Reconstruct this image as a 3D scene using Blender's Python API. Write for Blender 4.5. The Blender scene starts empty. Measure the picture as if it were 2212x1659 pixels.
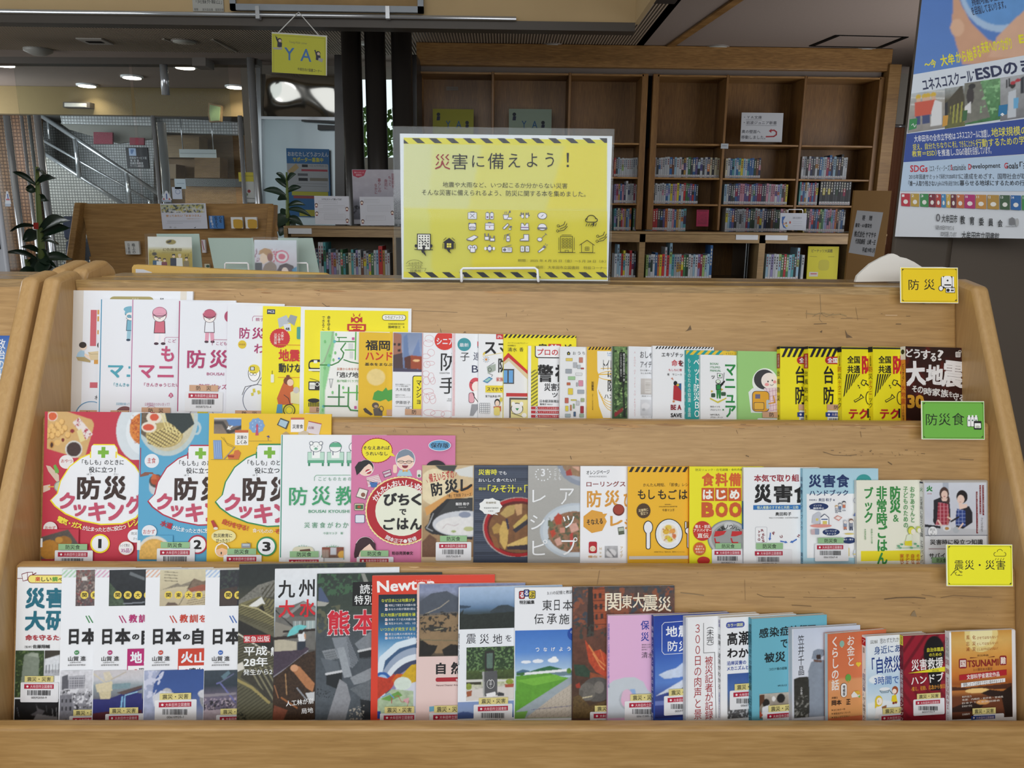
import bpy,bmesh,math,random
import numpy as np
from mathutils import Matrix,Vector
random.seed(7)
SC=bpy.context.scene
COL=SC.collection

# ------------------------------------------------------------------ camera
F,CW,CH=1662.0,2212,1659
def _rot():
 p,y,r=.2144,-.0156,.0106
 return np.array((Matrix.Rotation(y,3,'Z')@Matrix.Rotation(math.pi/2-p,3,'X')@Matrix.Rotation(r,3,'Z')))
RC=_rot();EYE=np.array([0,0,1.40])
cam=bpy.data.objects.new('camera',bpy.data.cameras.new('camera'));COL.objects.link(cam)
cam.data.sensor_width=36;cam.data.lens=36*F/CW;cam.data.clip_start=.05;cam.data.clip_end=100
M4=Matrix(RC.tolist()).to_4x4();M4.translation=EYE.tolist();cam.matrix_world=M4
SC.camera=cam

# ------------------------------------------------------------------ light
vs=SC.view_settings
vs.view_transform='Standard';vs.look='None';vs.exposure=0.0;vs.gamma=1;vs.use_curve_mapping=False
wd=bpy.data.worlds.new('sky');SC.world=wd;wd.use_nodes=True
bg=wd.node_tree.nodes['Background'];bg.inputs[0].default_value=(.93,.97,1.0,1);bg.inputs[1].default_value=1.35
def area(name,loc,target,sx,sy,power,col=(1,1,1)):
 l=bpy.data.lights.new(name,'AREA');l.shape='RECTANGLE';l.size=sx;l.size_y=sy;l.energy=power;l.color=col
 o=bpy.data.objects.new(name,l);COL.objects.link(o);o.location=loc
 d=Vector(target)-Vector(loc);o.rotation_euler=d.to_track_quat('-Z','Y').to_euler();return o
area('window_daylight',(0.2,-3.3,3.0),(0,1.3,.9),6.5,2.4,142,(.99,.99,1.0))
area('ceiling_daylight',(0.0,.6,3.72),(0,.9,0),3.4,3.0,26,(1,1,1.0))
area('right_rear_fill',(3.4,4.7,1.5),(0,5.0,1.8),2.4,1.8,42,(.97,.97,1.0))  # added lamp lifting the rear ceiling and bookcases; only the curtain hints at a window
area('left_rear_fill',(-6.2,4.4,1.6),(0,5.2,1.9),2.6,1.8,85,(.93,.97,1.0))  # added lamp brightening the rear zone from the left, no window built there
area('lobby_daylight',(-6.0,8.6,2.2),(-4,10.4,1.3),1.6,1.6,48,(.9,.96,1.0))

# ------------------------------------------------------------------ projection helpers
def ray(x,y):
 d=RC@np.array([(x-CW/2)/F,-(y-CH/2)/F,-1.0]);return d
def atY(x,y,Y):d=ray(x,y);return Vector(EYE+d*(Y/d[1]))
def atZ(x,y,Z):d=ray(x,y);return Vector(EYE+d*((Z-EYE[2])/d[2]))
def atX(x,y,X):d=ray(x,y);return Vector(EYE+d*(X/d[0]))
def proj(p):
 c=RC.T@(np.array(p)-EYE);return(CW/2+F*c[0]/-c[2],CH/2-F*c[1]/-c[2])
def lin(h):
 if not isinstance(h,str):return np.array(h[:3],float)
 h=h.lstrip('#');c=np.array([int(h[i:i+2],16)/255 for i in(0,2,4)])
 return np.where(c<=.04045,c/12.92,((c+.055)/1.055)**2.4)

# ------------------------------------------------------------------ materials
MATS={}
def nodes(name):
 m=bpy.data.materials.new(name);m.use_nodes=True;nt=m.node_tree
 return m,nt,nt.nodes['Principled BSDF']
def plain(name,col,rough=.5,metal=0,spec=.5,**kw):
 if name in MATS:return MATS[name]
 m,nt,b=nodes(name);c=lin(col)
 n=nt.nodes.new('ShaderNodeTexNoise');n.inputs['Scale'].default_value=kw.get('ns',18)
 tc=nt.nodes.new('ShaderNodeTexCoord');nt.links.new(tc.outputs['Object'],n.inputs['Vector'])
 mx=nt.nodes.new('ShaderNodeMix');mx.data_type='RGBA';v=kw.get('var',.06)
 mx.inputs[6].default_value=(*(c*(1-v)),1);mx.inputs[7].default_value=(*np.clip(c*(1+v),0,1),1)
 nt.links.new(n.outputs['Fac'],mx.inputs[0]);nt.links.new(mx.outputs[2],b.inputs['Base Color'])
 b.inputs['Roughness'].default_value=rough;b.inputs['Metallic'].default_value=metal
 b.inputs['Specular IOR Level'].default_value=spec
 if kw.get('bump'):
  bp=nt.nodes.new('ShaderNodeBump');bp.inputs['Strength'].default_value=kw['bump'];bp.inputs['Distance'].default_value=.002
  nt.links.new(n.outputs['Fac'],bp.inputs['Height']);nt.links.new(bp.outputs[0],b.inputs['Normal'])
 if 'trans' in kw:b.inputs['Transmission Weight'].default_value=kw['trans']
 if 'alpha' in kw:b.inputs['Alpha'].default_value=kw['alpha']
 MATS[name]=m;return m
def emit(name,col,s):
 if name in MATS:return MATS[name]
 m,nt,b=nodes(name);b.inputs['Emission Color'].default_value=(*lin(col),1);b.inputs['Emission Strength'].default_value=s
 MATS[name]=m;return m
def wood(name,c1,c2,c3,axis='X',rough=.38,scale=1.0,wear=0.0,spec=.4):
 """fine stretched grain + broad tone + optional dark wear specks"""
 if name in MATS:return MATS[name]
 m,nt,b=nodes(name);N=nt.nodes;L=nt.links
 tc=N.new('ShaderNodeTexCoord');mp=N.new('ShaderNodeMapping');L.new(tc.outputs['Object'],mp.inputs[0])
 s=[210*scale]*3;s['XYZ'.index(axis)]=16*scale;mp.inputs['Scale'].default_value=s
 n1=N.new('ShaderNodeTexNoise');n1.inputs['Scale'].default_value=1;n1.inputs['Detail'].default_value=5;n1.inputs['Distortion'].default_value=.5;L.new(mp.outputs[0],n1.inputs[0])
 mp2=N.new('ShaderNodeMapping');L.new(tc.outputs['Object'],mp2.inputs[0])
 s2=[14*scale]*3;s2['XYZ'.index(axis)]=1.1*scale;mp2.inputs['Scale'].default_value=s2
 n2=N.new('ShaderNodeTexNoise');n2.inputs['Scale'].default_value=1;n2.inputs['Detail'].default_value=3;L.new(mp2.outputs[0],n2.inputs[0])
 ad=N.new('ShaderNodeMath');ad.operation='MULTIPLY_ADD';ad.inputs[1].default_value=.42;L.new(n2.outputs['Fac'],ad.inputs[0])
 ml=N.new('ShaderNodeMath');ml.operation='MULTIPLY';ml.inputs[1].default_value=.58;L.new(n1.outputs['Fac'],ml.inputs[0]);L.new(ml.outputs[0],ad.inputs[2])
 cr=N.new('ShaderNodeValToRGB');L.new(ad.outputs[0],cr.inputs[0])
 e=cr.color_ramp.elements;e[0].position=.34;e[0].color=(*lin(c1),1);e[1].position=.66;e[1].color=(*lin(c3),1)
 q=e.new(.5);q.color=(*lin(c2),1)
 out=cr.outputs[0]
 if wear:
  mp3=N.new('ShaderNodeMapping');L.new(tc.outputs['Object'],mp3.inputs[0]);s3=[46]*3;s3['XYZ'.index(axis)]=20;mp3.inputs['Scale'].default_value=s3
  n3=N.new('ShaderNodeTexNoise');n3.inputs['Scale'].default_value=1;n3.inputs['Detail'].default_value=4;n3.inputs['Roughness'].default_value=.7;L.new(mp3.outputs[0],n3.inputs[0])
  c3r=N.new('ShaderNodeValToRGB');L.new(n3.outputs['Fac'],c3r.inputs[0]);c3r.color_ramp.elements[0].position=.735;c3r.color_ramp.elements[1].position=.765
  mf=N.new('ShaderNodeMath');mf.operation='MULTIPLY';mf.inputs[1].default_value=wear;L.new(c3r.outputs[0],mf.inputs[0])
  mx=N.new('ShaderNodeMix');mx.data_type='RGBA';L.new(mf.outputs[0],mx.inputs[0]);L.new(out,mx.inputs[6]);mx.inputs[7].default_value=(*lin('4a3d2e'),1)
  out=mx.outputs[2]
 L.new(out,b.inputs['Base Color']);b.inputs['Roughness'].default_value=rough;b.inputs['Specular IOR Level'].default_value=spec
 bp=N.new('ShaderNodeBump');bp.inputs['Strength'].default_value=.12;bp.inputs['Distance'].default_value=.001;L.new(n1.outputs['Fac'],bp.inputs['Height']);L.new(bp.outputs[0],b.inputs['Normal'])
 MATS[name]=m;return m
def printmat(name,rough,coat=0):
 m,nt,b=nodes(name);a=nt.nodes.new('ShaderNodeAttribute');a.attribute_name='Col'
 nt.links.new(a.outputs['Color'],b.inputs['Base Color']);b.inputs['Roughness'].default_value=rough
 b.inputs['Specular IOR Level'].default_value=.35;b.inputs['Coat Weight'].default_value=coat;b.inputs['Coat Roughness'].default_value=.25
 MATS[name]=m;return m
PRINT=printmat('printed_paper',.5,.0);PAGES=plain('page_edges','e8e6e0',.8,spec=.1,var=.05,ns=300)
BEECH=wood('beech_boards','9f7b4b','ae8955','bb9662','X',.36,1.0,.55)
BEECH_S=wood('beech_side','b7925f','be9966','c5a16e','Z',.34,.8,.0)
BEECH_T=wood('beech_top','8c7048','a48555','bf9f6d','X',.22,1.6,.35)
OAK=wood('dark_stained_oak','604220','74522a','876334','Z',.42,.7)
OAKX=wood('oak_shelf_edge','6a4c28','866236','a07a48','X',.4,.8)
OAKL=wood('light_oak','7c6444','8f7550','a0865c','X',.4,.6)
OAKR=wood('rear_rack_oak','75562e','866538','967446','X',.45,.6)

# ------------------------------------------------------------------ object helpers
def tag(o,label=None,cat=None,group=None,kind=None):
 for k,v in(('label',label),('category',cat),('group',group),('kind',kind)):
  if v:o[k]=v
 return o
def empty(name,loc=(0,0,0),label=None,cat=None,group=None,mat=None):
 o=bpy.data.objects.new(name,None);COL.objects.link(o);o.empty_display_size=.05
 if mat is not None:o.matrix_world=mat
 else:o.location=loc
 return tag(o,label,cat,group)
bpy_children=[]
def mk(name,V,Fc,mat,parent=None,cols=None,world=False,smooth=False,bevel=0,seg=2):
 """mesh object; coordinates are the parent's local ones (world=True: given in world space)"""
 me=bpy.data.meshes.new(name)
 if world and parent is not None:
  inv=parent.matrix_basis.inverted();V=[inv@Vector(v)for v in V]
 me.from_pydata([tuple(v)for v in V],[],Fc);me.validate(clean_customdata=False)
 if cols is not None:
  ca=me.color_attributes.new('Col','FLOAT_COLOR','CORNER')
  arr=np.ones((len(me.loops),4),np.float32);arr[:,:3]=cols[:len(me.loops)];ca.data.foreach_set('color',arr.ravel())
 me.materials.append(mat)
 if smooth:me.shade_smooth()
 o=bpy.data.objects.new(name,me);COL.objects.link(o)
 if parent is not None:o.parent=parent
 if bevel:
  m=o.modifiers.new('b','BEVEL');m.width=bevel;m.segments=seg;m.limit_method='ANGLE'
  me.shade_smooth()
  if hasattr(me,'set_sharp_from_angle'):me.set_sharp_from_angle(angle=math.radians(50))
 return o
BF=[(0,3,2,1),(4,5,6,7),(0,1,5,4),(1,2,6,5),(2,3,7,6),(3,0,4,7)]
def bxv(x0,y0,z0,x1,y1,z1):return[(x0,y0,z0),(x1,y0,z0),(x1,y1,z0),(x0,y1,z0),(x0,y0,z1),(x1,y0,z1),(x1,y1,z1),(x0,y1,z1)]
def box(name,a,b,mat,parent=None,world=True,bevel=0,**k):
 a,b=[min(p,q)for p,q in zip(a,b)],[max(p,q)for p,q in zip(a,b)]
 return mk(name,bxv(*a,*b),BF,mat,parent,world=world,bevel=bevel,**k)
def prismX(name,prof,x0,x1,mat,parent=None,bevel=0,seg=2,world=True):
 """prof = list of (Y,Z), extruded along X"""
 n=len(prof);V=[(x0,y,z)for y,z in prof]+[(x1,y,z)for y,z in prof]
 ar=sum(prof[i][0]*prof[(i+1)%n][1]-prof[(i+1)%n][0]*prof[i][1]for i in range(n))
 A,B=tuple(range(n)),tuple(range(n,2*n))
 Fc=[A[::-1],B]+[(i,(i+1)%n,n+(i+1)%n,n+i)for i in range(n)]
 if ar<0:Fc=[f[::-1]for f in Fc]
 return mk(name,V,Fc,mat,parent,world=world,bevel=bevel,seg=seg)
def tubev(pts,r,n=10):
 pts=[Vector(p)for p in pts];V=[];Fc=[]
 for i,p in enumerate(pts):
  t=(pts[min(i+1,len(pts)-1)]-pts[max(i-1,0)]).normalized()
  a=t.cross(Vector((0,0,1)));a=a if a.length>.1 else t.cross(Vector((0,1,0)));a.normalize();b=t.cross(a)
  rr=r[i]if isinstance(r,(list,tuple))else r
  for k in range(n):th=2*math.pi*k/n;V.append(p+a*(rr*math.cos(th))+b*(rr*math.sin(th)))
 for i in range(len(pts)-1):
  for k in range(n):q=i*n;Fc.append((q+k,q+n+k,q+n+(k+1)%n,q+(k+1)%n))
 Fc.append(tuple(range(n)));Fc.append(tuple(range((len(pts)-1)*n,len(pts)*n))[::-1])
 return V,Fc
def tube(name,pts,r,mat,parent=None,n=10,world=True):
 V,Fc=tubev(pts,r,n);return mk(name,V,Fc,mat,parent,world=world,smooth=True)

# ------------------------------------------------------------------ flat print (ink lying on a real flat surface)
class Surf:
 """a flat rectangle in space: origin o (bottom left), unit U, V, outward N, size w x h"""
 def __init__(s,o,U,V,w,h):
  s.o,s.U,s.V=np.array(o,float),np.array(U,float),np.array(V,float);s.N=np.cross(s.U,s.V);s.w,s.h=w,h
  c=s.o+s.U*w*.4+s.V*h*.55;p0=proj(c);p1=proj(c+s.U*.01);p2=proj(c+s.V*.01)
  s.ky=(p1[1]-p0[1])/(p1[0]-p0[0]);s.kx=(p2[0]-p0[0])/(p2[1]-p0[1])
 def uv(s,P,zoff=0):
  P=np.asarray(P,float);D=np.stack([(P[:,0]-CW/2)/F,-(P[:,1]-CH/2)/F,-np.ones(len(P))],1)@RC.T
  o=s.o;t=((o-EYE)@s.N)/(D@s.N);X=EYE+D*t[:,None]-s.o
  return np.stack([X@s.U,X@s.V],1)
 def matrix(s):
  m=np.eye(4);m[:3,0]=s.U;m[:3,1]=-s.N;m[:3,2]=s.V;m[:3,3]=s.o;return Matrix(m.tolist())
_glyph={}
def glyph(s,b):
 k=s
 if k not in _glyph:
  c=bpy.data.curves.new('t','FONT');c.body=s;c.resolution_u=2
  o=bpy.data.objects.new('t',c);m=o.to_mesh()
  V=np.array([v.co[:2]for v in m.vertices])if len(m.vertices)else np.zeros((0,2));Fc=[tuple(p.vertices)for p in m.polygons]
  o.to_mesh_clear();bpy.data.objects.remove(o);bpy.data.curves.remove(c);_glyph[k]=(V,Fc)
 return _glyph[k]
class Noise:
 def __init__(s,seed):s.r=np.random.RandomState(seed)
 def f(s,h,w,sc,oct=3):
  out=np.zeros((h,w));a=1;tot=0
  for o in range(oct):
   gh,gw=max(2,int(h/sc)+2),max(2,int(w/sc)+2);g=s.r.rand(gh,gw)
   yy=np.linspace(0,gh-1.001,h);xx=np.linspace(0,gw-1.001,w);yi=yy.astype(int);xi=xx.astype(int);fy=(yy-yi)[:,None];fx=(xx-xi)[None]
   fy=fy*fy*(3-2*fy);fx=fx*fx*(3-2*fx)
   g00=g[yi][:,xi];g01=g[yi][:,xi+1];g10=g[yi+1][:,xi];g11=g[yi+1][:,xi+1]
   out+=a*((g00*(1-fx)+g01*fx)*(1-fy)+(g10*(1-fx)+g11*fx)*fy);tot+=a;a*=.6;sc=max(1.2,sc/2)
  return out/tot*2-1
def inpoly(X,Y,pts):
 r=np.zeros(X.shape,bool);n=len(pts)
 for i in range(n):
  x0,y0=pts[i];x1,y1=pts[(i+1)%n]
  if y0==y1:continue
  r^=((y0>Y)!=(y1>Y))&(X<(x1-x0)*(Y-y0)/(y1-y0)+x0)
 return r
KF=1.0;DBG=0;AW,TF=3.0,.72
class Ink:
 def __init__(s,S,k=1.0,dz=4e-5,z0=1e-4):
  s.S=S;s.V=[];s.F=[];s.C=[];s.nv=0;s.z=z0;s.dz=dz;s.k=k
 def glyphs(s,P,faces,col,bx,by,ax,ay): # bold lettering: the same glyph laid down four times, a hair apart
  of=[(0,0)]if max(bx,by)<1e-6 else[(-bx,-by),(bx,by),(-bx,by),(bx,-by)]
  d=s.dz
  for i,(u,v)in enumerate(of):s.put(P+[u,v],faces,col,ax,ay);s.dz=1.2e-5
  s.dz=d
 def put(s,P,faces,col,ax=None,ay=None,vcol=None,clamp=True):
  P=np.asarray(P,float)
  if len(P)==0:return
  ax=P[:,0].min()if ax is None else ax;ay=(P[:,1].min()+P[:,1].max())/2 if ay is None else ay
  Q=np.stack([P[:,0]+s.S.kx*(P[:,1]-ay),P[:,1]+s.S.ky*(P[:,0]-ax)],1)
  L=s.S.uv(Q)
  if clamp:L[:,0]=np.clip(L[:,0],0,s.S.w);L[:,1]=np.clip(L[:,1],0,s.S.h)
  s.z+=s.dz
  s.V+=[(u,-s.z,v)for u,v in L]
  c=None if vcol is not None else np.clip(lin(col)*KF*s.k,0,.95)
  for f in faces:
   s.F.append(tuple(i+s.nv for i in f));s.C.append(np.tile(c,(len(f),1))if vcol is None else vcol[list(f)])
  s.nv+=len(P)
 def item(s,it):
  k=it[0]
  if k=='K':s.S.ky=it[1]
  elif k=='R':_,x0,y0,x1,y1,c=it;s.put([(x0,y1),(x1,y1),(x1,y0),(x0,y0)],[(0,1,2,3)],c)
  elif k=='P':s.put([(x,y)for x,y in it[1]],[tuple(range(len(it[1])))],it[2])
  elif k=='E':
   _,cx,cy,rx,ry,c=it[:6];n=14 if max(rx,ry)<12 else 30
   s.put([(cx+rx*math.cos(2*math.pi*i/n),cy-ry*math.sin(2*math.pi*i/n))for i in range(n)],[tuple(range(n))],c)
  elif k=='B': # burst / scalloped disc: cx,cy,rx,ry,col,teeth,depth
   _,cx,cy,rx,ry,c,n,d=it
   s.put([(cx+rx*(1-d*(i%2))*math.cos(math.pi*i/n),cy-ry*(1-d*(i%2))*math.sin(math.pi*i/n))for i in range(2*n)],[tuple(range(2*n))],c)
  elif k=='O': # ring, optional arc a0,a1 in degrees (ccw from right)
   _,cx,cy,rx,ry,w,c=it[:7];a0,a1=it[7:9]if len(it)>7 else(0,360);n=14 if max(rx,ry)<12 else 30;P=[]
   for i in range(n+1):
    a=math.radians(a0+(a1-a0)*i/n)
    for r in(-w/2,w/2):P.append((cx+(rx+r)*math.cos(a),cy-(ry+r)*math.sin(a)))
   s.put(P,[(2*i,2*i+1,2*i+3,2*i+2)for i in range(n)],c)
  elif k=='L':
   _,pts,w,c=it;P=[];Fc=[]
   for(xa,ya),(xb,yb)in zip(pts,pts[1:]):
    d=math.hypot(xb-xa,yb-ya)or 1;ux,uy=(xb-xa)/d,(yb-ya)/d;e=w*.25;n=len(P)
    P+=[(xa-ux*e-uy*w/2,ya-uy*e+ux*w/2),(xb+ux*e-uy*w/2,yb+uy*e+ux*w/2),(xb+ux*e+uy*w/2,yb+uy*e-ux*w/2),(xa-ux*e+uy*w/2,ya-uy*e-ux*w/2)]
    Fc.append((n,n+1,n+2,n+3))
   s.put(P,Fc,c)
  elif k in('Q','QO'): # rounded rect
   _,x0,y0,x1,y1,r,c=it[:7];P=[]
   for(cx,cy,a)in((x1-r,y0+r,0),(x0+r,y0+r,90),(x0+r,y1-r,180),(x1-r,y1-r,270)):
    for j in range(5):t=math.radians(a+22.5*j);P.append((cx+r*math.cos(t),cy-r*math.sin(t)))
   if k=='Q':s.put(P,[tuple(range(20))],c)
   else:s.item(('L',P+[P[0]],it[7],c))
  elif k=='T':
   _,x0,y0,x1,y1,t,c=it[:7];b=it[7]if len(it)>7 else 0;a=it[8]if len(it)>8 else 0
   V,Fc=glyph(t,b)
   if not len(V):return
   b=b*.8 if b>.006 else 0;lo,hi=V.min(0)-b,V.max(0)+b;w,h=np.maximum(hi-lo,1e-6)
   if x1 is None:x1=x0+(y1-y0)*w/h
   P=np.stack([x0+(V[:,0]-lo[0])/w*(x1-x0),y1-(V[:,1]-lo[1])/h*(y1-y0)],1)
   if a:
    cx,cy=(x0+x1)/2,(y0+y1)/2;r=math.radians(a);d=P-[cx,cy]
    P=np.stack([cx+d[:,0]*math.cos(r)+d[:,1]*math.sin(r),cy-d[:,0]*math.sin(r)+d[:,1]*math.cos(r)],1)
   s.glyphs(P,Fc,c,b/w*(x1-x0),b/h*(y1-y0),x0,(y0+y1)/2)
  elif k=='V':
   _,x0,y0,x1,y1,t,c=it[:7];b=it[7]if len(it)>7 else 0;n=len(t);ch=(y1-y0)/n;ym=(y0+y1)/2
   for i,q in enumerate(t):
    if q in ' 　':continue
    V,Fc=glyph(q,b)
    if not len(V):continue
    V=V.copy();lo,hi=V.min(0),V.max(0)
    if q in 'ー（）「」〜~-':V=np.stack([V[:,1]+.12,1-V[:,0]-.12],1)
    elif q.isascii():V[:,0]+=.5-(lo[0]+hi[0])/2
    cy=y0+ch*(i+.5);hh=ch*.5
    P=np.stack([x0+V[:,0]*(x1-x0),cy-(V[:,1]-.38)*ch*1.04],1)
    s.glyphs(P,Fc,c,b*.8*(x1-x0),b*.8*ch,x0,ym)
  elif k=='A': # text on an arc: cx,cy,rx,ry,a0,a1(deg, left to right),size,text,col,bold
   _,cx,cy,rx,ry,a0,a1,sz,t,c,b=it;n=len(t)
   for i,q in enumerate(t):
    V,Fc=glyph(q,b)
    if not len(V):continue
    a=math.radians(a0+(a1-a0)*(i+.5)/n);up=1 if a0>a1 else-1
    X=(V[:,0]-.5)*sz;Y=(V[:,1]-.38)*sz;tx,ty=math.sin(a)*up,math.cos(a)*up;nx,ny=math.cos(a)*up,-math.sin(a)*up
    P=np.stack([cx+rx*math.cos(a)+X*tx+Y*nx,cy-ry*math.sin(a)+X*ty+Y*ny],1)
    s.glyphs(P,Fc,c,b*.8*sz,b*.8*sz,P[:,0].mean(),P[:,1].mean())
  elif k=='G':
   s.photo(*it[1:])
  elif k=='H': # hazard stripes x0,y0,x1,y1,step,slant,col
   _,x0,y0,x1,y1,st,sl,c=it;x=x0
   while x<x1:
    s.item(('P',[(x,y1),(min(x+st*.5,x1),y1),(min(x+st*.5+sl,x1),y0),(min(x+sl,x1),y0)],c));x+=st
 def photo(s,x0,y0,x1,y1,grad,noise=(0,10),shapes=(),step=1.8,seed=1):
  step*=.72;w=max(3,int(abs(x1-x0)/step)+1);h=max(3,int(abs(y1-y0)/step)+1)
  X,Y=np.meshgrid(np.linspace(x0,x1,w),np.linspace(y0,y1,h));T=(Y-y0)/(y1-y0);nz=Noise(seed)
  ts=[g[0]for g in grad];cs=np.array([lin(g[1])for g in grad]);B=np.stack([np.interp(T,ts,cs[:,i])for i in range(3)],2)
  def shade(B,M,amp,sc):
   if amp:n=nz.f(h,w,sc/step);B[M]=np.clip(B[M]*(1+amp*n[M][:,None]),0,1)
  shade(B,np.ones(X.shape,bool),*noise)
  for sh in shapes:
   k=sh[0]
   if k=='e':_,cx,cy,rx,ry,c=sh[:6];M=((X-cx)/rx)**2+((Y-cy)/ry)**2<1;ex=sh[6:]
   elif k=='p':_,pts,c=sh[:3];M=inpoly(X,Y,pts);ex=sh[3:]
   elif k=='l':
    _,pts,lw,c=sh[:4];M=np.zeros(X.shape,bool);ex=sh[4:]
    for(xa,ya),(xb,yb)in zip(pts,pts[1:]):
     dx,dy=xb-xa,yb-ya;t=np.clip(((X-xa)*dx+(Y-ya)*dy)/(dx*dx+dy*dy+1e-9),0,1);M|=(X-xa-t*dx)**2+(Y-ya-t*dy)**2<(lw/2)**2
   elif k=='n': # noise blotches thresholded: (n, thr, scale, col, poly|None)
    _,thr,sc,c,pts=sh[:5];M=nz.f(h,w,sc/step)>thr;ex=sh[5:]
    if pts:M&=inpoly(X,Y,pts)
   elif k=='s': # stripes: period, duty, angle, col, poly
    _,pe,du,an,c,pts=sh[:6];a=math.radians(an);q=((X*math.cos(a)+Y*math.sin(a))/pe)%1;M=q<du;ex=sh[6:]
    if pts:M&=inpoly(X,Y,pts)
   if isinstance(c,list): # vertical gradient
    cc=np.array([lin(q)for q in c]);tt=np.linspace(0,1,len(c));ys=Y[M]
    if len(ys):t=(ys-ys.min())/(np.ptp(ys)+1e-6);B[M]=np.stack([np.interp(t,tt,cc[:,i])for i in range(3)],1)
   else:B[M]=lin(c)
   if len(ex)>=2:shade(B,M,ex[0],ex[1])
  A=np.pad(B,((1,1),(1,1),(0,0)),'edge');A=A[:-2]*.22+A[1:-1]*.56+A[2:]*.22;B=A[:,:-2]*.22+A[:,1:-1]*.56+A[:,2:]*.22
  P=np.stack([X.ravel(),Y.ravel()],1);Fc=[(r*w+c+w,r*w+c+w+1,r*w+c+1,r*w+c)for r in range(h-1)for c in range(w-1)]
  s.put(P,Fc,None,ax=x0,vcol=np.clip(B.reshape(-1,3)*KF*s.k,0,.95))
 def draw(s,items):
  for it in items:
   if it and isinstance(it,list):s.draw(it)
   elif it:s.item(it)
  return s
 def build(s,name,parent,mat=None):
  if not s.V:return None
  return mk(name,s.V,s.F,mat or PRINT,parent,cols=np.concatenate(s.C))
def flat_thing(name,S,th,base,items,label,cat,group=None,k=1.0,mat=None,part='sheet',art='printing',radius=0):
 """a flat printed object: empty + sheet with thickness + ink"""
 r=empty(name,mat=S.matrix(),label=label,cat=cat,group=group)
 c=np.clip(lin(base)*KF*k,0,.95)
 mk(part,bxv(0,0,0,S.w,th,S.h),BF,mat or PRINT,r,cols=np.tile(c,(24,1)))
 Ink(S,k).draw(items).build(art,r)
 return r
def surf_px(x0,y0,x1,y1,Y,tilt=0,yaw=0):
 """upright rectangle whose bottom-left / size come from photo corners at depth Y (tilt back, yaw radians)"""
 U=np.array([math.cos(yaw),math.sin(yaw),0]);V=np.array([-math.sin(yaw)*math.sin(tilt)*1,math.cos(yaw)*math.sin(tilt),math.cos(tilt)])
 V=V-U*(U@V);V/=np.linalg.norm(V)
 o=np.array(atY(x0,y1,Y));S=Surf(o,U,V,1,1)
 a=S.uv([(x1,y1)])[0];b=S.uv([(x0,y0)])[0];c=S.uv([(x1,y0)])[0]
 return Surf(o,U,V,(a[0]+c[0]-b[0])/2,(b[1]+c[1]-a[1])/2)
# ------------------------------------------------------------------ the setting
CZ=2.73
CEIL=plain('grey_brown_plaster','8f8279',.9,ns=60,var=.05,spec=.1)
DARKW=plain('dark_bronze_metal','3d362e',.5,ns=4,var=.1)
BEIGE=plain('beige_plaster','b39c76',.9,ns=3,var=.08,spec=.1)
CHROME=plain('polished_steel','b4b8bc',.18,.65,ns=3,var=.1)
STEEL=plain('brushed_steel','a8b0b4',.22,1,ns=2,var=.15,bump=.6)
WHITEP=plain('white_plastic','e6e8ea',.4)
BLACK=plain('black_gap','0b0a09',.8,spec=.1)
def ceil_slats():
 m,nt,b=nodes('slatted_ceiling');N=nt.nodes;L=nt.links
 tc=N.new('ShaderNodeTexCoord');w=N.new('ShaderNodeTexWave');w.bands_direction='X';w.inputs['Scale'].default_value=14;L.new(tc.outputs['Object'],w.inputs[0])
 cr=N.new('ShaderNodeValToRGB');L.new(w.outputs['Fac'],cr.inputs[0]);e=cr.color_ramp.elements
 e[0].position=.25;e[0].color=(*lin('54493c'),1);e[1].position=.5;e[1].color=(*lin('9c8b76'),1)
 L.new(cr.outputs[0],b.inputs['Base Color']);b.inputs['Roughness'].default_value=.8
 bp=N.new('ShaderNodeBump');bp.inputs['Distance'].default_value=.01;L.new(w.outputs['Fac'],bp.inputs['Height']);L.new(bp.outputs[0],b.inputs['Normal']);return m
SLAT=ceil_slats()
tag(box('floor',(-9,-4,-.1),(4.5,13,0),plain('grey_carpet','77736c',.95,ns=200,var=.2)),kind='structure')
tag(box('wall_right',(3.6,-4,0),(3.8,7.2,4),plain('taupe_wall','8a8075',.9)),kind='structure')
# low ceiling beyond the raised bay, right ceiling, raised ceiling over the display
xr=atZ(1394,100,CZ).x
tag(box('ceiling',(-9,5.14,CZ),(xr-.02,7.0,CZ+.1),SLAT),kind='structure')
cr2=atZ(1420,40,CZ).x
tag(box('ceiling',(cr2,-4,CZ),(4.5,7.2,CZ+.1),CEIL),kind='structure')
tag(box('ceiling',(-9,-4,3.8),(cr2,5.14,3.9),plain('white_ceiling','c8c4bc',.9)),kind='structure')
tag(box('ceiling',(-9,7.0,CZ+.012),(4.5,9.2,CZ+.1),plain('lobby_ceiling','84766d',.8)),kind='structure')
# bulkhead (its face, the return on the right, the dark reveal beneath)
bz=atY(700,40,5.1).z
xb=atY(1372,40,5.1).x
tag(box('wall_back',(-9,5.1,bz),(xb,5.14,3.8),BEIGE),kind='structure')
tag(box('wall_right',(xb,2.0,bz),(xb+.03,5.14,3.8),BEIGE),kind='structure')
tag(box('trim_1',(-9,5.14,CZ-.01),(xb+.05,5.22,CZ+.02),DARKW),kind='structure')
tag(box('trim_2',(xb+.03,-1,CZ-.02),(cr2+.02,5.2,CZ+.03),plain('dark_brown_reveal','2a211a',.8)),kind='structure')
tag(box('trim_3',(-9,5.09,bz-.05),(xb,5.2,bz),DARKW),kind='structure')
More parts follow.
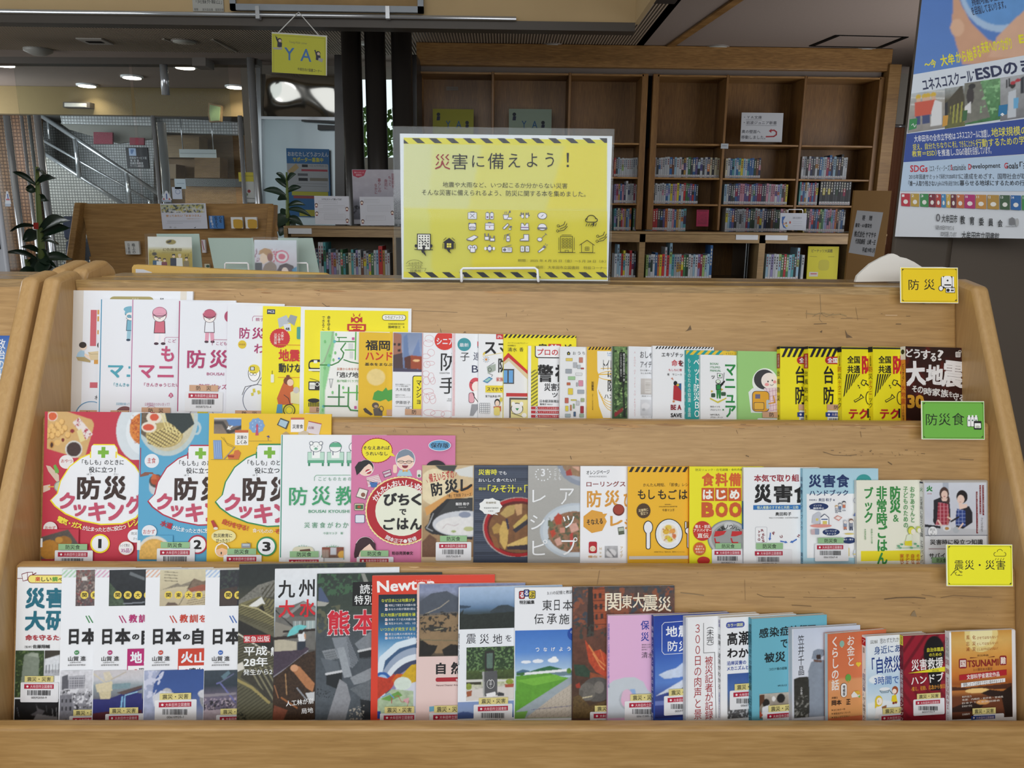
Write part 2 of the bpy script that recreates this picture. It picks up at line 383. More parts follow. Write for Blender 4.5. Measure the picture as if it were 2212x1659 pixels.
# strip in the ceiling running towards the tall bookcase
p0=atZ(1396,134,CZ);p1=atZ(1590,0,CZ)
d=Vector((p1.x-p0.x,p1.y-p0.y,0));nrm=Vector((-d.y,d.x,0)).normalized()*.03
tag(mk('trim_4',[p0-nrm+Vector((0,0,-.012)),p0+nrm+Vector((0,0,-.012)),p0+d*2.2+nrm+Vector((0,0,-.012)),p0+d*2.2-nrm+Vector((0,0,-.012)),p0-nrm+Vector((0,0,.01)),p0+nrm+Vector((0,0,.01)),p0+d*2.2+nrm+Vector((0,0,.01)),p0+d*2.2-nrm+Vector((0,0,.01))],BF,OAKX),kind='structure')

# ------------------------------------------------------------------ the book display rack
XC,HW,BETA,TH=.0367,.86,math.radians(14),.020
T=[(1.508,1.269),(1.348,1.039),(1.223,.8125),(1.088,.598)] # front top edge of each board (Y, Z)
sb,cb=math.sin(BETA),math.cos(BETA)
VB=[-(T[i][1]-T[i+1][1]+.048)/cb for i in range(3)] # tray floor along each board
rack=empty('display_rack',(XC,1.3,0),'long stepped beech display rack, scratched, holding three rows of disaster books','display rack')
def board(name,i,x0,x1,vb,parent,mat=BEECH):
 Y,Z=T[i];f=lambda v,n:(Y+v*sb-n*cb*1,Z+v*cb+n*sb*-1)
 pr=[(Y,Z),(Y+TH*cb,Z-TH*sb+.006),(Y+TH*cb+vb*sb,Z-TH*sb+vb*cb),(Y+vb*sb,Z+vb*cb)]
 return prismX(name,pr,x0,x1,mat,parent,bevel=.006,seg=3)
def tray(i,x0,x1,parent,mat=BEECH):
 Y,Z=T[i];vb=VB[i];y0,z0=Y+vb*sb,Z+vb*cb;Yn,Zn=T[i+1];g=(y0-(Yn+(.026 if i==2 else TH*cb+.001+(z0-Zn)*sb/cb)))/cb
 pr=[(y0,z0),(y0-g*cb,z0+g*sb),(y0-g*cb+.012*sb*-1,z0+g*sb-.012*cb),(y0-.012*sb,z0-.012*cb)]
 return prismX('tray_floor',pr,x0,x1,mat,parent)
def side(x0,x1,parent):
 fr=lambda z:1.452-(1.275-z)*.585
 return prismX('side_panel',[(fr(1.279),1.279),(1.525,1.289),(1.54,1.275),(1.54,.0),(fr(.47),.0),(fr(.47),.47)],x0,x1,BEECH_S,parent,bevel=.010,seg=4)
def back_side(x0,x1,parent):
 return prismX('rear_side_panel',[(1.543,1.275),(1.556,1.29),(1.64,1.303),(1.67,1.285),(1.80,.9),(1.80,0),(1.543,0)],x0,x1,BEECH_S,parent,bevel=.010,seg=4)
for i in range(3):
 board('back_board',i,XC-HW,XC+HW,VB[i]-.012,rack);tray(i,XC-HW,XC+HW,rack)
Y4,Z4=T[3]
prismX('front_board',[(Y4,Z4),(Y4+.024,Z4+.001),(Y4+.024,.06),(Y4,.06)],XC-HW,XC+HW,BEECH,rack,bevel=.007,seg=4)
side(XC-HW-.032,XC-HW,rack);side(XC+HW,XC+HW+.032,rack);back_side(XC-HW-.032,XC-HW,rack);back_side(XC+HW,XC+HW+.032,rack)
prismX('top_board',[(1.505,1.272),(1.527,1.272),(1.527,1.250),(1.505,1.250)],XC-HW,XC+HW,BEECH_T,rack,bevel=.003)
prismX('top_board',[(1.529,1.2705),(1.60,1.2705),(1.60,1.250),(1.529,1.250)],XC-HW,XC+HW,BEECH_T,rack,bevel=.002)
prismX('top_board',[(1.603,1.272),(1.70,1.272),(1.70,1.250),(1.603,1.250)],XC-HW,XC+HW,BEECH_T,rack,bevel=.003)
box('plinth',(XC-HW,Y4+.03,0),(XC+HW,1.79,.06),BEECH_S,rack)
# scratches and rubbed patches on the boards (ink lying on the wood)
def scratches(i,items):
 Y,Z=T[i];S=Surf((XC-HW,Y+VB[i]*sb,Z+VB[i]*cb),(1,0,0),(0,sb,cb),2*HW,-VB[i])
 thin=lambda l:[thin(i)if isinstance(i,list)else(('L',i[1],i[2]*.6,i[3])if i[0]=='L' else i)for i in l]
 k=Ink(S,1.0,1e-5,2e-4).draw(thin(items))
 V=[S.o+S.U*a[0]-S.N*a[1]+S.V*a[2]for a in k.V]
 o=mk('scratches',V,k.F,PRINT,rack,cols=np.concatenate(k.C),world=True);o['kind']='stuff'
D1,D2,D3='6a543a','84694a','c9a980'
def worn(seed,n,x0,x1,y,h): # rubbed patches along a board's upper edge
 r=random.Random(seed);out=[]
 for _ in range(n):
  x,l,a,q=r.uniform(x0,x1),r.uniform(20,130),r.uniform(0,h),r.uniform(2,5)
  out.append(('P',[(x,y+a),(x+l*.3,y+a-q*.4),(x+l*.8,y+a),(x+l,y+a+q*.5),(x+l*.6,y+a+q),(x+l*.2,y+a+q*.7)],r.choice(['a67d4e','b98e59','c8a473','9c7448'])))
 return out
def speck(seed,n,x0,y0,x1,y1,ln=7,w=1.3):
 r=random.Random(seed);out=[]
 for _ in range(n):
  x,y=r.uniform(x0,x1),r.uniform(y0,y1);a=r.choice([0,0,0,.1,1.2]);l=r.uniform(1,ln)
  out.append(('L',[(x,y),(x+l*math.cos(a),y+l*math.sin(a)*.8)],r.uniform(.5,w),r.choice([D1,D2,D2])))
 return out
scratches(0,[worn(11,34,420,1800,618,14),('L',[(696,655),(706,662),(712,661)],2,D1),('L',[(697,618),(700,627)],1.5,D2),('L',[(892,671),(930,672),(988,674)],1.2,D1),('L',[(1094,676),(1094,684)],1.4,D1),('P',[(1004,716),(1008,718),(1000,719)],D1),('L',[(951,710),(953,718)],1.5,D1),('L',[(1048,624),(1052,626)],2,D1),('P',[(1485,712),(1491,702),(1494,712),(1480,716)],D1),('L',[(1224,710),(1227,714)],1.6,D1),('L',[(1771,636),(1773,672),(1770,690),(1776,696)],1.6,'8a7455'),('L',[(1742,670),(1742,688)],1.3,D2),('L',[(1848,664),(1853,692)],1.2,D2),('L',[(1740,677),(1760,679),(1775,676),(1795,680),(1815,678),(1828,682)],4,'9c8257'),('L',[(1755,684),(1770,676),(1785,684),(1800,677)],1.6,'8a7455'),('L',[(1816,688),(1842,687)],1.6,D2),('L',[(1828,686),(1875,689)],1,D2),('L',[(1758,700),(1785,699)],2.4,D1),('L',[(1644,695),(1655,695)],1.2,D1),('L',[(1935,700),(1946,700)],3,D1),('L',[(1957,683),(1966,683)],1.6,D1),('P',[(1825,712),(1830,722),(1842,729),(1828,730)],D1),('P',[(1770,717),(1776,713),(1775,719)],D1),('R',1912,680,1938,682,D3),speck(1,26,900,620,1930,735,6),speck(2,14,420,612,700,640,9)])
scratches(1,[worn(12,26,740,1950,916,7),speck(3,60,720,915,1980,930,12,1.6),('L',[(1778,976),(1800,983),(1830,984),(1850,982)],2.4,'7a6245'),speck(4,24,1770,972,1990,985,8,3),('L',[(2073,992),(2102,993)],3,D2),('L',[(1918,998),(1926,1003)],3,D1),('L',[(1232,985),(1234,992)],2,D1),speck(5,18,1000,940,1980,1000,6),('L',[(1858,932),(1860,944)],1.6,D2),('L',[(1611,984),(1617,986)],3,D1)])
scratches(2,[worn(13,30,800,2000,1216,8),speck(6,60,80,1212,2000,1228,10,1.6),('L',[(1910,1294),(1935,1291),(1975,1290),(1998,1292)],3.6,D1),('L',[(1990,1284),(2020,1289)],2,D2),('L',[(2032,1291),(2060,1286),(2110,1289),(2142,1290)],2,D2),('L',[(1735,1290),(1780,1291),(1848,1290)],1.6,D2),('L',[(1710,1307),(1752,1309)],2,D1),('L',[(1635,1283),(1650,1289),(1694,1290)],1.8,D1),('L',[(1608,1252),(1610,1296)],1,D2),('P',[(1970,1322),(1975,1318),(1980,1332),(1966,1330)],'8a7455'),speck(8,34,1460,1235,2180,1345,7),('L',[(1470,1280),(1500,1283),(1520,1286)],3,'8a7455'),('L',[(1295,1232),(1290,1262)],1.5,D2)])

# neighbouring rack on the left
nr=empty('display_rack',(XC-HW-.3,1.3,0),'second beech display rack at the left edge, only its right side panel and corner showing','display rack')
nx=XC-HW-.032-.009
side(nx-.032,nx,nr);back_side(nx-.032,nx,nr)
for i in range(3):
 board('back_board',i,nx-.65,nx-.032,VB[i]-.012,nr);tray(i,nx-.65,nx-.032,nr)
prismX('front_board',[(Y4,Z4),(Y4+.024,Z4+.001),(Y4+.024,.06),(Y4,.06)],nx-.65,nx-.032,BEECH,nr,bevel=.007,seg=4)
prismX('top_board',[(1.505,1.272),(1.60,1.272),(1.60,1.250),(1.505,1.250)],nx-.65,nx-.032,BEECH_T,nr,bevel=.003)
prismX('top_board',[(1.603,1.272),(1.70,1.272),(1.70,1.250),(1.603,1.250)],nx-.65,nx-.032,BEECH_T,nr,bevel=.003)
side(nx-.682,nx-.65,nr);box('plinth',(nx-.65,Y4+.03,0),(nx-.032,1.79,.06),BEECH_S,nr)

# ------------------------------------------------------------------ book builder
LIBRED='b01f3c'
def sticker(x,y,kind,num='00573630-9',w=62,h=13,full=1,ox=-10):
 """category label + barcode label; x,y = top left of the category strip"""
 col,t={'b':('cda383','防　災'),'f':('93bd8c','防災食'),'s':('ddd088','震災・災害')}[kind];tw={'b':.52,'f':.5,'s':.82}[kind]
 a=[('R',x,y,x+w,y+h,col),('T',x+w*(1-tw)/2,y+2,x+w*(1+tw)/2,y+h-1.5,t,'1d1d1d',.01)]
 yb=y+h;z=w/62
 b=[('Q',x+ox*z,yb+1,x+ox*z+82*z,yb+44*z,2.5,'e6e7ea')]if full else[]
 b+=[('R',x-2*z,yb+5*z,x+w,yb+15*z,LIBRED if full<2 else '24418e'),('E',x+5*z,yb+10*z,2.4*z,2.4*z,'f0e6e8'),('T',x+11*z,yb+6.6*z,x+w-3*z,yb+13.4*z,'大牟田市立図書館','f2dfe3',0)]
 r=random.Random(num);xx=x+5*z
 while xx<x+w-8*z:
  bw=r.choice([.7,.7,1.2,1.6])*z;b.append(('R',xx,yb+18*z,xx+bw,yb+29*z,'2b2b2f'));xx+=bw+r.choice([.7,.9,1.4])*z
 b.append(('T',x+14*z,yb+31.5*z,x+w-15*z,yb+36*z,num,'3a3a3c',0))
 return('STK',a,b)
BOOKS=[[],[],[]]
def book(row,xl,xr,yt,t,cover,label,art,ytr=None,spine=None,kind='soft',sp=()):
 BOOKS[row].append(dict(xl=xl,xr=xr,yt=yt,ytr=yt if ytr is None else ytr,t=t*TF/1000,c=cover,s=spine or cover,label=label,art=art,kind=kind,sp=sp))
def row_plane(i,n=0):
 Y,Z=T[i];return np.array([XC-HW,Y-n*cb,Z+n*sb]),np.array([1.,0,0]),np.array([0,sb,cb]),np.array([0,-cb,sb])
def rowuv(i,x,y,n):
 o,U,V,N=row_plane(i,n);d=ray(x,y);t=((o-EYE)@N)/(d@N);X=EYE+d*t-o;return X@U,X@V
def layout(i,x_shift=0,lst=None):
 prev=[]
 for b in lst:
  n0=n1=.02;t=b['t']
  for it in range(3):
   u0,vt=rowuv(i,b['xl'],b['yt'],n0);u1,_=rowuv(i,b['xr'],b['ytr'],n1);best=None
   for a in np.linspace(0,.05,26):
    need=0;ok=True
    for(pa,pna,pb,pnb)in prev[-7:]:
     for q in np.linspace(max(pa,u0),min(pb,u1),5)if min(pb,u1)>max(pa,u0)-.001 else():
      f=pna+(pnb-pna)*(q-pa)/(pb-pa)+.0006;k=(u1-q)/(u1-u0)
      if k<.03:
       if a<f:ok=False
      else:need=max(need,(f-a)/k)
    if ok and(best is None or need+AW*a<best[0]-1e-6):best=(need+AW*a,a,a+need)
   if best is None:best=(0,.05,.05)
   a,bb=best[1],best[2];n0,n1=bb+t,a+t
  if DBG:print('ROW',i,b['label'][:30],round(n0,3),round(n1,3))
  prev.append((u0,n0,u1,n1));b['pos']=(u0,n0,u1,n1,vt)
def build_book(i,b):
 u0,n0,u1,n1,vt=b['pos'];o,U,V,N=row_plane(i,0)
 P0=o+U*u0+N*n0+V*VB[i];P1=o+U*u1+N*n1+V*VB[i];w=np.linalg.norm(P1-P0);Ub=(P1-P0)/w
 h=vt-VB[i]-.0008;P0=P0+V*.0008;S=Surf(P0,Ub,V,w,h);t=b['t'];K=b['kind']
 nm={'dvd':'video_case'}.get(K,'book');r=empty(nm,mat=S.matrix(),label=b['label'],cat='video case' if K=='dvd' else 'book',group='disaster books in row %d of the display rack'%(i+1))
 if K=='dvd':
  mk('case',bxv(0,.0002,0,w,t,h),BF,plain(('smoke_case' if b['c']=='smoke' else 'clear_white_case'),'b8b4ae' if b['c']=='smoke' else 'eceef2',.25),r,bevel=.0035,seg=3)
 else:
  ct=.0022 if K=='hard' else.0007;ins=.0025 if K=='hard' else.0004
  V_,F_,C_=[],[],[]
  def addb(bx,c):
   n=len(V_);V_.extend(bx);F_.extend([tuple(q+n for q in f)for f in BF]);C_.append(np.tile(np.clip(lin(c)*KF,0,.95),(24,1)))
  addb(bxv(0,0,0,w,ct,h),b['c']);addb(bxv(0,t-ct,0,w,t,h),b['c']);addb(bxv(0,ct,0,ct,t-ct,h),b['s'])
  mk('cover',V_,F_,PRINT,r,cols=np.concatenate(C_))
  mk('pages',bxv(ct,ct,ins,w-ins,t-ct,h-ins),BF,PAGES,r)
 ink=Ink(S);st=[]
 for q in b['art']:
  if q and q[0]=='STK':st.append(q)
  elif isinstance(q,list):ink.draw(q)
  elif q:ink.item(q)
 ink.build('cover_print',r)
 for q in st:
  k1=Ink(S,z0=ink.z+1e-4).draw(q[2]);k1.build('barcode_label',r);Ink(S,z0=k1.z+1e-4).draw(q[1]).build('category_label',r)
 if b['sp']:
  # spine lettering (text, colour, from, to: fractions of the height from the top)
  if 1:
   V_,F_,C_=[],[],[];wd_=t;z=0
   P=lambda a,q,c:(-2e-4-z-q,t-a,c)
   def quad(f0,f1,c):m=len(V_);V_.extend([P(wd_*.01,0,h*(1-f1)),P(wd_*.99,0,h*(1-f1)),P(wd_*.99,0,h*(1-f0)),P(wd_*.01,0,h*(1-f0))]);F_.append((m,m+1,m+2,m+3));C_.append(np.tile(np.clip(lin(c),0,.95),(4,1)))
   for(tx,c,f0,f1)in b['sp']:
    if tx=='#':z+=5e-5;quad(f0,f1,c);continue
    n=len(tx);ch=h*(f1-f0)/n;sz=min(ch*1.05,wd_*.9);z+=2e-5
    for j,q in enumerate(tx):
     G,Fc=glyph(q,0)
     if q==' ' or not len(G):continue
     cz=h*(1-f0)-ch*(j+.5);m=len(V_);V_+=[P(wd_/2+(g[0]-.5)*sz,1e-4,cz+(g[1]-.38)*sz)for g in G]
     for f in Fc:F_.append(tuple(i+m for i in f));C_.append(np.tile(np.clip(lin(c),0,.95),(len(f),1)))
   mk('spine_print',V_,F_,PRINT,r,cols=np.concatenate(C_))
 return r
# ------------------------------------------------------------------ cover art, written down from enlarged views (ox, oy, scale)
def cr(ox,oy,s,items):
 X=lambda v:ox+v/s;Y=lambda v:oy+v/s;Pt=lambda ps:[(X(a),Y(b))for a,b in ps];out=[]
 for it in items:
  if isinstance(it,list):out.append(cr(ox,oy,s,it));continue
  k=it[0]
  if k in('R','T','V'):out.append((k,X(it[1]),Y(it[2]),X(it[3])if it[3]is not None else None,Y(it[4]))+tuple(it[5:]))
  elif k in('Q','QO'):out.append((k,X(it[1]),Y(it[2]),X(it[3]),Y(it[4]),it[5]/s,it[6])+((it[7]/s,)if k=='QO' else()))
  elif k=='K':out.append(it)
  elif k=='P':out.append((k,Pt(it[1]),it[2]))
  elif k in('E','B'):out.append((k,X(it[1]),Y(it[2]),it[3]/s,it[4]/s)+tuple(it[5:]))
  elif k=='O':out.append((k,X(it[1]),Y(it[2]),it[3]/s,it[4]/s,it[5]/s)+tuple(it[6:]))
  elif k=='L':out.append((k,Pt(it[1]),it[2]/s,it[3]))
  elif k=='H':out.append((k,X(it[1]),Y(it[2]),X(it[3]),Y(it[4]),it[5]/s,it[6]/s,it[7]))
  elif k=='A':out.append((k,X(it[1]),Y(it[2]),it[3]/s,it[4]/s,it[5],it[6],it[7]/s)+tuple(it[8:]))
  elif k=='S':out.append(sticker(X(it[1]),Y(it[2]),*it[3:]))
  elif k=='G':
   _,x0,y0,x1,y1,grad,nz,sh=it[:8];q=[]
   for g in sh:
    if g[0]=='e':q.append(('e',X(g[1]),Y(g[2]),g[3]/s,g[4]/s,g[5])+((g[6],g[7]/s)if len(g)>7 else()))
    elif g[0]=='p':q.append(('p',Pt(g[1]),g[2])+((g[3],g[4]/s)if len(g)>4 else()))
    elif g[0]=='l':q.append(('l',Pt(g[1]),g[2]/s,g[3]))
    elif g[0]=='n':q.append(('n',g[1],g[2]/s,g[3],Pt(g[4])if g[4]else None))
    elif g[0]=='s':q.append(('s',g[1]/s,g[2],g[3],g[4],Pt(g[5])if g[5]else None)+((g[6],g[7]/s)if len(g)>7 else()))
   out.append(('G',X(x0),Y(y0),X(x1),Y(y1),grad,(nz[0],nz[1]/s),q)+tuple(it[8:]))
 return out
W,K,GY='e8ebf1','1e1d1f','8d9096'
def head(x,y,r,hair,skin='f0dccb',ol=K,cap=None,body=None,legs=None):
 """small drawn figure: head at x,y with radius r, optional cap, body and legs"""
 o=[]
 if legs:o+=[('P',[(x-r*.7,y+r*2.6),(x-r*.05,y+r*2.6),(x-r*.15,y+r*4.1),(x-r*.75,y+r*4.1)],legs),('P',[(x+r*.05,y+r*2.6),(x+r*.7,y+r*2.6),(x+r*.8,y+r*4.1),(x+r*.2,y+r*4.1)],legs),('E',x-r*.5,y+r*4.2,r*.35,r*.2,ol),('E',x+r*.5,y+r*4.2,r*.35,r*.2,ol)]
 if body:o+=[('P',[(x-r*.75,y+r*.9),(x+r*.75,y+r*.9),(x+r*.85,y+r*2.7),(x-r*.85,y+r*2.7)],ol),('P',[(x-r*.65,y+r*.95),(x+r*.65,y+r*.95),(x+r*.75,y+r*2.6),(x-r*.75,y+r*2.6)],body)]
 o+=[('E',x,y-r*.1,r*1.08,r*1.08,hair if not cap else cap),('E',x,y+r*.2,r*.95,r*.85,ol),('E',x,y+r*.22,r*.88,r*.78,skin),('E',x-r*.3,y+r*.2,r*.09,r*.1,ol),('E',x+r*.3,y+r*.2,r*.09,r*.1,ol),('L',[(x-r*.15,y+r*.55),(x+r*.15,y+r*.55)],r*.08,ol)]
 if cap:o+=[('E',x,y-r*.35,r*1.05,r*.75,ol),('E',x,y-r*.38,r*.98,r*.68,cap),('E',x,y-r*.02,r*.8,r*.2,ol),('E',x,y-r*.05,r*.75,r*.15,cap)]
 else:o+=[('P',[(x-r*1.0,y),(x-r*.8,y-r*.8),(x,y-r*1.15),(x+r*.8,y-r*.8),(x+r*1.0,y),(x+r*.5,y-r*.35),(x-r*.4,y-r*.3)],hair)]
 return o
def B(row,xl,xr,yt,t,cov,label,ox,oy,s,items,**k):book(row,xl,xr,yt,t,cov,label,cr(ox,oy,s,items),**k)

# ---- row 1 (top)
c1=(140,620,5.925)
B(0,153,417,627,8,W,'white large book with red bars and a kneeling boy, leftmost in top row',*c1,[('R',85,35,225,1600,'d6d0c8'),('R',1480,50,1560,200,'dfd8cd'),('Q',570,120,1140,230,60,'a99d68'),('T',860,140,950,160,'そなえ','e8e3c8'),('T',1220,142,1268,160,'監修',K,.01),('R',328,293,405,755,'cd6672'),('R',418,293,470,350,'dba04e'),('R',418,375,470,440,'dba04e'),('R',418,552,470,605,'dba04e'),('R',375,930,470,985,'dba04e'),('R',322,1220,470,1290,'cd6672'),('T',385,1385,430,1440,'水',K,.01),('P',[(148,895),(170,840),(205,810),(250,820),(262,895)],'a9c8dd'),('P',[(145,895),(255,895),(330,940),(330,965),(170,940)],'b39f70'),('E',240,760,45,48,'efd9c4'),('E',232,742,48,40,'3a3431'),('P',[(258,850),(330,880),(330,930),(250,880)],'efd9c4'),('P',[(300,835),(470,815),(470,930),(335,935)],'ddcaa2'),('L',[(300,838),(340,860),(470,855)],3,'6b5f45'),('E',445,745,28,38,'3a3431'),('O',340,1640,195,175,9,'4a8fbc',0,180),('E',340,1640,185,165,'dfe6ee'),('S',195,1575,'b')])
B(0,215,440,646,6,W,'white manual with a blue spine edge and a boy in blue wearing a mask',*c1,[('R',450,158,462,1600,'3b8fb4'),('E',850,360,105,95,W),head(852,350,78,'79b3c8','f3ece8','33475c',None,'79b3c8','9cc6d6'),('E',850,285,95,40,'79b3c8'),('E',825,375,30,22,'6fa3b8'),('E',768,385,20,30,W),('T',555,1000,750,1160,'マ','4fa3b6',.03),('T',795,1015,1000,1150,'ニ','4fa3b6',.03),('T',630,1225,1010,1275,'「きんきゅうじたい','4a9fb0',.012),('T',660,1478,850,1512,'兵定期計画って？','5aa5c0'),('E',770,1640,125,115,'7c4f50'),('S',592,1578,'b')],spine='3b8fb4')
B(0,285,510,647,6,W,'white manual with a pink spine edge and a child in a pink cap',*c1,[('R',852,160,863,1600,'b9709a'),head(1215,355,88,'e3a3b8','f3ece8','4a3340','e3a3b8','cf6d7f','f2eef2'),('L',[(1278,710),(1278,660),(1300,642),(1460,642)],5,'c07a98'),('T',1325,668,1425,710,'こど','b05a80',.01),('T',1235,755,1400,955,'も','c24f77',.03),('T',948,1000,1150,1165,'マ','c24f77',.03),('T',1190,1012,1395,1155,'ニ','c24f77',.03),('T',1018,1225,1470,1275,'「きんきゅうじたい','b8587e',.012),('P',[(1325,1400),(1360,1348),(1395,1400)],'c24f77'),('E',1360,1385,26,26,'c24f77'),('T',1350,1372,1372,1402,'2',W,.02),('R',1352,1400,1368,1418,'c24f77'),('T',1025,1478,1345,1520,'公衆電話のつかい方って？','c080a0'),('O',1110,1590,70,70,4,'b05a80',0,180),('S',990,1540,'b')],spine='b84a7c')
B(0,387,615,650,8,W,'white children\'s safety book with a child in a red hard hat and a barcode sticker',0,600,3.95,[('R',1520,195,1529,1140,'a83f6d'),head(1788,328,52,'a03a58','f3ece8','4a3340','c25f78',W,'e0a0b4'),('L',[(1738,345),(1730,310),(1745,290)],6,'e9b8c4'),('L',[(1838,345),(1848,310),(1835,290)],6,'e9b8c4'),('E',1960,330,45,50,'b04c6c'),('L',[(1812,575),(1812,545),(1826,528),(1940,528)],4,'b05a80'),('T',1845,545,1935,575,'こども','b05a80',.01),('T',1598,615,1755,770,'防','b03a6a',.02),('T',1790,615,1945,770,'災','b03a6a',.02),('T',1765,808,1912,832,'BOUSAI','b0527a',.01),('T',1700,905,1935,950,'防災グッズ','b03a6a',.01),('O',1722,1160,100,45,4,'6d4a55',0,180),('E',1730,1150,45,32,'d3c63c'),('S',1618,915,'b','00587273-4')],spine='a83f6d')
B(0,492,700,658,7,W,'white parent and child book with a man in a yellow head lamp helmet',540,620,3.95,[('L',[(22,290),(22,262),(34,248),(130,248)],4,'b05a80'),('T',48,262,120,292,'親子','b05a80',.01),('T',-90,345,0,440,'防','a8356a',.02),('T',18,345,130,445,'災','a8356a',.02),('T',35,485,125,565,'わ','a8356a',.02),('E',-66,460+30,36,36,'e0c22e'),('T',-92,482,-40,498,'新装版','7b3a2c'),('E',35,735,52,70,K),('E',35,735,47,66,'f4f4f6'),('E',35,700,48,40,'e3cf3a'),('R',2,680,40,712,K),('R',8,684,34,708,'d8dbe0'),('O',12,742,14,13,3,K),('O',42,742,14,13,3,K),('O',60,960,120,130,4,'23315e',60,260),('L',[(-65,920),(-40,850),(60,830),(95,770)],4,K),('P',[(22,870),(42,865),(48,895),(28,902)],'d3c63c'),('P',[(8,905),(28,900),(32,925),(14,930)],'d3c63c'),('P',[(60,885),(80,880),(92,905),(70,918)],'d3c63c'),('S',-125,1052,'b')],spine='8a3a6a')
YE='f2e41c'
B(0,568,745,661,9,YE,'yellow book with red seal badge and a woman in orange pushing a wheelchair',540,620,3.95,[('R',145,190,215,230,'1d2a4a'),('T',154,200,208,220,'MCS',W,.02),('P',[(235,270),(310,238),(345,300),(250,350)],'b9c0c6'),('P',[(345,235),(403,250),(380,330),(318,290)],'9aa0a4'),('P',[(285,320),(345,312),(352,375),(300,378)],'dcdfe2'),('T',302,345,338,370,'48',K,.03),('B',255,435,88,84,'cc2f33',26,.05),('V',262,380,290,455,'大事な','f3dcd2',.015),('V',235,395,262,480,'人を護る','f3dcd2',.015),('V',205,395,232,490,'災害対策','f3dcd2',.015),('Q',400,340,440,445,10,'4e9d8f'),('L',[(240,493),(440,493)],5,'d98c2c'),('T',245,530,425,635,'地震','cc2b30',.03),('T',245,650,440,730,'動けな',K,.03),('L',[(240,770),(440,770)],5,'d98c2c'),('Q',178,745,206,815,6,'e9ead8'),('L',[(190,715),(190,745)],4,K),('P',[(300,780),(355,790),(395,960),(360,1000),(245,1005),(232,950),(270,850)],'c9622c'),('E',325,800,38,34,'7a3f28'),('E',345,815,28,30,'efd0b4'),('E',325,762,16,12,'7a3f28'),('P',[(235,1000),(275,1000),(280,1075),(225,1075)],'4a93bd'),('P',[(345,900),(400,870),(430,900),(430,1000),(350,990)],'e4dfae'),('E',395,880,26,28,'c9c4c0'),('O',335,1050,48,48,7,K),('O',335,1050,30,30,3,'3d6a80'),('L',[(290,920),(330,950),(345,1000)],5,K)],spine='e6d81a')
B(0,650,889,662,6,'eceef0','yellow book with a white border and a red megaphone emblem, tallest yellow cover',540,620,3.95,[('R',462,195,1345,1080,YE),('V',612,245,640,370,'できるこ',K,.015),('V',658,245,686,370,'命を守る',K,.015),('R',830,315,990,370,'bf2b25'),('R',848,330,972,370,YE),('R',866,336,955,350,'bf2b25'),('R',880,357,940,370,'bf2b25'),('R',905,322,916,370,'bf2b25'),('R',842,365,980,385,'bf2b25'),('E',910,280,26,26,'bf2b25'),('E',910,280,13,13,YE),('P',[(862,255),(885,268),(885,292),(862,305)],'bf2b25'),('P',[(958,255),(935,268),(935,292),(958,305)],'bf2b25'),('L',[(880,228),(890,245),(882,250)],6,'bf2b25'),('L',[(940,228),(930,245),(940,250)],6,'bf2b25'),('QO',1130,237,1328,282,20,K,4),('Q',1132,239,1326,280,19,'f2f2e8'),('T',1152,246,1308,272,'ひろばブックス',K,.01),('T',1180,308,1318,322,'危機管理教育研究所',K),('T',1180,330,1285,352,'国崎信江',K,.01),('T',1305,336,1318,350,'著',K),('Q',500,618,640,720,40,K),('Q',510,640,630,690,16,YE),('R',545,625,575,650,'eceee8'),('Q',500,700,640,716,8,'eceee8'),('Q',500,805,640,880,8,K),('Q',508,815,555,870,4,'eceee8'),('O',575,830,16,16,5,'eceee8'),('L',[(512,780),(585,800)],4,K),('L',[(510,838),(552,838)],3,K),('L',[(510,852),(552,852)],3,K),('E',545,968,50,18,K),('H',500,985,595,1020,14,0,K),('S',510,1020,'b')])
B(0,692,842,715,7,'eef0ec','white and green book with an escape map of green roads',540,620,3.95,[('G',598,378,930,1098,[(0,'eef0ec'),(1,'eef0ec')],(0.01,40),[('p',[(598,378),(715,378),(720,470),(690,640),(640,900),(645,1098),(598,1098)],'8fcf90'),('p',[(598,378),(690,378),(690,470),(640,600),(620,800),(640,1098),(598,1098)],'a5dba2'),('l',[(705,378),(690,470),(630,640),(600,660)],6,'9a8f88')],1.8,3),('L',[(598,665),(700,665),(755,640),(790,600),(800,560),(775,530),(815,475)],11,'3f8a44'),('L',[(715,465),(905,465)],10,'3f8a44'),('L',[(745,430),(825,430)],9,'3f8a44'),('L',[(760,432),(760,465)],8,'3f8a44'),('L',[(902,385),(900,620)],11,'56b04e'),('L',[(800,620),(860,640),(925,650)],9,'2f7a3c'),('L',[(810,537),(900,537)],9,'56b04e'),('R',840,480,880,530,'d3d8d6'),('R',850,550,880,610,'d3d8d6'),('E',722,465,13,13,'63b6b8'),('E',672,668,13,13,'63b6b8'),('E',628,1018,13,13,'63b6b8'),('T',742,688,930,710,'災害から命を守る','c26a3c',.01),('T',742,725,925,772,'「逃げ地',K,.02),('T',742,790,928,812,'逃げ地図づくりプロ','5aa552',.01),('L',[(760,835),(760,1015)],12,'2f7a3c'),('L',[(665,938),(805,938)],11,'2f7a3c'),('L',[(630,1015),(838,1015)],12,'2f7a3c'),('L',[(840,855),(838,1015),(860,1050),(925,1055)],12,'3f8a44'),('L',[(795,900),(925,900)],10,'56b04e'),('L',[(912,840),(912,965)],11,'56b04e'),[('E',x,y,9,14,'7cc47c')for x,y in((735,405),(640,465),(728,562),(712,622),(680,585),(795,858),(705,900),(636,690),(620,1050))],('L',[(672,785),(712,785)],4,GY),('L',[(678,785),(690,860)],4,GY),('L',[(706,785),(692,860)],4,GY),('Q',870,430,892,452,4,'c0589a'),('Q',890,1015,910,1040,4,'c0589a'),('E',760,610,9,9,'4a86c8')])
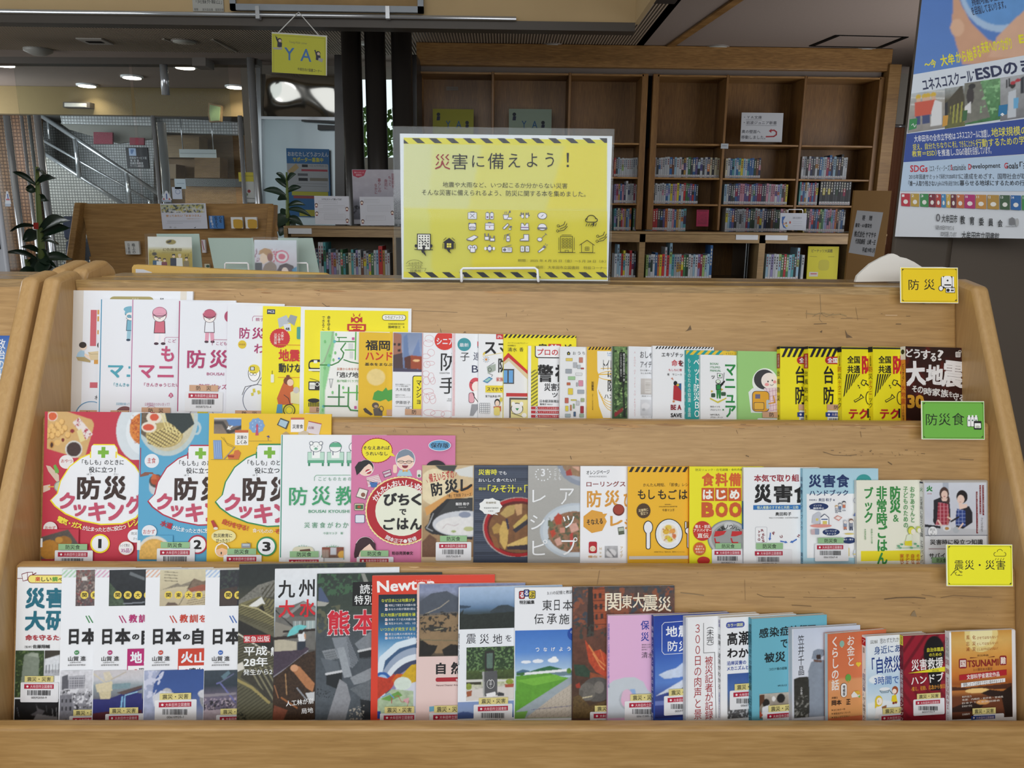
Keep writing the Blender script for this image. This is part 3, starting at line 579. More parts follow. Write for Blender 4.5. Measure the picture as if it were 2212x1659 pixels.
B(0,776,925,717,8,'e8bd2c','mustard yellow handbook with a green prefecture map and black and red title',540,620,3.95,[('T',985,452,1195,540,'福岡',K,.03),('T',985,552,1215,625,'ハンド','cc3a22',.03),('T',980,645,1215,672,'基本をまなぶ',K,.02),('G',985,690,1160,850,[(0,'e8bd2c'),(1,'e8bd2c')],(0,10),[('e',1075,768,78,70,'ead28c',.08,30)],1.6,4),('P',[(1045,960),(1060,900),(1090,880),(1130,890),(1160,855),(1175,880),(1215,870),(1215,960),(1180,975),(1160,955),(1110,975)],'4fa044'),('P',[(965,1040),(985,1030),(1050,1085),(1030,1095),(980,1068)],'4a4038'),('E',1070,1010,30,26,'5b5046'),('E',1075,1018,16,12,'b49b80'),('P',[(1050,1040),(1100,1030),(1130,1060),(1130,1098),(1060,1098)],'5f5850'),('O',1120,1040,18,24,5,'3a342e'),('S',1165,1045,'b')])
B(0,849,998,717,8,'eceef2','white book with a painted dusk street of tower blocks on its upper half',540,620,3.95,[('G',1222,388,1560,722,[(0,'7f8fae'),(.5,'93a2c0'),(1,'5a5472')],(.05,40),[('p',[(1222,388),(1290,400),(1300,700),(1222,722)],'a6705c'),('p',[(1222,580),(1300,560),(1310,722),(1222,722)],'4d3c40'),('p',[(1310,722),(1310,420),(1340,400),(1370,722)],'6b83ad'),('p',[(1390,560),(1440,440),(1470,722),(1390,722)],'7289b4'),('p',[(1318,600),(1380,580),(1470,590),(1470,700),(1320,690)],'a04a2e',.1,20),('p',[(1318,600),(1370,580),(1375,700),(1320,690)],'5b332c'),('p',[(1222,690),(1480,700),(1480,722),(1222,722)],'4a465c'),('e',1420,625,30,10,'f0c48c'),('p',[(1262,480),(1285,478),(1285,500),(1262,502)],'2a2428'),('p',[(1262,530),(1285,528),(1285,550),(1262,552)],'2a2428'),('p',[(1225,480),(1245,480),(1245,500),(1225,500)],'2a2428')],1.4,5),('T',1242,825,1370,838,'防災士事務所ドットコム',K),('T',1242,840,1350,852,'マンション管理士事務所',K),('T',1242,860,1368,888,'大木祐悟',K),('T',1242,915,1325,927,'監修ＮＰＯ法人',K),('T',1242,933,1372,944,'日本マンションネットワーク',K),('T',1242,970,1368,998,'伊藤朋子',K),('L',[(1238,1018),(1378,1018)],2,K),('T',1328,1025,1362,1038,'編著',K),('Q',1385,755,1560,1090,18,K),('Q',1392,762,1560,1085,14,'eee02a'),('V',1415,790,1465,1000,'マンション'[:4],K,.02),('S',1322,1040,'b')])
B(0,912,1062,719,9,'eef0f4','white notebook for seniors with a red disc and pink line drawings',540,620,3.95,[('G',1480,400,1600,1100,[(0,'eef0f4'),(1,'eef0f4')],(0,9),[],4,1),[('O',x,y,rx,ry,2.6,'d88f98')for x,y,rx,ry in((1530,440,38,30),(1522,480,42,28),(1545,560,30,30),(1500,590,40,20),(1540,650,36,18),(1510,660,28,28),(1500,740,30,26),(1545,770,26,40),(1505,800,28,34),(1560,800,22,30),(1520,890,46,26),(1540,930,40,30),(1505,950,26,40),(1560,960,26,36),(1530,1070,50,26),(1600,1080,60,28),(1680,1085,50,30))],('E',1660,455,86,82,'d9392f'),('T',1592,435,1740,492,'シニア',W,.03),('T',1628,560,1780,715,'防',K,.0),('T',1618,725+40,1780,910,'手',K,.0),('T',1618,728,1705,740,'DISASTER',K),('T',1680,950,1720,960,'一般社団',K),('T',1680,965,1720,975,'認定協会',K),('R',1466,392,1474,1100,'d9b0b4')])
B(0,977,1125,720,9,'eef1f5','white book with a teal disc and a walking child carrying a pink backpack',540,620,3.95,[('H',1730,395,1748,1100,9,4,'dba0a8'),('G',1728,395,1750,1100,[(0,'f0dde0'),(1,'f0dde0')],(0,9),[('s',9,.35,60,'d08890',None)],1.2,1),('E',1828,490,58,56,'3d98a2'),('T',1788,478,1866,510,'最新',W,.01),('T',1795,560,1872,632,'子',K),('T',1905,555,1975,625,'連','2b2f52'),('T',1893,668,1948,730,'B','2b2f52'),('T',1940,425,1960,520,'よ','2b2f52'),('R',1940,465,1955,505,'d05055'),('E',1925,835,55,62,'d4505c'),('E',1935,850,42,46,'f6e9e2'),('L',[(1878,815),(1900,820)],4,K),('P',[(1900,890),(1950,880),(1960,990),(1890,1000)],'f4f2f2'),('Q',1865,900,1915,990,18,'7a4a58'),('Q',1869,904,1911,986,16,'e5a9b4'),('L',[(1900,900),(1915,940),(1945,980)],6,K),('P',[(1890,1000),(1950,1000),(1950,1030),(1905,1098),(1875,1098)],'9b9ea4')])
B(0,1034,1180,721,8,'eff1f4','white smartphone guide with a sketched radio and a boy with a phone',540,620,3.95,[('R',2100,400,2160,445,'cc2e3a'),('T',2110,412,2150,436,'iPh',W,.01),('T',1998,470,2100,572,'ス',K,.03),('T',2120,480,2200,572,'マ',K,.03),('P',[(1990,560),(2010,555),(2000,580),(1985,580)],'e5c94a'),('L',[(1985,590),(2150,560)],5,'e8d488'),('E',2015,618,10,10,'d88c3c'),[('L',[(2015+16*math.cos(a),618+16*math.sin(a)),(2015+27*math.cos(a),618+27*math.sin(a))],3,'55708a')for a in[i*math.pi/5 for i in range(10)]],('T',2118,605,2200,730,'防',K,.02),('P',[(2020,680),(2095,655),(2095,710),(2030,740)],'a8b4a8'),('O',2045,705,14,16,4,K),('L',[(2035,675),(2082,645)],3,K),('L',[(2040,740),(2070,750),(2060,765)],3,K),('P',[(1985,805),(2040,765),(2070,780),(2025,820)],'3f86b8'),('P',[(1998,802),(2038,775),(2058,783),(2024,810)],'9fd0c4'),('T',2100,770,2160,805,'家族','cc4a3a',.01),('R',2008,840,2160,900,'ecd63a'),('T',2022,855,2155,888,'スマホで',K,.02),('T',2008,922,2105,942,'宮下由多加',K,.01),('T',2112,922,2140,940,'[著]',K),[('R',1960+i*16,985,1975+i*16,1005,'e9eaec')for i in range(5)],('R',1958,990,2045,1075,'7d838a'),[('R',1962+i*17,994+j*17,1975+i*17,1007+j*17,'eff1f4')for i in range(5)for j in range(5)],('E',2108,985,24,32,K),('E',2108,992,18,24,'f2d8c4'),('P',[(2075,1020),(2140,1015),(2140,1060),(2085,1050)],'c8663a'),('Q',2080,1025,2130,1095,14,'e6d678'),('E',2140,960,10,20,'d6c53a')])
c3=(1080,700,3.95)
B(0,1088,1245,722,9,'f3e41e','yellow hazard striped book with a red roofed house and a white cat',*c3,[('H',30,85,650,118,38,22,K),('R',30,118,650,124,'f3e41e'),('T',65,155,240,168,'ファイナンシャルプランナー／',K),('T',65,176,135,190,'社会福祉士',K),('T',65,200,145,235,'清水',K,.005),('T',165,200,200,235,'香',K,.005),('R',412,170,520,240,'c9322e'),('T',330,168,400,230,'家',K,.03),('T',425,175,510,235,'族',W,.03),('T',550,172,610,230,'ど',K,.02),('P',[(30,330),(75,285),(240,450),(240,800),(30,800)],'e8e9ea'),('P',[(30,290),(70,245),(240,400),(240,430),(72,285),(30,325)],'cc2c2c'),('P',[(30,325),(72,285),(240,430),(240,475),(75,315),(30,350)],'dcc9a0'),('R',30,383,120,510,'4a4a4c'),('R',30,395,110,500,'6aa6dc'),('R',62,395,74,500,'4a4a4c'),('R',52,588,240,618,'c23636'),('R',78,628,240,800,'5a5550'),('R',92,645,240,800,'e6dc9a'),('E',145,720,52,48,K),('E',145,722,47,44,'f2f2f0'),('E',112,682,16,20,'f2f2f0'),('E',182,682,16,20,'f2f2f0'),('P',[(130,718),(162,718),(146,740)],'3f9a5a'),('E',205,778,22,20,'f2f2f0'),('L',[(100,760),(190,790)],4,K)])
B(0,1141,1288,747,10,'eff0f2','white and yellow handbook with huge black title and red checklist bars',*c3,[('R',265,185,325,700,'f0e032'),('G',265,390,322,700,[(0,'efe13c'),(1,'efe13c')],(0,9),[('s',26,.45,55,'6a6a2a',None)],1.3,1),('Q',298,140,620,290,24,K),('Q',305,130,620,282,20,'f2f2f2'),('T',318,210,560,268,'プロの防','c42430',.02),('T',320,345,455,495,'警',K,.04),('T',470,345,600,495,'視',K,.04),('T',378,505,540,570,'災害対',K,.02),('T',445,585,545,625,'ツイ',K,.02),('T',340,645,530,670,'日本経済新聞出版',K,.01),('T',340,676,395,692,'警視庁',K,.01),('T',402,680,450,690,'編集協力',K),[[('R',265,y,520,y+24,'c0323a'),('R',303,y+3,322,y+21,W),('L',[(306,y+10),(312,y+17),(322,y+4)],4,K),('T',330,y+5,w,y+20,t,'f5e5e2')]for y,t,w in((704,'ヘリにシグナルを送れ',497),(738,'ラップでスマホを守る',495),(774,'水で作るカップ焼きそ',505))]],spine='f0e9a0')
B(0,1210,1330,750,8,'eef0f2','slim white book scattered with small drawings of household supplies',*c3,[('P',[(568,248),(585,232),(603,248),(598,248),(598,264),(573,264),(573,248)],K),('R',582,246,590,258,'e6d64a'),('T',622,235,648,262,'お',K),('T',662,235,688,262,'う',K),('T',702,235,726,262,'ち',K),[[('Q',x-w-1.5,y-h-1.5,x+w+1.5,y+h+1.5,5,'8a8480'),('Q',x-w,y-h,x+w,y+h,5,c)]for x,y,w,h,c in((590,303,28,12,'e5cf6a'),(690,307,16,22,'c98474'),(640,350,16,22,'b8bcc2'),(672,365,13,16,'bcc4ca'),(702,379,13,6,'b04a4c'),(585,402,26,18,'a3aab2'),(672,427,27,10,'e2e5e8'),(610,461,30,14,'a4cc9c'),(584,510,15,11,'c46c4c'),(688,505,19,24,'db94a8'),(655,515,6,16,'b0b4b8'),(600,575,20,26,'e6cf4e'),(688,577,28,16,'a8b0ba'),(567,652,15,22,'c56a5c'),(627,648,24,5,'d9cf5a'),(702,648,15,15,'a8b48a'),(661,674,13,18,'c9cccf'),(568,720,12,22,'e3d24e'),(602,714,6,24,'c07a4a'),(627,700,6,20,'8fb080'),(697,730,14,30,'a63a44'),(576,780,22,14,'a4b4b8'),(634,768,9,20,'4f6a8a'),(694,780,18,14,'9cb49c'))]])
B(0,1268,1400,749,9,'e9bc36','amber book with striped top edge and a white drawing of a toilet',*c3,[('H',752,195,955,220,28,15,K),('P',[(828,230),(990,230),(990,800),(880,800),(845,700),(828,560),(845,440),(830,400)],'f0f0ee'),('O',990,440,155,40,7,'e9bc36',90,270),('L',[(860,380),(990,375)],6,'e9bc36'),('L',[(830,430),(990,425)],9,'e9bc36'),[('O',990,560+i*18,150-i*10,110+i*8,5,'e9bc36',180,262)for i in range(4)],('T',915,240,965,256,"Let's",'3d86c0'),('T',918,262,975,273,'Disaster','3d86c0'),('T',880,305,965,392,'トイレ',K,.01),('T',918,405,970,455,'は',K,.01),('T',918,475,990,575,'防',K,.01),('T',890,600,965,635,'ハン',K,.01),('V',778,488,800,570,'加藤篤','4a3a20',.01),('V',784,595,794,735,'日本トイレ研究所代表理事','6b5628')],spine='e6e2d8')
B(0,1323,1440,748,9,'3f5a3a','narrow book with a dark green forest photograph and black title strip',*c3,[('G',975,192,1400,795,[(0,'6b8a55'),(.5,'4c6a3c'),(1,'34502e')],(.45,26),[('n',.18,22,'1f2f1c',None),('n',.34,14,'9fbf7a',None),('l',[(1060,480),(1050,560),(1068,795)],16,'1b201c'),('l',[(990,350),(1040,450),(1055,600)],5,'1b201c'),('p',[(975,760),(1050,710),(1050,740),(980,795)],'8f2f34')],1.4,9),('R',1018,240,1068,495,'121812'),('V',1024,250,1040,450,'こころのセラピー森川すう','e8ece8'),('V',1048,250,1066,490,'明日の防災宮川一夫','e8ece8')],spine='c9ccd0')
B(0,1358,1490,748,10,'e9ecf0','white book with pale product photographs and thin black title',*c3,[('V',1140,230,1160,790,'A BOOK OF TIPS TO PROTECT','d9aab0',0),('T',1195,232,1300,292,'おしゃ',K),('T',1197,315,1295,372,'アイデ',K),('T',1197,388,1300,402,'日々の暮らしに','555'.ljust(6,'5')),('T',1200,412,1300,426,'もしもの時に','555555'),('G',1200,465,1330,600,[(0,'cfcac6'),(1,'b9b4b0')],(.08,20),[('p',[(1235,480),(1285,480),(1285,590),(1235,590)],'d9d6d2'),('s',16,.4,90,'a8a29c',[(1240,490),(1283,490),(1283,580),(1240,580)])],1.6,2),('T',1208,610,1300,620,'簡易コンロ','777777'),('G',1198,645,1330,780,[(0,'d6d8dc'),(1,'c6c8cc')],(.03,20),[('e',1240,700,36,28,'e2e3e6'),('e',1225,730,14,12,'aeb0b4')],1.6,2),('T',1208,788,1290,797,'コンロ','777777')],spine='dadde2')
B(0,1410,1542,747,10,'eff1f4','white book with a striped top edge and a penguin in a red cape',*c3,[('H',1326,190,1815,212,26,14,K),('T',1378,240,1560,280,'エキゾチッ',K,.015),('T',1463,305,1560,360,'命を','c8303a',.015),('T',1525,310,1565,360,'を',K,.01),('T',1437,380,1550,402,'もしもに備','c8505a',.01),('T',1425,420,1550,440,'著　サニーカ',K),('P',[(1455,465),(1480,480),(1470,455)],'c88a74'),('E',1495,505,16,20,K),('P',[(1480,525),(1545,510),(1545,660),(1475,645)],'b22f38'),('P',[(1500,510),(1545,505),(1545,570)],'2f5e8a'),('E',1515,520,12,10,'d9b43a'),('E',1480,660,10,10,'d08a5c'),('T',1455,688,1545,732,'BE A','8f1f2c',.04),('T',1455,760,1550,795,'SAVE',K,.03)],spine='e8eaee')
B(0,1482,1592,756,10,'2a9c9a','teal pet safety book with yellow stripes along the top',*c3,[('H',1555,225,2030,262,62,36,'e9c63e'),('P',[(1900,265),(1915,232),(2035,232),(2035,265)],'e9c63e'),('T',1925,242,1990,262,'イラスト',K),('V',1600,290,1628,795,'もしものための知識・意識','e8f0ee'),('V',1648,290,1706,800,'ペット防災ＢＯ','f0f6f4',.01)],spine='2f9fa0',sp=(('ペット防災BOOK','eef4f2',.25,.95),('#','e9c63e',.92,.99)))
B(0,1513,1640,766,10,'f0f2f4','white manual with green katakana title and a child planting a flag',*c3,[('T',1793,330,1862,348,'BOSAI','3a8a4c',.02),('T',1793,360,1878,378,'ITSUMO','3a8a4c',.02),('T',1793,388,1885,406,'MANUAL','3a8a4c',.02),('V',1912,325,2015,800,'マニュア','2b8a45',.03),('P',[(1850,418),(1900,425),(1895,460),(1855,462)],K),('P',[(1854,422),(1896,428),(1892,456),(1858,458)],'eef2ee'),('E',1874,440,9,9,'3a8a4c'),('L',[(1912,415),(1900,520)],4,K),('E',1860,492,22,20,K),('E',1860,490,18,15,'dfeeda'),('P',[(1840,515),(1880,510),(1915,480),(1920,490),(1885,535),(1885,560),(1842,562)],K),('P',[(1846,520),(1878,515),(1880,556),(1848,558)],'2b8a45'),('P',[(1845,562),(1885,562),(1882,635),(1868,635),(1862,585),(1858,635),(1848,635)],'2b8a45'),('P',[(1790,628),(1855,660),(1930,625),(1930,635),(1858,675),(1790,640)],'d3c84e'),('Q',1800,590,1835,625,8,'3c5a44'),('Q',1885,580,1925,612,8,'3c5a44'),('P',[(1798,565),(1820,572),(1800,585)],'d8b83a'),('P',[(1884,550),(1905,556),(1886,570)],'d8b83a'),('T',1802,438,1830,468,'ツ',K,.02),('T',1793,698,1875,712,'防災イツモ',K,.01),('T',1793,725,1882,738,'プロジェクト',K,.01),('R',1896,725,1908,738,'3a8a4c'),('T',1793,765,1873,780,'NPO法人',K,.01),('T',1793,788,1897,802,'プラス・アーツ',K,.01)],spine='e4e8e8')
c4=(1600,540,3.614)
B(0,1594,1730,758,9,'9ccf7e','light green book with a smiling child holding an orange backpack',*c4,[('E',190,1030,100,108,'eef3ec'),('P',[(60,1110),(90,1080),(290,1040),(300,1270),(80,1270)],'e8ecea'),('E',185,1010,82,78,'3e3e40'),('E',222,1020,62,62,'f5ebe2'),('P',[(180,1080),(290,1070),(300,1260),(220,1260)],'e8d2da'),[('L',[(200+i*24,1080),(215+i*20,1255)],2.5,'b87a98')for i in range(4)],[('L',[(195,1110+i*38),(295,1090+i*38)],2.5,'b87a98')for i in range(5)],('E',212,1027,5,7,K),('E',246,1018,5,7,K),('E',203,1050,17,12,'efa0a0'),('E',264,1030,12,12,'efa0a0'),('L',[(228,1052),(243,1058),(255,1048)],3,K),('Q',88,1100,222,1262,30,'3f3a44'),('Q',92,1104,218,1258,28,'e2a62e'),('Q',100,1188,182,1248,10,'3f3a44'),('Q',104,1192,178,1244,8,'e8b546'),('R',112,1126,150,1160,'6c6a88'),('Q',198,1170,222,1240,8,'b8c4cc'),('L',[(215,1200),(265,1190),(255,1140)],9,'d89a28'),('S',165,1262,'b')])
def taifu(x,n,l):
 B(0,1685+x/3.614,1808+x/3.614,748,18,'f1e423',l,*c4,[('R',x+270,752,x+760,768,'1b1f2a'),[('P',[(x+318+j*42,836),(x+338+j*42,836),(x+372+j*42,768),(x+348+j*42,768)],'22202c')for j in range(10)],('Q',x+438,832,x+640,890,28,'b3262e'),('T',x+456,840,x+535,882,'全国',W,.03),('V',x+420,905,x+510,1045,'台',K,.02),('V',x+420,1065,x+510,1205,'防',K,.02),('S',x+448,1205,'b','00632%d77-2'%n,62,12,2,2)],sp=(('#','1b1f2a',0,.03),('#','b3262e',.08,.25),('全国共通','f0e0e0',.09,.24),('台風防災',K,.26,.64),('vol',K,.64,.70),(str(n),'c42430',.71,.76),('事前準備編',K,.78,.97)))
taifu(0,1,'yellow typhoon video case with wavy stripes and a numeral one on its spine');taifu(220,2,'yellow typhoon video case with wavy stripes and a numeral two on its spine')
def zenkoku(x,n,l):
 B(0,1818+x/3.614,1940+x/3.614,749,18,'f1e423',l,*c4,[('R',x+760,758,x+1240,772,'1b1f2a'),('T',x+832,826,x+930,885,'全国',K,.03),('T',x+832,900,x+932,962,'共通',K,.03),('T',x+945,822,x+1040,968,'防','c42430',.04),[('P',[(x+800+j*19,1150-j*27),(x+810+j*19,1136-j*27),(x+835+j*19,968),(x+825+j*19,968)],K)for j in range(6)],('P',[(x+935,1040),(x+950,1010),(x+985,1020),(x+965,1062),(x+945,1055)],K),('P',[(x+942,1040),(x+953,1018),(x+976,1025),(x+962,1054),(x+948,1049)],'f1e423'),('L',[(x+975,1040),(x+1005,1065)],9,K),('P',[(x+912,1050),(x+928,1062),(x+914,1066)],K),('P',[(x+918,1075),(x+930,1068),(x+928,1082)],K),('P',[(x+880,1175),(x+925,1150),(x+935,1122),(x+962,1150),(x+935,1165),(x+890,1192)],K),('P',[(x+886,1176),(x+928,1154),(x+938,1134),(x+952,1150),(x+930,1160),(x+892,1184)],'f1e423'),('O',x+1000,1155,24,50,6,K),('T',x+842,1238,x+990,1318,'テク','b8202c',.04),('R',x+985,1238,x+1000,1310,K)],sp=(('#','1b1f2a',0,.06),('全国共通',K,.1,.22),('防','b3262e',.22,.29),('災',K,.3,.37),('テクニ','b3262e',.38,.55),('ック',K,.56,.7),(str(n),K,.78,.84),('基礎知識編',K,.86,.99)))
zenkoku(0,1,'yellow technique video case with hammer and torch, numeral one on its spine');zenkoku(243,2,'yellow technique video case with hammer and torch, numeral two on its spine')
B(0,1956,2081,748,19,'3a1d16','dark brown book with jumbled huge white title and gold thirty, rightmost in the top row',*c4,[('G',1280,750,1750,1340,[(0,'2c1a16'),(.6,'3a1512'),(1,'2a1210')],(.3,90),[('n',.3,60,'571c18',None)],3,4),('T',1290,772,1345,835,'ど','e8e6e4',.03),('T',1350,775,1400,845,'う','e8e6e4',.03),('T',1405,780,1480,855,'す','e8e6e4',.03),('T',1480,805,1525,870,'る','e8e6e4',.03),('T',1535,780,1582,862,'?','e8e6e4',.012),('T',1285,865,1440,1060,'大','eceaea',.05,4),('T',1445,895,1580,1050,'地','eceaea',.05,-3),('T',1572,865,1740,1075,'震','eceaea',.04,-6),('T',1335,1060,1375,1110,'そ','e8e6e4',.03),('T',1378,1065,1422,1118,'の','e8e6e4',.03),('T',1425,1075,1490,1135,'時','e8e6e4',.03),('T',1492,1080,1555,1140,'家','e8e6e4',.03),('T',1558,1088,1618,1150,'族','e8e6e4',.03),('T',1622,1105,1650,1148,'を','e8e6e4',.02),('T',1652,1115,1700,1175,'守','e8e6e4',.03),('T',1702,1130,1748,1180,'る','e8e6e4',.03),('T',1297,1130,1428,1235,'30','d9a032',.05),('Q',1672,795,1712,838,6,'d8d4d0'),('T',1678,800,1706,832,'市民','3a2420'),('O',1706,795,11,11,5,'c9c0b8')],spine='e39c38',sp=(('#','e8e6e2',0,.15),('●',K,.02,.1),('どうする？',K,.19,.42),('大地震','b3262e',.43,.66),('３０の知恵',K,.67,.84),('大地震','b3262e',.88,.99)))

# ---- row 2 (middle)
cA=(60,870,4.74);cB=(440,870,4.608);cC=(900,980,4.608);cD=(1340,980,5.53);cE=(1700,960,4.32)
def cooking(dx,dy,line,num,top,cov):
 """the shared layout of the three children's cookbooks: rounded badge, cross, title"""
 X=lambda v:v+dx;Y=lambda v:v+dy;t=[]
 oval=[(640,520),(640,460),(665,420),(880,420),(910,460),(915,515),(1010,565),(1100,640),(1190,780),(1230,930),(1210,1060),(1120,1180),(980,1240),(760,1250),(560,1210),(390,1140),(280,1060),(232,1000),(300,930),(330,800),(420,650),(540,555),(620,520)]
 cxm,cym=770,850;inner=[(cxm+(a-cxm)*.972,cym+(b-cym)*.965)for a,b in oval]
 t+=[('P',[(X(a),Y(b))for a,b in oval],line),('P',[(X(a),Y(b))for a,b in inner],'edeff3'),('R',X(638),Y(500),X(652),Y(565),line),('R',X(900),Y(500),X(914),Y(565),line),('Q',X(652),Y(434),X(900),Y(580),20,'edeff3'),('R',X(756),Y(452),X(796),Y(564),'7cb53c'),('R',X(720),Y(488),X(832),Y(528),'7cb53c'),('T',X(558),Y(580),X(985),Y(636),'「もしも」のときに','1f1d1e',.012),('T',X(628),Y(655),X(900),Y(715),'役に立つ！','1f1d1e',.015),('T',X(608),Y(722),X(655),Y(740),'ぼう','1f1d1e'),('T',X(882),Y(722),X(930),Y(740),'さい','1f1d1e'),('T',X(508),Y(752),X(748),Y(990),'防','3c2a26',.035),('T',X(778),Y(748),X(1015),Y(995),'災','3c2a26',.035)]
 for q,x0,y0,x1,y1,r in(('ク',325,915,480,1095,-10),('ッ',465,1040,600,1165,-5),('キ',622,1020,805,1210,0),('ン',820,1010,990,1200,6),('グ',1005,945,1180,1130,10)):
  t.append(('T',X(x0),Y(y0),X(x1),Y(y1),q,'c2506a',.045,r))
 t+=[('E',X(745),Y(1440),100,98,line),('E',X(745),Y(1440),84,82,'edeff3'),('T',X(705 if num!='1' else 726),Y(1393),X(787 if num!='1' else 760),Y(1487),num,'1b1a1b',.04)]
 return t
plate=[('e',1190,280,285,330,'d5dde2',.03,30),('e',1220,290,215,250,'e2e8ec')]
B(1,97,330,889,11,'c2384a','red children\'s cookbook with a board of biscuits, leftmost in the middle row',*cA,[('G',200,90,1250,580,[(0,'c2384a'),(1,'c2384a')],(.0,20),[('p',[(200,90),(400,90),(650,170),(675,210),(670,260),(590,560),(560,575),(200,470)],'d2ab70',.06,30),('e',250,138,52,50,'e8dcd4'),('e',250,138,44,42,'d8643c',.2,12)]+[q for x,y in((345,195),(300,225),(240,245),(320,250),(380,260),(265,290),(345,295),(210,290),(250,340),(310,320),(200,340),(410,330))for q in(('e',x,y,30,34,'b07d3a'),('e',x-2,y-4,26,29,'e6bb74',.12,10))]+[('e',360,378,30,32,'e0b878'),('e',362,380,17,20,'7a2a24'),('e',305,408,30,30,'e6bb74'),('e',248,430,26,38,'cf9850'),('e',248,432,15,28,'4a2c20'),('e',455,288,30,30,'d8a860'),('e',455,288,22,20,'8f2f34'),('p',[(455,200),(520,148),(665,320),(600,378)],'e6dcd8'),('n',.1,12,'b33a50',[(455,200),(520,148),(560,195),(500,260)]),('n',.05,12,'b33a50',[(540,310),(600,250),(665,320),(600,378)]),('p',[(500,290),(545,262),(590,380),(540,405)],'e3d296'),('e',475,475,88,88,'d7d5d0'),('e',475,475,75,74,'453230',.25,8)]+plate+[('e',1190,260,150,165,'d8843c',.35,14),('n',.15,14,'b5502a',[(1040,130),(1250,100),(1250,420),(1100,420)])],1.5,11),('E',395,605,74,70,'e9e5e4'),('T',342,578,458,614,'おやつ','b8443c',.01),('P',[(185,640),(230,650),(320,740),(325,820),(290,800),(210,700)],'d9c2ae'),('P',[(262,645),(285,630),(318,690),(320,720),(285,720)],'6fae4c'),('P',[(160,850),(230,835),(230,890),(160,920)],'d9c2ae'),('L',[(215,860),(290,858)],12,'e0a83a'),('E',328,858,58,58,'8e948f'),('E',325,858,46,46,'c3cab4'),cooking(0,0,'f1dc26','1',None,None),('A',760,310,1000,975,-116.5,-101.5,66,'電気・ガス','f0e04a',.035),('A',760,310,1000,985,-101,-75.3,50,'が止まったときに役立つ','f3e9e6',.02),('A',760,310,1000,975,-74.5,-64,68,'レシピ','f0e04a',.035),('E',240,1285,72,70,'e6e0dc'),('T',188,1258,295,1302,'おかず','b8443c',.01),('G',150,1290,530,1600,[(0,'c2384a'),(1,'c2384a')],(0,9),[('p',[(150,1370),(420,1292),(530,1440),(530,1600),(150,1600)],'57504a',.25,12),('e',235,1500,110,100,'b07a2c',.2,16),('e',380,1420,80,60,'9a6a2a',.2,16),('e',330,1400,40,30,'c08c3a')],1.6,6),('R',140,1385,162,1475,'e6e8e8'),('E',1015,1485,80,74,'c9603c'),('E',1015,1485,74,68,'f0eeee'),('T',965,1487,1070,1530,'35品！','a43a8a',.02),('T',958,1440,1052,1470,'レシピ数は',K),('E',1110,1360,78,68,'edeff3'),('T',1070,1320,1160,1350,'防災に',K),('T',1090,1375,1150,1400,'ぴった',K),('S',330,1440,'f','00573611-8',62,13,1,-9)],ytr=889,spine='c2384a',kind='hard')
B(1,303,560,892,11,'5aa6cb','blue children\'s cookbook with a glass bowl of noodles',*cA,[('G',1160,100,1860,560,[(0,'5aa6cb'),(1,'5aa6cb')],(.02,60),[('e',1730,260,45,70,'b7cbd2'),('e',1725,262,26,48,'5aa6cb'),('e',1430,170,310,375,'bcc9c8',.08,30),('e',1430,165,270,330,'c9c2a6',.15,24),('p',[(1160,100),(1240,100),(1380,300),(1240,380),(1160,320)],'6a5a48',.4,14),('e',1400,330,190,130,'b8a468',.2,14),('s',26,.42,35,'e0cf8c',[(1220,320),(1580,180),(1570,400),(1380,460),(1220,420)]),('s',34,.3,120,'5b4a30',[(1220,330),(1560,200),(1540,400),(1380,455),(1230,420)]),('s',30,.35,-20,'e6d898',[(1340,120),(1480,120),(1600,330),(1400,300)]),('e',1290,150,78,62,'e6ddcc'),('e',1292,148,46,38,'d4583c'),('e',1240,250,78,56,'e6ddcc'),('e',1235,252,58,34,'d4583c'),('p',[(1400,100),(1660,100),(1705,215),(1580,320),(1500,240),(1420,190)],'2f3a3a',.12,12)],1.4,12),('E',1270,595,74,72,'e5e9ee'),('T',1225,562,1310,620,'主食','c0504c',.012),('P',[(1150,740),(1200,710),(1280,712),(1290,730),(1150,760)],'8a5a4a'),('G',1240,730,1390,940,[(0,'5aa6cb'),(1,'5aa6cb')],(0,9),[('e',1310,850,70,95,'c6cbd0',.1,20),('e',1315,800,72,70,'4a4642'),('e',1310,790,52,50,'b5502e',.3,12),('p',[(1280,720),(1305,725),(1320,780),(1260,780)],'c9683c'),('p',[(1310,830),(1370,850),(1360,880),(1310,870)],'a8383c')],1.6,2),('R',1150,460,1158,740,'b02a44'),cooking(995,10,'b22a44','2',None,None),('A',1755,325,1000,978,-113,-105.8,64,'水道','b9283c',.035),('A',1755,325,1000,985,-105.5,-79,50,'が止まったときに役立つ','eef2f4',.02),('E',1250,1318,76,68,'e6e9ee'),('T',1188,1295,1308,1342,'おかず','c0504c',.01),('G',1150,1355,1490,1600,[(0,'5aa6cb'),(1,'5aa6cb')],(0,9),[('e',1300,1580,190,220,'d8d6cc'),('e',1300,1590,170,200,'dcae58',.3,16)],1.6,3),('R',1125,1405,1160,1505,'e8ebe8'),('S',1370,1422,'f','00573612-6',62,13,1,-9)],spine='5aa6cb',kind='hard')
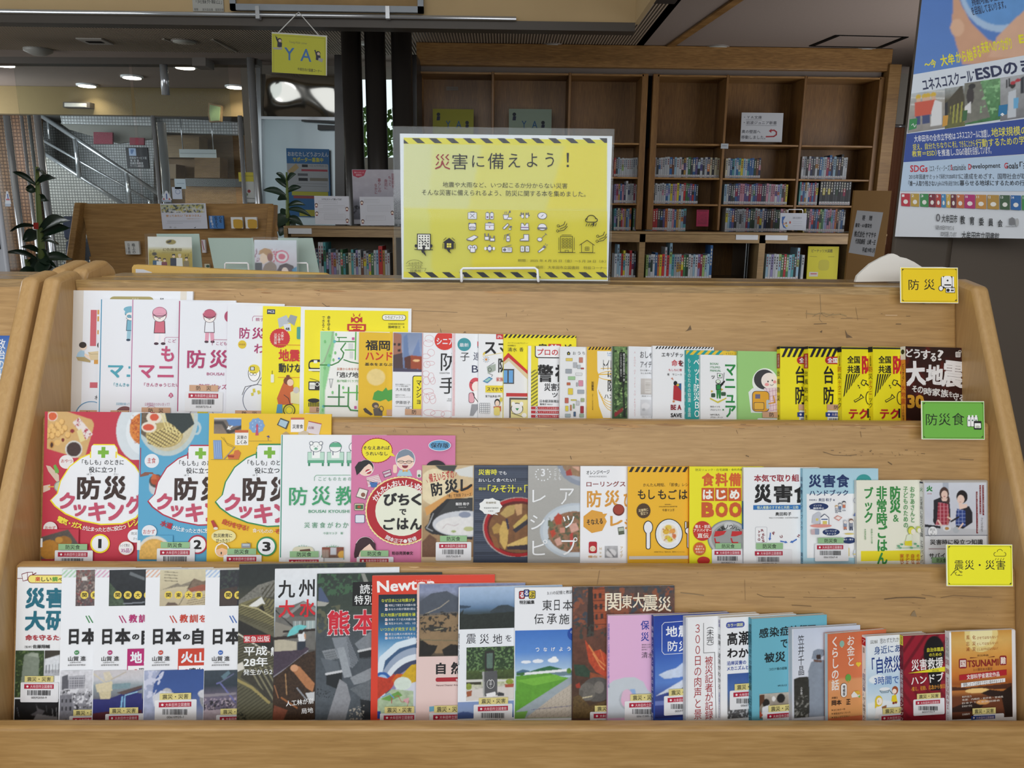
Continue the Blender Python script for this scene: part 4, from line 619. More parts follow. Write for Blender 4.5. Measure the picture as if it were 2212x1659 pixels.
B(1,452,716,893,11,'ecc02e','yellow children\'s cookbook with calendar cards, a blue tree and a torch',*cB,[('G',102,150,375,308,[(0,'e7e4de'),(.15,'6d6660'),(1,'8c7a6c')],(.15,14),[('p',[(225,165),(375,165),(375,230),(300,232),(250,220)],'5a86c0'),('l',[(110,200),(190,200),(250,300),(375,240)],30,'3f3b39'),('l',[(285,232),(235,262)],10,'eeeeee')],1.5,2),('T',232,228,290,268,'←','f0f0f0',.03,30),('R',312,275,445,422,'eceae6'),('R',312,272,445,298,'c9663c'),('T',332,325,430,362,'災害の',K,.015),('T',332,372,430,412,'しくみ',K,.015),('B',528,228,82,80,'7fa3cf',9,.12),('P',[(515,325),(525,240),(532,205),(540,240),(548,325)],'c2506a'),('P',[(515,240),(533,203),(550,240)],'c2506a'),[('E',528+44*math.cos(a),222+42*math.sin(a),6,6,'b8cfe8')for a in[i*.9 for i in range(7)]],('L',[(448,380),(678,380)],3,'8a7a3a'),('P',[(622,335),(650,325),(660,350)],'4a4a8a'),('L',[(640,345),(645,375)],4,'4a4a8a'),('R',868,165,1000,292,'efecea'),('R',868,148,1000,168,'c96a4c'),('T',885,215,990,258,'災害食',K,.015),('P',[(765,150),(855,185),(825,265),(730,220)],'4a4a46'),('P',[(765,165),(840,190),(815,250),(745,218)],'a9c4d4'),('P',[(1045,180),(1175,208),(1150,318),(1020,300)],'d9cdd0'),('P',[(1045,180),(1175,208),(1172,216),(1043,188)],'a8324a'),('T',1045,235,1100,262,'白飯','7a2a3a',.01),('P',[(780,310),(820,285),(855,310),(840,325)],'b89a6a'),('P',[(940,300),(1000,275),(1050,295),(1040,325),(950,325)],'c9b9a0'),('P',[(95,372),(175,372),(190,560),(105,560)],'7c9ac8'),[('L',[(105+i*20,385),(118+i*20,545)],4,'a9bfe0')for i in range(4)],('L',[(205,560),(310,440)],9,'9c9288'),('L',[(200,345),(240,420),(300,445)],2.5,'6a5a30'),('L',[(175,340),(230,400),(305,435)],2.5,'6a5a30'),('P',[(240,520),(300,510),(310,475),(345,470),(370,500),(350,560),(250,560)],'d0703c'),('P',[(240,520),(310,525),(300,545),(245,540)],'a03c28'),('L',[(75,565),(355,565)],3,'8a7a3a'),[cooking(-117+0,-12,'2c8a50','3',None,None)],('P',[(75,1175),(100,1165),(145,1235),(135,1255),(110,1258)],'b23c34'),('E',125,1248,22,14,'e4dccc'),('A',640,155,1130,1110,-113.5,-98,58,'自分を守る！','c23a34',.025),('A',640,155,1130,1120,-97.5,-87.3,46,'食べものの','efe8dc',.01),('T',705,1255,770,1300,'そ','c23a34',.02),('E',205,1325,122,66,'e8dc98'),('T',108,1298,290,1338,'防災教育に',K,.015),('T',130,1350,262,1388,'ぴったり！',K,.015),('E',190,1462,72,70,'f0ece4'),('E',188,1470,58,58,'eebf96'),('P',[(130,1460),(145,1420),(190,1400),(240,1425),(252,1462),(190,1440)],'d6a034'),('E',182,1492,6,14,K),('R',382,1395,472,1440,'8e959c'),('R',392,1402,462,1420,'b9c2ca'),('L',[(430,1380),(460,1395)],3,K),('S',245,1445,'f','00573613-4',62,13,1,-9)],spine='ecc02e',kind='hard',ytr=896)
GR='3fa06c'
B(1,607,835,939,8,'eceff2','white children\'s classroom book with green title and a bear and a child at desks',*cB,[('R',768,320,778,1540,'2c8f74'),[[('R',x-84,490,x+84,600,'5a8a78'),('R',x-80,494,x+80,572,'bfe0cf'),('R',x-80,576,x+80,600,'5fae88'),('R',x-78,598,x-58,630,'3f8a68'),('R',x+58,598,x+78,630,'3f8a68'),('Q',x-50,455,x+50,500,14,'3a4a60'),('Q',x-46,459,x+46,500,12,'f2f4f2'),('R',x-40,490,x+40,552,'f4f6f4'),('L',[(x-25,482),(x-25,520)],8,'2a3a5c'),('E',x,440,62,52,'3a4a60'),('E',x,440,57,47,'f4f6f4')]for x in(1118,1312,1508)],('E',1072,403,20,20,'3a4a60'),('E',1072,403,15,15,'f4f6f4'),('E',1168,403,20,20,'3a4a60'),('E',1168,403,15,15,'f4f6f4'),('E',1118,458,18,13,'8fc8aa'),('E',1118,452,6,5,'2a3a4c'),('P',[(1255,440),(1262,415),(1290,397),(1340,397),(1368,420),(1372,440)],'5fae88'),('E',1100,432,4,3,K),('E',1136,432,4,3,K),('L',[(1103,775),(1103,740),(1120,722),(1460,722)],4,GR),[('T',1143+i*49,742,1173+i*49,775,q,'4a9a72')for i,q in enumerate('こどものための')],('T',852,838,1032,1020,'防',GR,.012),('T',1078,830,1265,1020,'災',GR,.012),('T',1315,830,1500,1020,'教',GR,.012),('T',1045,1065,1218,1095,'BOUSAI','4a9a72',.012),('T',1245,1065,1450,1095,'KYOUSHI','4a9a72',.012),[('T',1003+i*77,1188,1058+i*77,1244,q,'3f9468',.005)for i,q in enumerate('災害食がわかる')],('T',1190,1285,1388,1310,'今泉マユ子　著','4a9a72'),('A',990,1515,100,95,145,35,22,'なにをそなえる？',GR,0),('A',1285,1515,120,95,145,35,22,'どうやってそなえる？',GR,0),('Q',885,1430,1100,1560,45,'d9d6bc'),('P',[(960,1460),(1060,1450),(1070,1480),(960,1490)],'6a4a3c'),('O',1285,1560,112,130,5,GR,0,180),('G',1180,1435,1395,1540,[(0,'8d4a38'),(1,'6a5548')],(.3,20),[('s',16,.4,0,'d8d0c4',[(1180,1460),(1250,1460),(1250,1540),(1180,1540)]),('p',[(1265,1440),(1320,1440),(1320,1510),(1265,1510)],'c9ccd4'),('e',1380,1510,40,40,'d9a848')],1.6,3),('S',862,1474,'f')],spine='2c8f74')
PK='d57aa4'
def face(x,y,rx,ry,hair,wide=1.0):
 return[('E',x,y-ry*.1,rx*1.12,ry*1.1,'f4ecec'),('E',x,y-ry*.15,rx*1.05,ry*1.02,hair),('E',x,y+ry*.12,rx*.95,ry*.85,'f2d3c0')]
B(1,760,984,940,7,PK,'pink book with laughing cartoon faces around a big cream circle',*cB,[('B',1725,475,158,128,'a8262c',34,.035),('E',1725,475,148,117,'f0e02a'),('P',[(1845,525),(1908,535),(1870,495)],'f0e02a'),('T',1588,430,1852,468,'そなえあれば',K,.02),('T',1612,488,1832,525,'うれいなし',K,.02),('P',[(1925,720),(1950,670),(2050,670),(2078,730),(1925,730)],'a9cbd8'),face(2008,575,88,95,'8b98a8'),('P',[(1925,560),(1940,490),(2008,462),(2075,490),(2092,560),(2040,520),(1970,540)],'7d8c9c'),('L',[(1925,585),(2090,585)],4,K),('O',1965,588,28,13,4,K),('O',2045,588,28,13,4,K),('E',2005,628,30,24,'8a2a34'),('R',1980,612,2030,622,'f4f0ee'),('P',[(1980,662),(2005,675),(2030,662),(2030,690),(2005,680),(1980,690)],'e0a030'),('Q',1885,615,1925,700,16,'f2d3c0'),face(1615,655,72,74,'201d22'),('P',[(1505,640),(1540,590),(1600,575),(1655,600),(1600,640),(1560,690),(1525,720)],'201d22'),('E',1640,685,30,24,'b02a3c'),('P',[(1612,690),(1672,660),(1676,672),(1616,702)],'f4f0ee'),('P',[(1620,745),(1740,715),(1770,790),(1640,840)],'e9dfe2'),[('L',[(1625,755+i*16),(1755,720+i*18)],4,'c23a4c')for i in range(5)],('P',[(1650,790),(1732,790),(1722,842),(1670,842)],'3f6fb0'),('L',[(1622,768),(1690,795)],4,K),('P',[(1778,690),(1858,662),(1872,720),(1800,745)],'5a4a58'),('P',[(1784,694),(1855,668),(1866,714),(1806,738)],'d9cdd4'),('P',[(1787,705),(1860,682),(1864,696),(1794,722)],'b06a8a'),('Q',2122,668,2168,745,14,'e4e0d8'),('E',2145,725,14,14,'4a7a5a'),('P',[(1548,845),(1640,870),(1612,965),(1515,935)],'6a5a58'),('P',[(1553,852),(1632,873),(1608,955),(1522,930)],'e9e4da'),('E',1588,915,22,22,'8a5a48'),('Q',1500,1000,1598,1072,10,'5a5048'),('Q',1504,1004,1594,1068,8,'d6cfae'),('R',1510,1015,1588,1058,'3f6a48'),('E',1548,1036,18,14,'b04a34'),('Q',1508,1112,1604,1196,12,'5a6488'),('Q',1513,1117,1599,1191,10,'dfe3ee'),('B',1975,1075,368,345,'f3e6a0',60,.02),('E',1975,1075,352,330,'b3222e'),('E',1975,1075,266,250,'e9ecd8'),('A',1975,1075,298,280,158,38,66,'かんたんおいしい防災','f3ecea',.03),('T',1790,895,1925,1025,'び',K,.04),('T',1930,905,2048,1020,'ち',K,.04),('T',2065,900,2170,1020,'く',K,.04),('T',1948,1055,2018,1115,'で',K,.03),('T',1788,1145,1905,1262,'ご',K,.04),('T',1925,1145,2040,1260,'は',K,.04),('T',2055,1150,2175,1262,'ん',K,.04),('A',1975,1075,305,300,238,298,48,'岡本正子●監修','f0eaea',.02),face(1610,1450,90,100,'3a2028'),('P',[(1500,1500),(1515,1400),(1575,1350),(1650,1345),(1712,1400),(1715,1470),(1690,1450),(1655,1400),(1600,1440),(1560,1480),(1540,1540),(1505,1540)],'3a2028'),('T',1875,1475,2085,1512,'粕谷亮美●文','3a1a28',.02),('S',1565,1465,'f','0',60,13,1,-9),('E',2312,645,100,74,'201d22'),('E',2350,424,112,56,'e9edf0'),('E',2350,424,106,50,'5fa0cc'),('T',2262,398,2438,448,'保存版','1d2a3a',.02)])
B(1,912,1098,1005,7,'c9b08c','tan recipe book with a cast iron pan of white stew and barcode sticker',*cC,[('G',58,118,950,1030,[(0,'cdb58e'),(.3,'d8c29a'),(.6,'a98d66'),(1,'8f6c4a')],(.12,60),[('p',[(180,118),(400,118),(370,180),(230,165)],'3f4340'),('e',180,330,160,180,'e6d7b2',.1,40),('p',[(80,540),(350,380),(560,300),(560,420),(300,470),(100,620)],'d39c58'),('p',[(370,165),(560,120),(560,240),(420,220)],'d9dbd8'),('p',[(300,450),(560,440),(560,860),(150,800),(90,760),(80,730),(120,690),(140,590)],'25262a'),('p',[(330,462),(560,452),(560,590),(200,620),(170,660)],'3a3c3e'),('l',[(165,600),(130,690),(100,740),(160,770)],9,'a8aaac'),('e',480,700,320,130,'c9ccd2',.08,30),('e',460,720,270,95,'e2e1e0',.08,24),('e',520,750,50,24,'bcc08a'),('e',370,775,26,12,'9fb070'),('l',[(260,745),(300,700),(380,720),(420,700)],8,'c9bec0'),('e',480,610,60,30,'8a93a8'),('p',[(58,880),(130,800),(200,850),(200,1030),(58,1030)],'6b4a34',.25,10)],1.5,5),('T',120,180,372,270,'備えいらずの','b8242c',.02,10),('L',[(97,262),(112,288)],4,'b8242c'),('L',[(398,185),(385,222)],4,'b8242c'),('T',145,285,260,420,'防',K,.035,8),('T',278,255,415,395,'災',K,.035,5),('T',435,255,555,375,'レ',K,.035),('T',570,240,680,365,'シ',K,.035),('T',305,395,545,430,'「食」で実践 フェーズ','2a221c',.005,4),('T',388,485,525,515,'飯田 和子','f0f0f0',.02),('T',418,528,492,536,'Kazuko Iida','e0e0e0'),('S',233,815,'f','00573630-9',58,13)])
B(1,1024,1212,1005,6,'3d4658','navy ribbed recipe book with a red lacquer bowl of aubergine soup',*cC,[('G',578,118,1460,1028,[(0,'3d4658'),(1,'333b4c')],(.1,30),[('s',21,.3,90,'586276',None),('s',21,.12,90,'22283a',None),('e',1010,735,350,300,'b8b0ac'),('e',1012,735,342,294,'a8161e'),('e',1012,735,310,262,'5a1410'),('e',1020,745,300,245,'7a5230',.3,40)]+[('p',p,c,.15,14)for p,c in(([(830,600),(900,520),(985,510),(970,600),(890,640)],'b89a5c'),([(750,740),(800,690),(850,720),(830,790),(770,800)],'b08c48'),([(825,760),(860,670),(920,690),(905,900),(880,960),(830,880)],'caa85c'),([(960,720),(1090,600),(1110,640),(1060,700),(980,770)],'c4a85a'),([(955,760),(1100,655),(1110,700),(985,790)],'2e2a34'),([(900,910),(1110,820),(1110,930),(910,930)],'d0b068'),([(900,925),(1110,905),(1110,960),(905,955)],'2e2430'),([(970,510),(1050,500),(1050,600),(1000,620)],'c49a6a'),([(885,650),(905,645),(925,740),(905,760)],'2e2a44'),([(730,800),(800,840),(830,950),(780,930)],'8a5a30'))],1.5,6),('T',615,155,800,212,'災害時','e6e03c',.02),('T',815,175,895,210,'でも','eceef0',.01),('T',615,245,985,282,'おいしく食べたい！','eceef0',.01),('T',618,335,690,365,'簡単','e6e03c',.005),('T',708,310,1015,388,'「みそ汁」','e6e03c',.02),('T',1022,335,1050,364,'&','e6e03c'),('T',1072,310,1110,385,'「','e6e03c'),('B',735,525,118,86,'eceeec',9,.12),('P',[(795,595),(812,612),(760,600)],'eceeec'),('T',690,478,792,498,'乾燥野菜','6a5a20',.01),('T',670,532,815,548,'常温保存可能食材',K,.005),('T',712,565,768,576,'を使用！',K)])
B(1,1141,1325,1006,6,'a9a8a4','grey recipe book with a bowl of chopped vegetables and thin white katakana',*cC,[('G',1110,122,1950,1030,[(0,'b0afab'),(1,'a3a29d')],(.05,12),[('e',1680,60,290,265,'8d95a4'),('e',1700,60,260,225,'a7adb8'),('e',1640,110,190,120,'97795c',.3,20),('p',[(1480,180),(1530,150),(1550,220),(1490,220)],'a8433a'),('p',[(1540,130),(1620,130),(1620,180)],'d0a48e'),('e',1590,770,362,278,'b9c3cc'),('e',1590,770,335,255,'c6cfd6'),('e',1570,780,262,205,'8f6a50',.35,22),('n',.12,30,'585c44',[(1310,640),(1640,580),(1640,970),(1400,950),(1310,850)])]+[('p',p,c,.15,14)for p,c in(([(1365,640),(1410,590),(1450,620),(1440,700),(1390,710)],'b8432e'),([(1325,770),(1370,755),(1390,800),(1350,840)],'b8432e'),([(1370,860),(1430,830),(1450,900),(1400,920)],'d0a090'),([(1510,700),(1590,690),(1620,760),(1540,790)],'d0a090'),([(1430,740),(1480,740),(1480,790),(1430,790)],'c98c78'),([(1530,800),(1560,780),(1560,900),(1530,920)],'b8433a'),([(1310,690),(1350,670),(1370,730),(1320,740)],'6c7050'))],1.5,8),('T',1238,150,1278,225,'3','e9ebee',.02),[('E',1258+75*math.cos(a),205+62*math.sin(a),7,7,'e9ebee')for a in[-.9,-.45,0,.45,.9,1.4,1.75,2.25,2.7,3.15,3.6,4.0]],('V',1410,145,1438,265,'もしも','eceef0',.005),('V',1365,145,1393,265,'ごはん','eceef0',.005),('T',1150,360,1285,485,'レ','eef0f2'),('T',1130,610,1275,755,'シ','eef0f2'),('T',1150,855,1300,1010,'ピ','eef0f2'),('T',1425,345,1565,505,'ア','eef0f2'),('T',1455,615,1570,740,'ッ','eef0f2'),('T',1440,830,1600,1010,'プ','eef0f2'),('V',1612,640,1634,940,'ひと皿ごはんの知恵','b5ae2c',.01)],spine='9b9a96')
B(1,1254,1430,1007,7,'f0f1f4','white rolling stock cookbook with orange characters and an orange bubble',*cC,[('T',1690,165,1920,205,'オレンジページ',K,.015,2),('T',1715,220,1890,235,'ORANGE PAGE BOOKS','555555',.005),('T',1690,275,2078,330,'ローリングス','8a3432',.02),('T',1695,365,1840,535,'防','d99a3c',.025),('T',1870,365,2025,530,'災','d99a3c',.025),('T',2060,380,2150,530,'ぴ','d99a3c',.03),('E',2010,560,58,58,'6f2a20'),('E',2010,555,50,48,'a03f2c'),('B',1770,675,122,118,'dfa23c',7,.1),('P',[(1850,600),(1897,595),(1860,650)],'dfa23c'),('T',1692,648,1852,705,'そなえる',K,.025,5),('T',1925,620,2050,720,'レ','d99a3c',.03),('T',2068,650,2150,750,'シ','d99a3c',.03),('P',[(2000,735),(2060,725),(2068,800),(2010,808)],'59604e'),('P',[(2006,742),(2056,733),(2060,765),(2010,772)],'b5bfae'),('Q',1712,875,1794,990,16,'b5202c'),('E',1752,945,30,28,'e9dcc4'),('T',1732,935,1772,955,'ピコ','a02030'),('V',1812,925,1846,1035,'How','c8ab6c',0),('G',1872,918,2000,1034,[(0,'b9babd'),(1,'8d8e92')],(.25,20),[('e',1935,990,50,40,'d8d8da'),('l',[(1900,950),(1960,1020)],10,'4a4a4e')],1.6,3),('V',2020,920,2055,1035,'アイデ','c8ab6c'),('T',1705,1012,1800,1036,'備在','c8903c',.01)])
B(1,1356,1505,1008,7,'f0b92c','orange recipe book with a striped top and a spoon, plate and fork',*cD,[('H',100,158,830,220,71,36,'241f1c'),('T',272,352,810,395,'かんたん時短、「即食」レシ','2a2014',.005),[('T',x0,430,x1,545,q,'1d1a17',.015)for q,x0,x1 in(('も',208,300),('し',335,412),('も',448,545),('ご',572,672),('は',700,800))],('T',528,600,608,612,'管理栄養士',K),('T',462,625,678,640,'日本災害食学会災害食専門員',K),('T',498,658,645,690,'今泉マユ子','2a2014',.005),('B',275,682,86,92,'4f3a24',26,.07),('T',215,655,330,690,'災害時に','eed9a8',.01,8),('T',240,690,325,730,'役立つ','eed9a8',.01,8),('E',330,880,58,80,'1d1a17'),('Q',302,930,360,1142,24,'1d1a17'),('E',330,880,49,71,'eceef2'),('Q',311,930,351,1134,18,'eceef2'),('E',578,960,165,182,'1d1a17'),('E',578,960,156,173,'e6eaee'),('E',578,955,118,128,'f0f1f2'),('G',468,840,686,1070,[(0,'f0f1f2'),(1,'f0f1f2')],(0,9),[('e',578,955,100,112,'ece2cc',.08,30),('e',570,880,40,30,'e2c34c'),('e',545,930,40,34,'e0b83c'),('e',620,925,36,30,'e6a24c'),('e',560,1000,34,26,'e2c34c'),('e',590,1025,34,30,'d9cf3c'),('e',640,985,24,30,'d87c4c'),('n',.3,16,'b8602c',[(500,880),(660,880),(660,1040),(500,1040)])],1.2,3),('Q',765,805,790,900,12,'1d1a17'),('Q',772,812,784,900,6,'eceef2'),('Q',800,805,840,900,12,'1d1a17'),('Q',768,880,860,960,30,'1d1a17'),('Q',790,930,850,1130,20,'1d1a17'),('Q',776,888,860,950,26,'eceef2'),('Q',798,930,845,1122,14,'eceef2'),('T',400,1165,765,1180,'非常食で作れる「毎日もOK、簡単おいしいレシピ」','3a2a10'),('R',100,1222,900,1260,'cfc8be')],spine='d9dadc')
B(1,1489,1650,1008,11,'eee622','acid yellow stockpile book with orange lettering and a food tin',*cD,[('T',898,178,1465,208,'防災リュック・在宅避難・食料危機','3a3a14',.005),('T',972,230,1120,390,'食','d4602a',.045),('T',1135,230,1285,390,'料','d4602a',.045),('T',1295,230,1440,390,'備','d4602a',.045),('T',1455,230,1600,390,'蓄','d4602a',.045),[[('R',970+i*160,408,1120+i*160,565,'cc5a2a'),('T',985+i*160,430,1102+i*160,545,q,'f2f2ea',.045)]for i,q in enumerate('はじめ')],('R',1453,408,1600,565,'cc5a2a'),('T',968,580,1118,760,'B','cc5a2a',.06),('T',1135,580,1282,760,'O','cc5a2a',.06),('T',1298,580,1445,760,'O','cc5a2a',.06),('E',1290,1010,252,218,'8a8d8c'),('E',1290,1010,236,204,'b9bbba'),('E',1290,1010,205,176,'9a9d9c'),('E',1290,860,55,42,'c9cbca'),('A',1295,1060,165,190,142,38,58,'備蓄ノウハウ','2a2a28',.02),('P',[(1112,990),(1130,925),(1265,920),(1230,965),(1170,985)],'c2282c'),('P',[(1318,985),(1330,925),(1480,925),(1440,965),(1370,985)],'c2282c'),('L',[(1125,1010),(1135,1060),(1180,1060)],16,'c2282c'),('L',[(1320,1010),(1335,1060),(1400,1060)],16,'c2282c'),('E',977,922,112,118,'c23028'),('T',888,848,1072,890,'備え・防災','f2ece0',.02),('T',872,895,1085,935,'アドバイザー','f2ece0',.02),('T',915,948,1050,1005,'直伝','f2ece0',.02),('E',942,1135,75,78,'cc602c'),('T',903,1092,982,1116,'お米を','f2e6d0',.01),('T',888,1124,998,1148,'備蓄する','f2e6d0',.01),('T',895,1158,990,1184,'方法は？','f2e6d0',.01),('E',990,1275,75,48,'c23028'),('S',1128,1066,'f','00590022-3',55,12,1,-8)],spine='d9702a')
B(1,1606,1770,1010,10,'f0f2f4','white disaster food book with bold black and crimson title and blue band',*cD,[('T',1597,250,2135,338,'本気で取り組','9c2a3a',.03),('T',1598,365,1805,590,'災',K,.045),('T',1832,368,2055,585,'害',K,.045),('T',2075,368,2290,590,'食',K,.045),('R',1587,615,2290,670,'2f74b8'),('T',1630,625,2125,662,'個人備蓄のすすめと共助・公助','e2edc8',.01),('T',1850,698,2042,742,'奥田和子',K,.02),('T',1775,758,2122,776,'甲南女子大学名誉教授・日本災害食学会顧問','777777'),('QO',1612,875,1750,1060,14,'b9bcc2',4),[('T',x,y,x+30,y+30,q,'8a3a44',.03,a)for x,y,q,a in((1680,900,'R',10),(1640,920,'Y',-20),(1695,950,'K',20),(1640,965,'T',0),(1680,985,'G',0),(1640,1010,'O',0),(1690,1025,'S',10),(1815,935,'F',30),(1905,975,'U',20),(2110,965,'Z',-30))],('P',[(1785,940),(1795,945),(1790,1010),(1800,1012),(1778,1036),(1766,1005),(1778,1008)],'3a6fc0'),('P',[(1910,1035),(1965,1050),(1970,1040),(1995,1062),(1960,1068),(1960,1060),(1905,1050)],'3a6fc0'),('P',[(2100,1015),(2050,1045),(2045,1036),(2022,1060),(2062,1066),(2058,1056),(2108,1028)],'3a6fc0'),('S',1614,1066,'f','00590171-8',58,13,1,2)],spine='d0d4da',sp=(('#','2f74b8',.3,.55),))
B(1,1734,1897,1012,13,'aed3e2','pale blue disaster food handbook with navy speech bubbles and small drawings',*cE,[('R',185,462,860,1060,'f0f2f4'),('T',203,282,320,402,'災','1f3566',.035),('T',333,280,450,402,'害','1f3566',.035),('T',462,280,580,402,'食','1f3566',.035),('T',208,425,570,480,'ハンドブック','1f3566',.02),('T',205,510,280,528,'学術博士','1f3566'),('T',293,502,418,532,'奥田 和子','1f3566',.01),('T',428,510,445,528,'著','1f3566'),('E',715,345,72,66,'3a9a98'),('T',662,330,770,345,'避難所生活を','e6f2f0'),('E',295,580,90,34,'1f3566'),('P',[(208,605),(225,590),(235,605)],'1f3566'),('T',245,562,320,578,'インフラ','eef2f6',.01),('T',242,586,345,606,'機能停止','eef2f6',.01),('E',410,818,80,32,'1f3566'),('T',355,798,462,816,'ローリング','eef2f6',.01),('T',365,824,455,842,'ストック','eef2f6',.01),('E',575,895,64,30,'1f3566'),('T',520,878,615,895,'暑さ・寒さ','eef2f6',.01),('E',670,735,40,40,'1f3566'),head(490,560,16,'8a8d94','f4ebe4','33405e',None,'6a84b0','9aa0a8'),head(527,545,17,'5a5e68','f4ebe4','33405e',None,'cf7a5a','dfe3e8'),head(457,580,13,'c9a468','f4ebe4','33405e',None,'b9bcc4','a9acb4'),('P',[(300,680),(345,645),(385,680),(385,755),(300,750)],'33405e'),('P',[(305,684),(345,652),(380,684),(380,748),(305,744)],'f2f3f5'),('P',[(235,660),(290,625),(310,640),(300,740),(225,735)],'c4c8d2'),('R',262,688,285,710,'d9c86a'),('R',312,692,372,702,'3a5a8c'),('R',325,712,365,742,'d9c86a'),('E',310,758,100,16,'e0968c'),('P',[(430,685),(465,660),(508,680),(475,712)],'d08474'),('P',[(440,685),(466,668),(498,682),(474,702)],'f0e2de'),head(535,720,17,'c9ccd2','f4ebe4','33405e',None,'8f9cb4','cf7a5a'),head(588,712,20,'8a6a5a','f4ebe4','33405e',None,'8a90a0','2f3c5c'),('E',570,832,45,7,'ddc76a'),('Q',215,790,255,838,6,'c9b0b4'),('Q',250,785,290,838,6,'8f9cb4'),('Q',545,960,570,1040,8,'d9c04a'),('E',630,1010,20,34,'cfd8e4'),('O',650,520,40,34,5,'8a90a8'),('P',[(605,665),(640,600),(650,670)],'5a6ea0'),('E',622,1020,18,5,'d9c86a'),('S',275,866,'f','00610567-4',55,12,1,-7)],spine='8cc3da',sp=(('災害食','1f3566',.07,.24),('ハンドブック','1f3566',.26,.56),('奥田和子','1f3566',.75,.93)))
B(1,1850,1992,1038,9,'eeeedd','cream and yellow family emergency meal book with green vertical title',*cE,[('R',690,995,1300,1090,'efe02c'),('V',712,400,808,735,'ブック','3a9048',.03),('V',832,390,935,1125,'非常時ごはん。'[:6],'3a9048',.035),('V',955,390,1060,640,'防災','3a9048',.035),('T',988,655,1040,722,'&','3a9048'),('V',1080,390,1128,780,'子どものための','4a9a56',.01),('V',1143,390,1190,730,'おかあさんと','4a9a56',.01),('V',716,785,734,890,'木原実監修','4a9a56'),('V',776,785,794,925,'草野かおる著','4a9a56'),('V',1048,1020,1085,1130,'家はど','d0702c',.02),('V',1098,1020,1135,1130,'子ども','d0702c',.02),('V',1146,1020,1183,1130,'自分で','d0702c',.02),('V',1195,1020,1232,1130,'その時','d0702c',.02),('E',1150,800,34,40,'8fae3c'),('E',1150,805,30,35,'e6df5a'),('E',1168,812,22,26,'f3efe0'),('P',[(1110,845),(1150,830),(1160,900),(1090,925)],'e8f0d8'),('P',[(1088,900),(1155,895),(1155,945),(1088,940)],'e6dc3c'),('E',1215,790,24,30,'c6cf6a'),('E',1222,800,18,22,'f3efe0'),[('E',x,y,14,9,'6ab088')for x,y in((1030,945),(1060,930),(1185,925),(1210,945),(1045,962),(1150,962))],('L',[(1008,965),(1232,965)],4,'7ab890')],spine='dfe0dc')
B(1,1994,2136,1037,14,'smoke','smoke clear video case with two women in aprons cooking, right end of the middle row',*cE,[('R',1284,358,1862,1120,'e9ebef'),('G',1284,358,1862,845,[(0,'d3d8e2'),(.6,'c9ccd8'),(1,'d9dbe2')],(.03,60),[('p',[(1455,358),(1510,358),(1510,620),(1455,640)],'aeb6c4'),('p',[(1284,740),(1400,770),(1862,800),(1862,845),(1284,845)],'c6c9d0'),('p',[(1284,745),(1430,762),(1430,785),(1284,770)],'2a2c34'),('p',[(1362,720),(1370,520),(1430,495),(1500,500),(1520,560),(1525,700),(1500,755),(1380,755)],'26242c'),('p',[(1410,540),(1505,555),(1515,700),(1505,755),(1380,755),(1400,700)],'9c3344'),('s',34,.14,0,'d08a94',[(1410,540),(1505,555),(1515,700),(1505,755),(1380,755),(1400,700)]),('s',34,.14,90,'d08a94',[(1410,540),(1505,555),(1515,700),(1505,755),(1380,755),(1400,700)]),('e',1468,460,44,62,'4a3430'),('e',1500,520,20,40,'4a3430'),('e',1470,470,30,38,'e6c6b8'),('e',1470,486,10,4,'b04a50'),('p',[(1440,505),(1500,505),(1490,530),(1450,530)],'e6c6b8'),('p',[(1570,720),(1580,620),(1640,580),(1700,580),(1730,640),(1730,730),(1640,790),(1575,770)],'23222a'),('p',[(1585,600),(1665,620),(1665,770),(1570,755)],'2c4284'),('s',34,.14,0,'9fb0dc',[(1585,600),(1665,620),(1665,770),(1570,755)]),('s',34,.14,90,'9fb0dc',[(1585,600),(1665,620),(1665,770),(1570,755)]),('e',1634,490,52,62,'1f1a1e'),('e',1622,515,34,42,'e9cdbf'),('e',1618,540,8,3,'b04a50'),('p',[(1600,555),(1680,560),(1680,590),(1610,610)],'e9cdbf'),('l',[(1530,720),(1600,680)],16,'23222a'),('l',[(1500,680),(1530,700)],14,'e9cdbf'),('l',[(1410,710),(1440,760)],16,'e6c6b8'),('e',1490,785,38,26,'dfe2e6'),('e',1490,785,20,14,'b88a4c'),('e',1575,800,30,30,'b9c0c8'),('l',[(1510,650),(1490,760)],4,'a8783c'),('l',[(1640,740),(1600,790)],14,'e9cdbf')],1.1,4),('T',1300,385,1358,440,'火','2f8a44',.06),('T',1310,455,1350,466,'DVD','a83a44',.01),[('R',x,y0,x+16,y1,'7c1c28')for x,y0,y1 in((1822,380,660),(1795,380,650),(1764,440,830))],('V',1796,385,1810,650,'そのままつくってたべる','e9dcdc'),('V',1823,385,1837,650,'ライフラインが断たれても','e9dcdc'),('V',1765,445,1779,820,'災害時に役立つカセットコンロの知識','e9dcdc'),('V',1800,680,1825,815,'つくってみよう',K),('E',1352,814,46,50,'cfd2d8'),('E',1352,814,42,46,'eef0f3'),('T',1328,782,1376,804,'防災',K),('T',1345,808,1360,822,'を',K),('T',1328,828,1378,850,'学ぶ',K),('R',1284,846,1862,851,'2a3450'),('T',1328,885,1820,935,'災害時に役立つ知識',K,.015),('L',[(1315,972),(1862,972)],4,'7c3440'),('T',1318,1010,1680,1065,'サバイバル料理',K,.015),('S',1340,1050,'f','0',40,12,1,-8)],kind='dvd',spine='dddee0',sp=(('#','dfe1e3',.02,1.0),('#','23304a',.02,.035),('火','2f8a44',.06,.13),('災害時に役立つ知識',K,.17,.57),('とサバイバルクッ',K,.6,.98)))
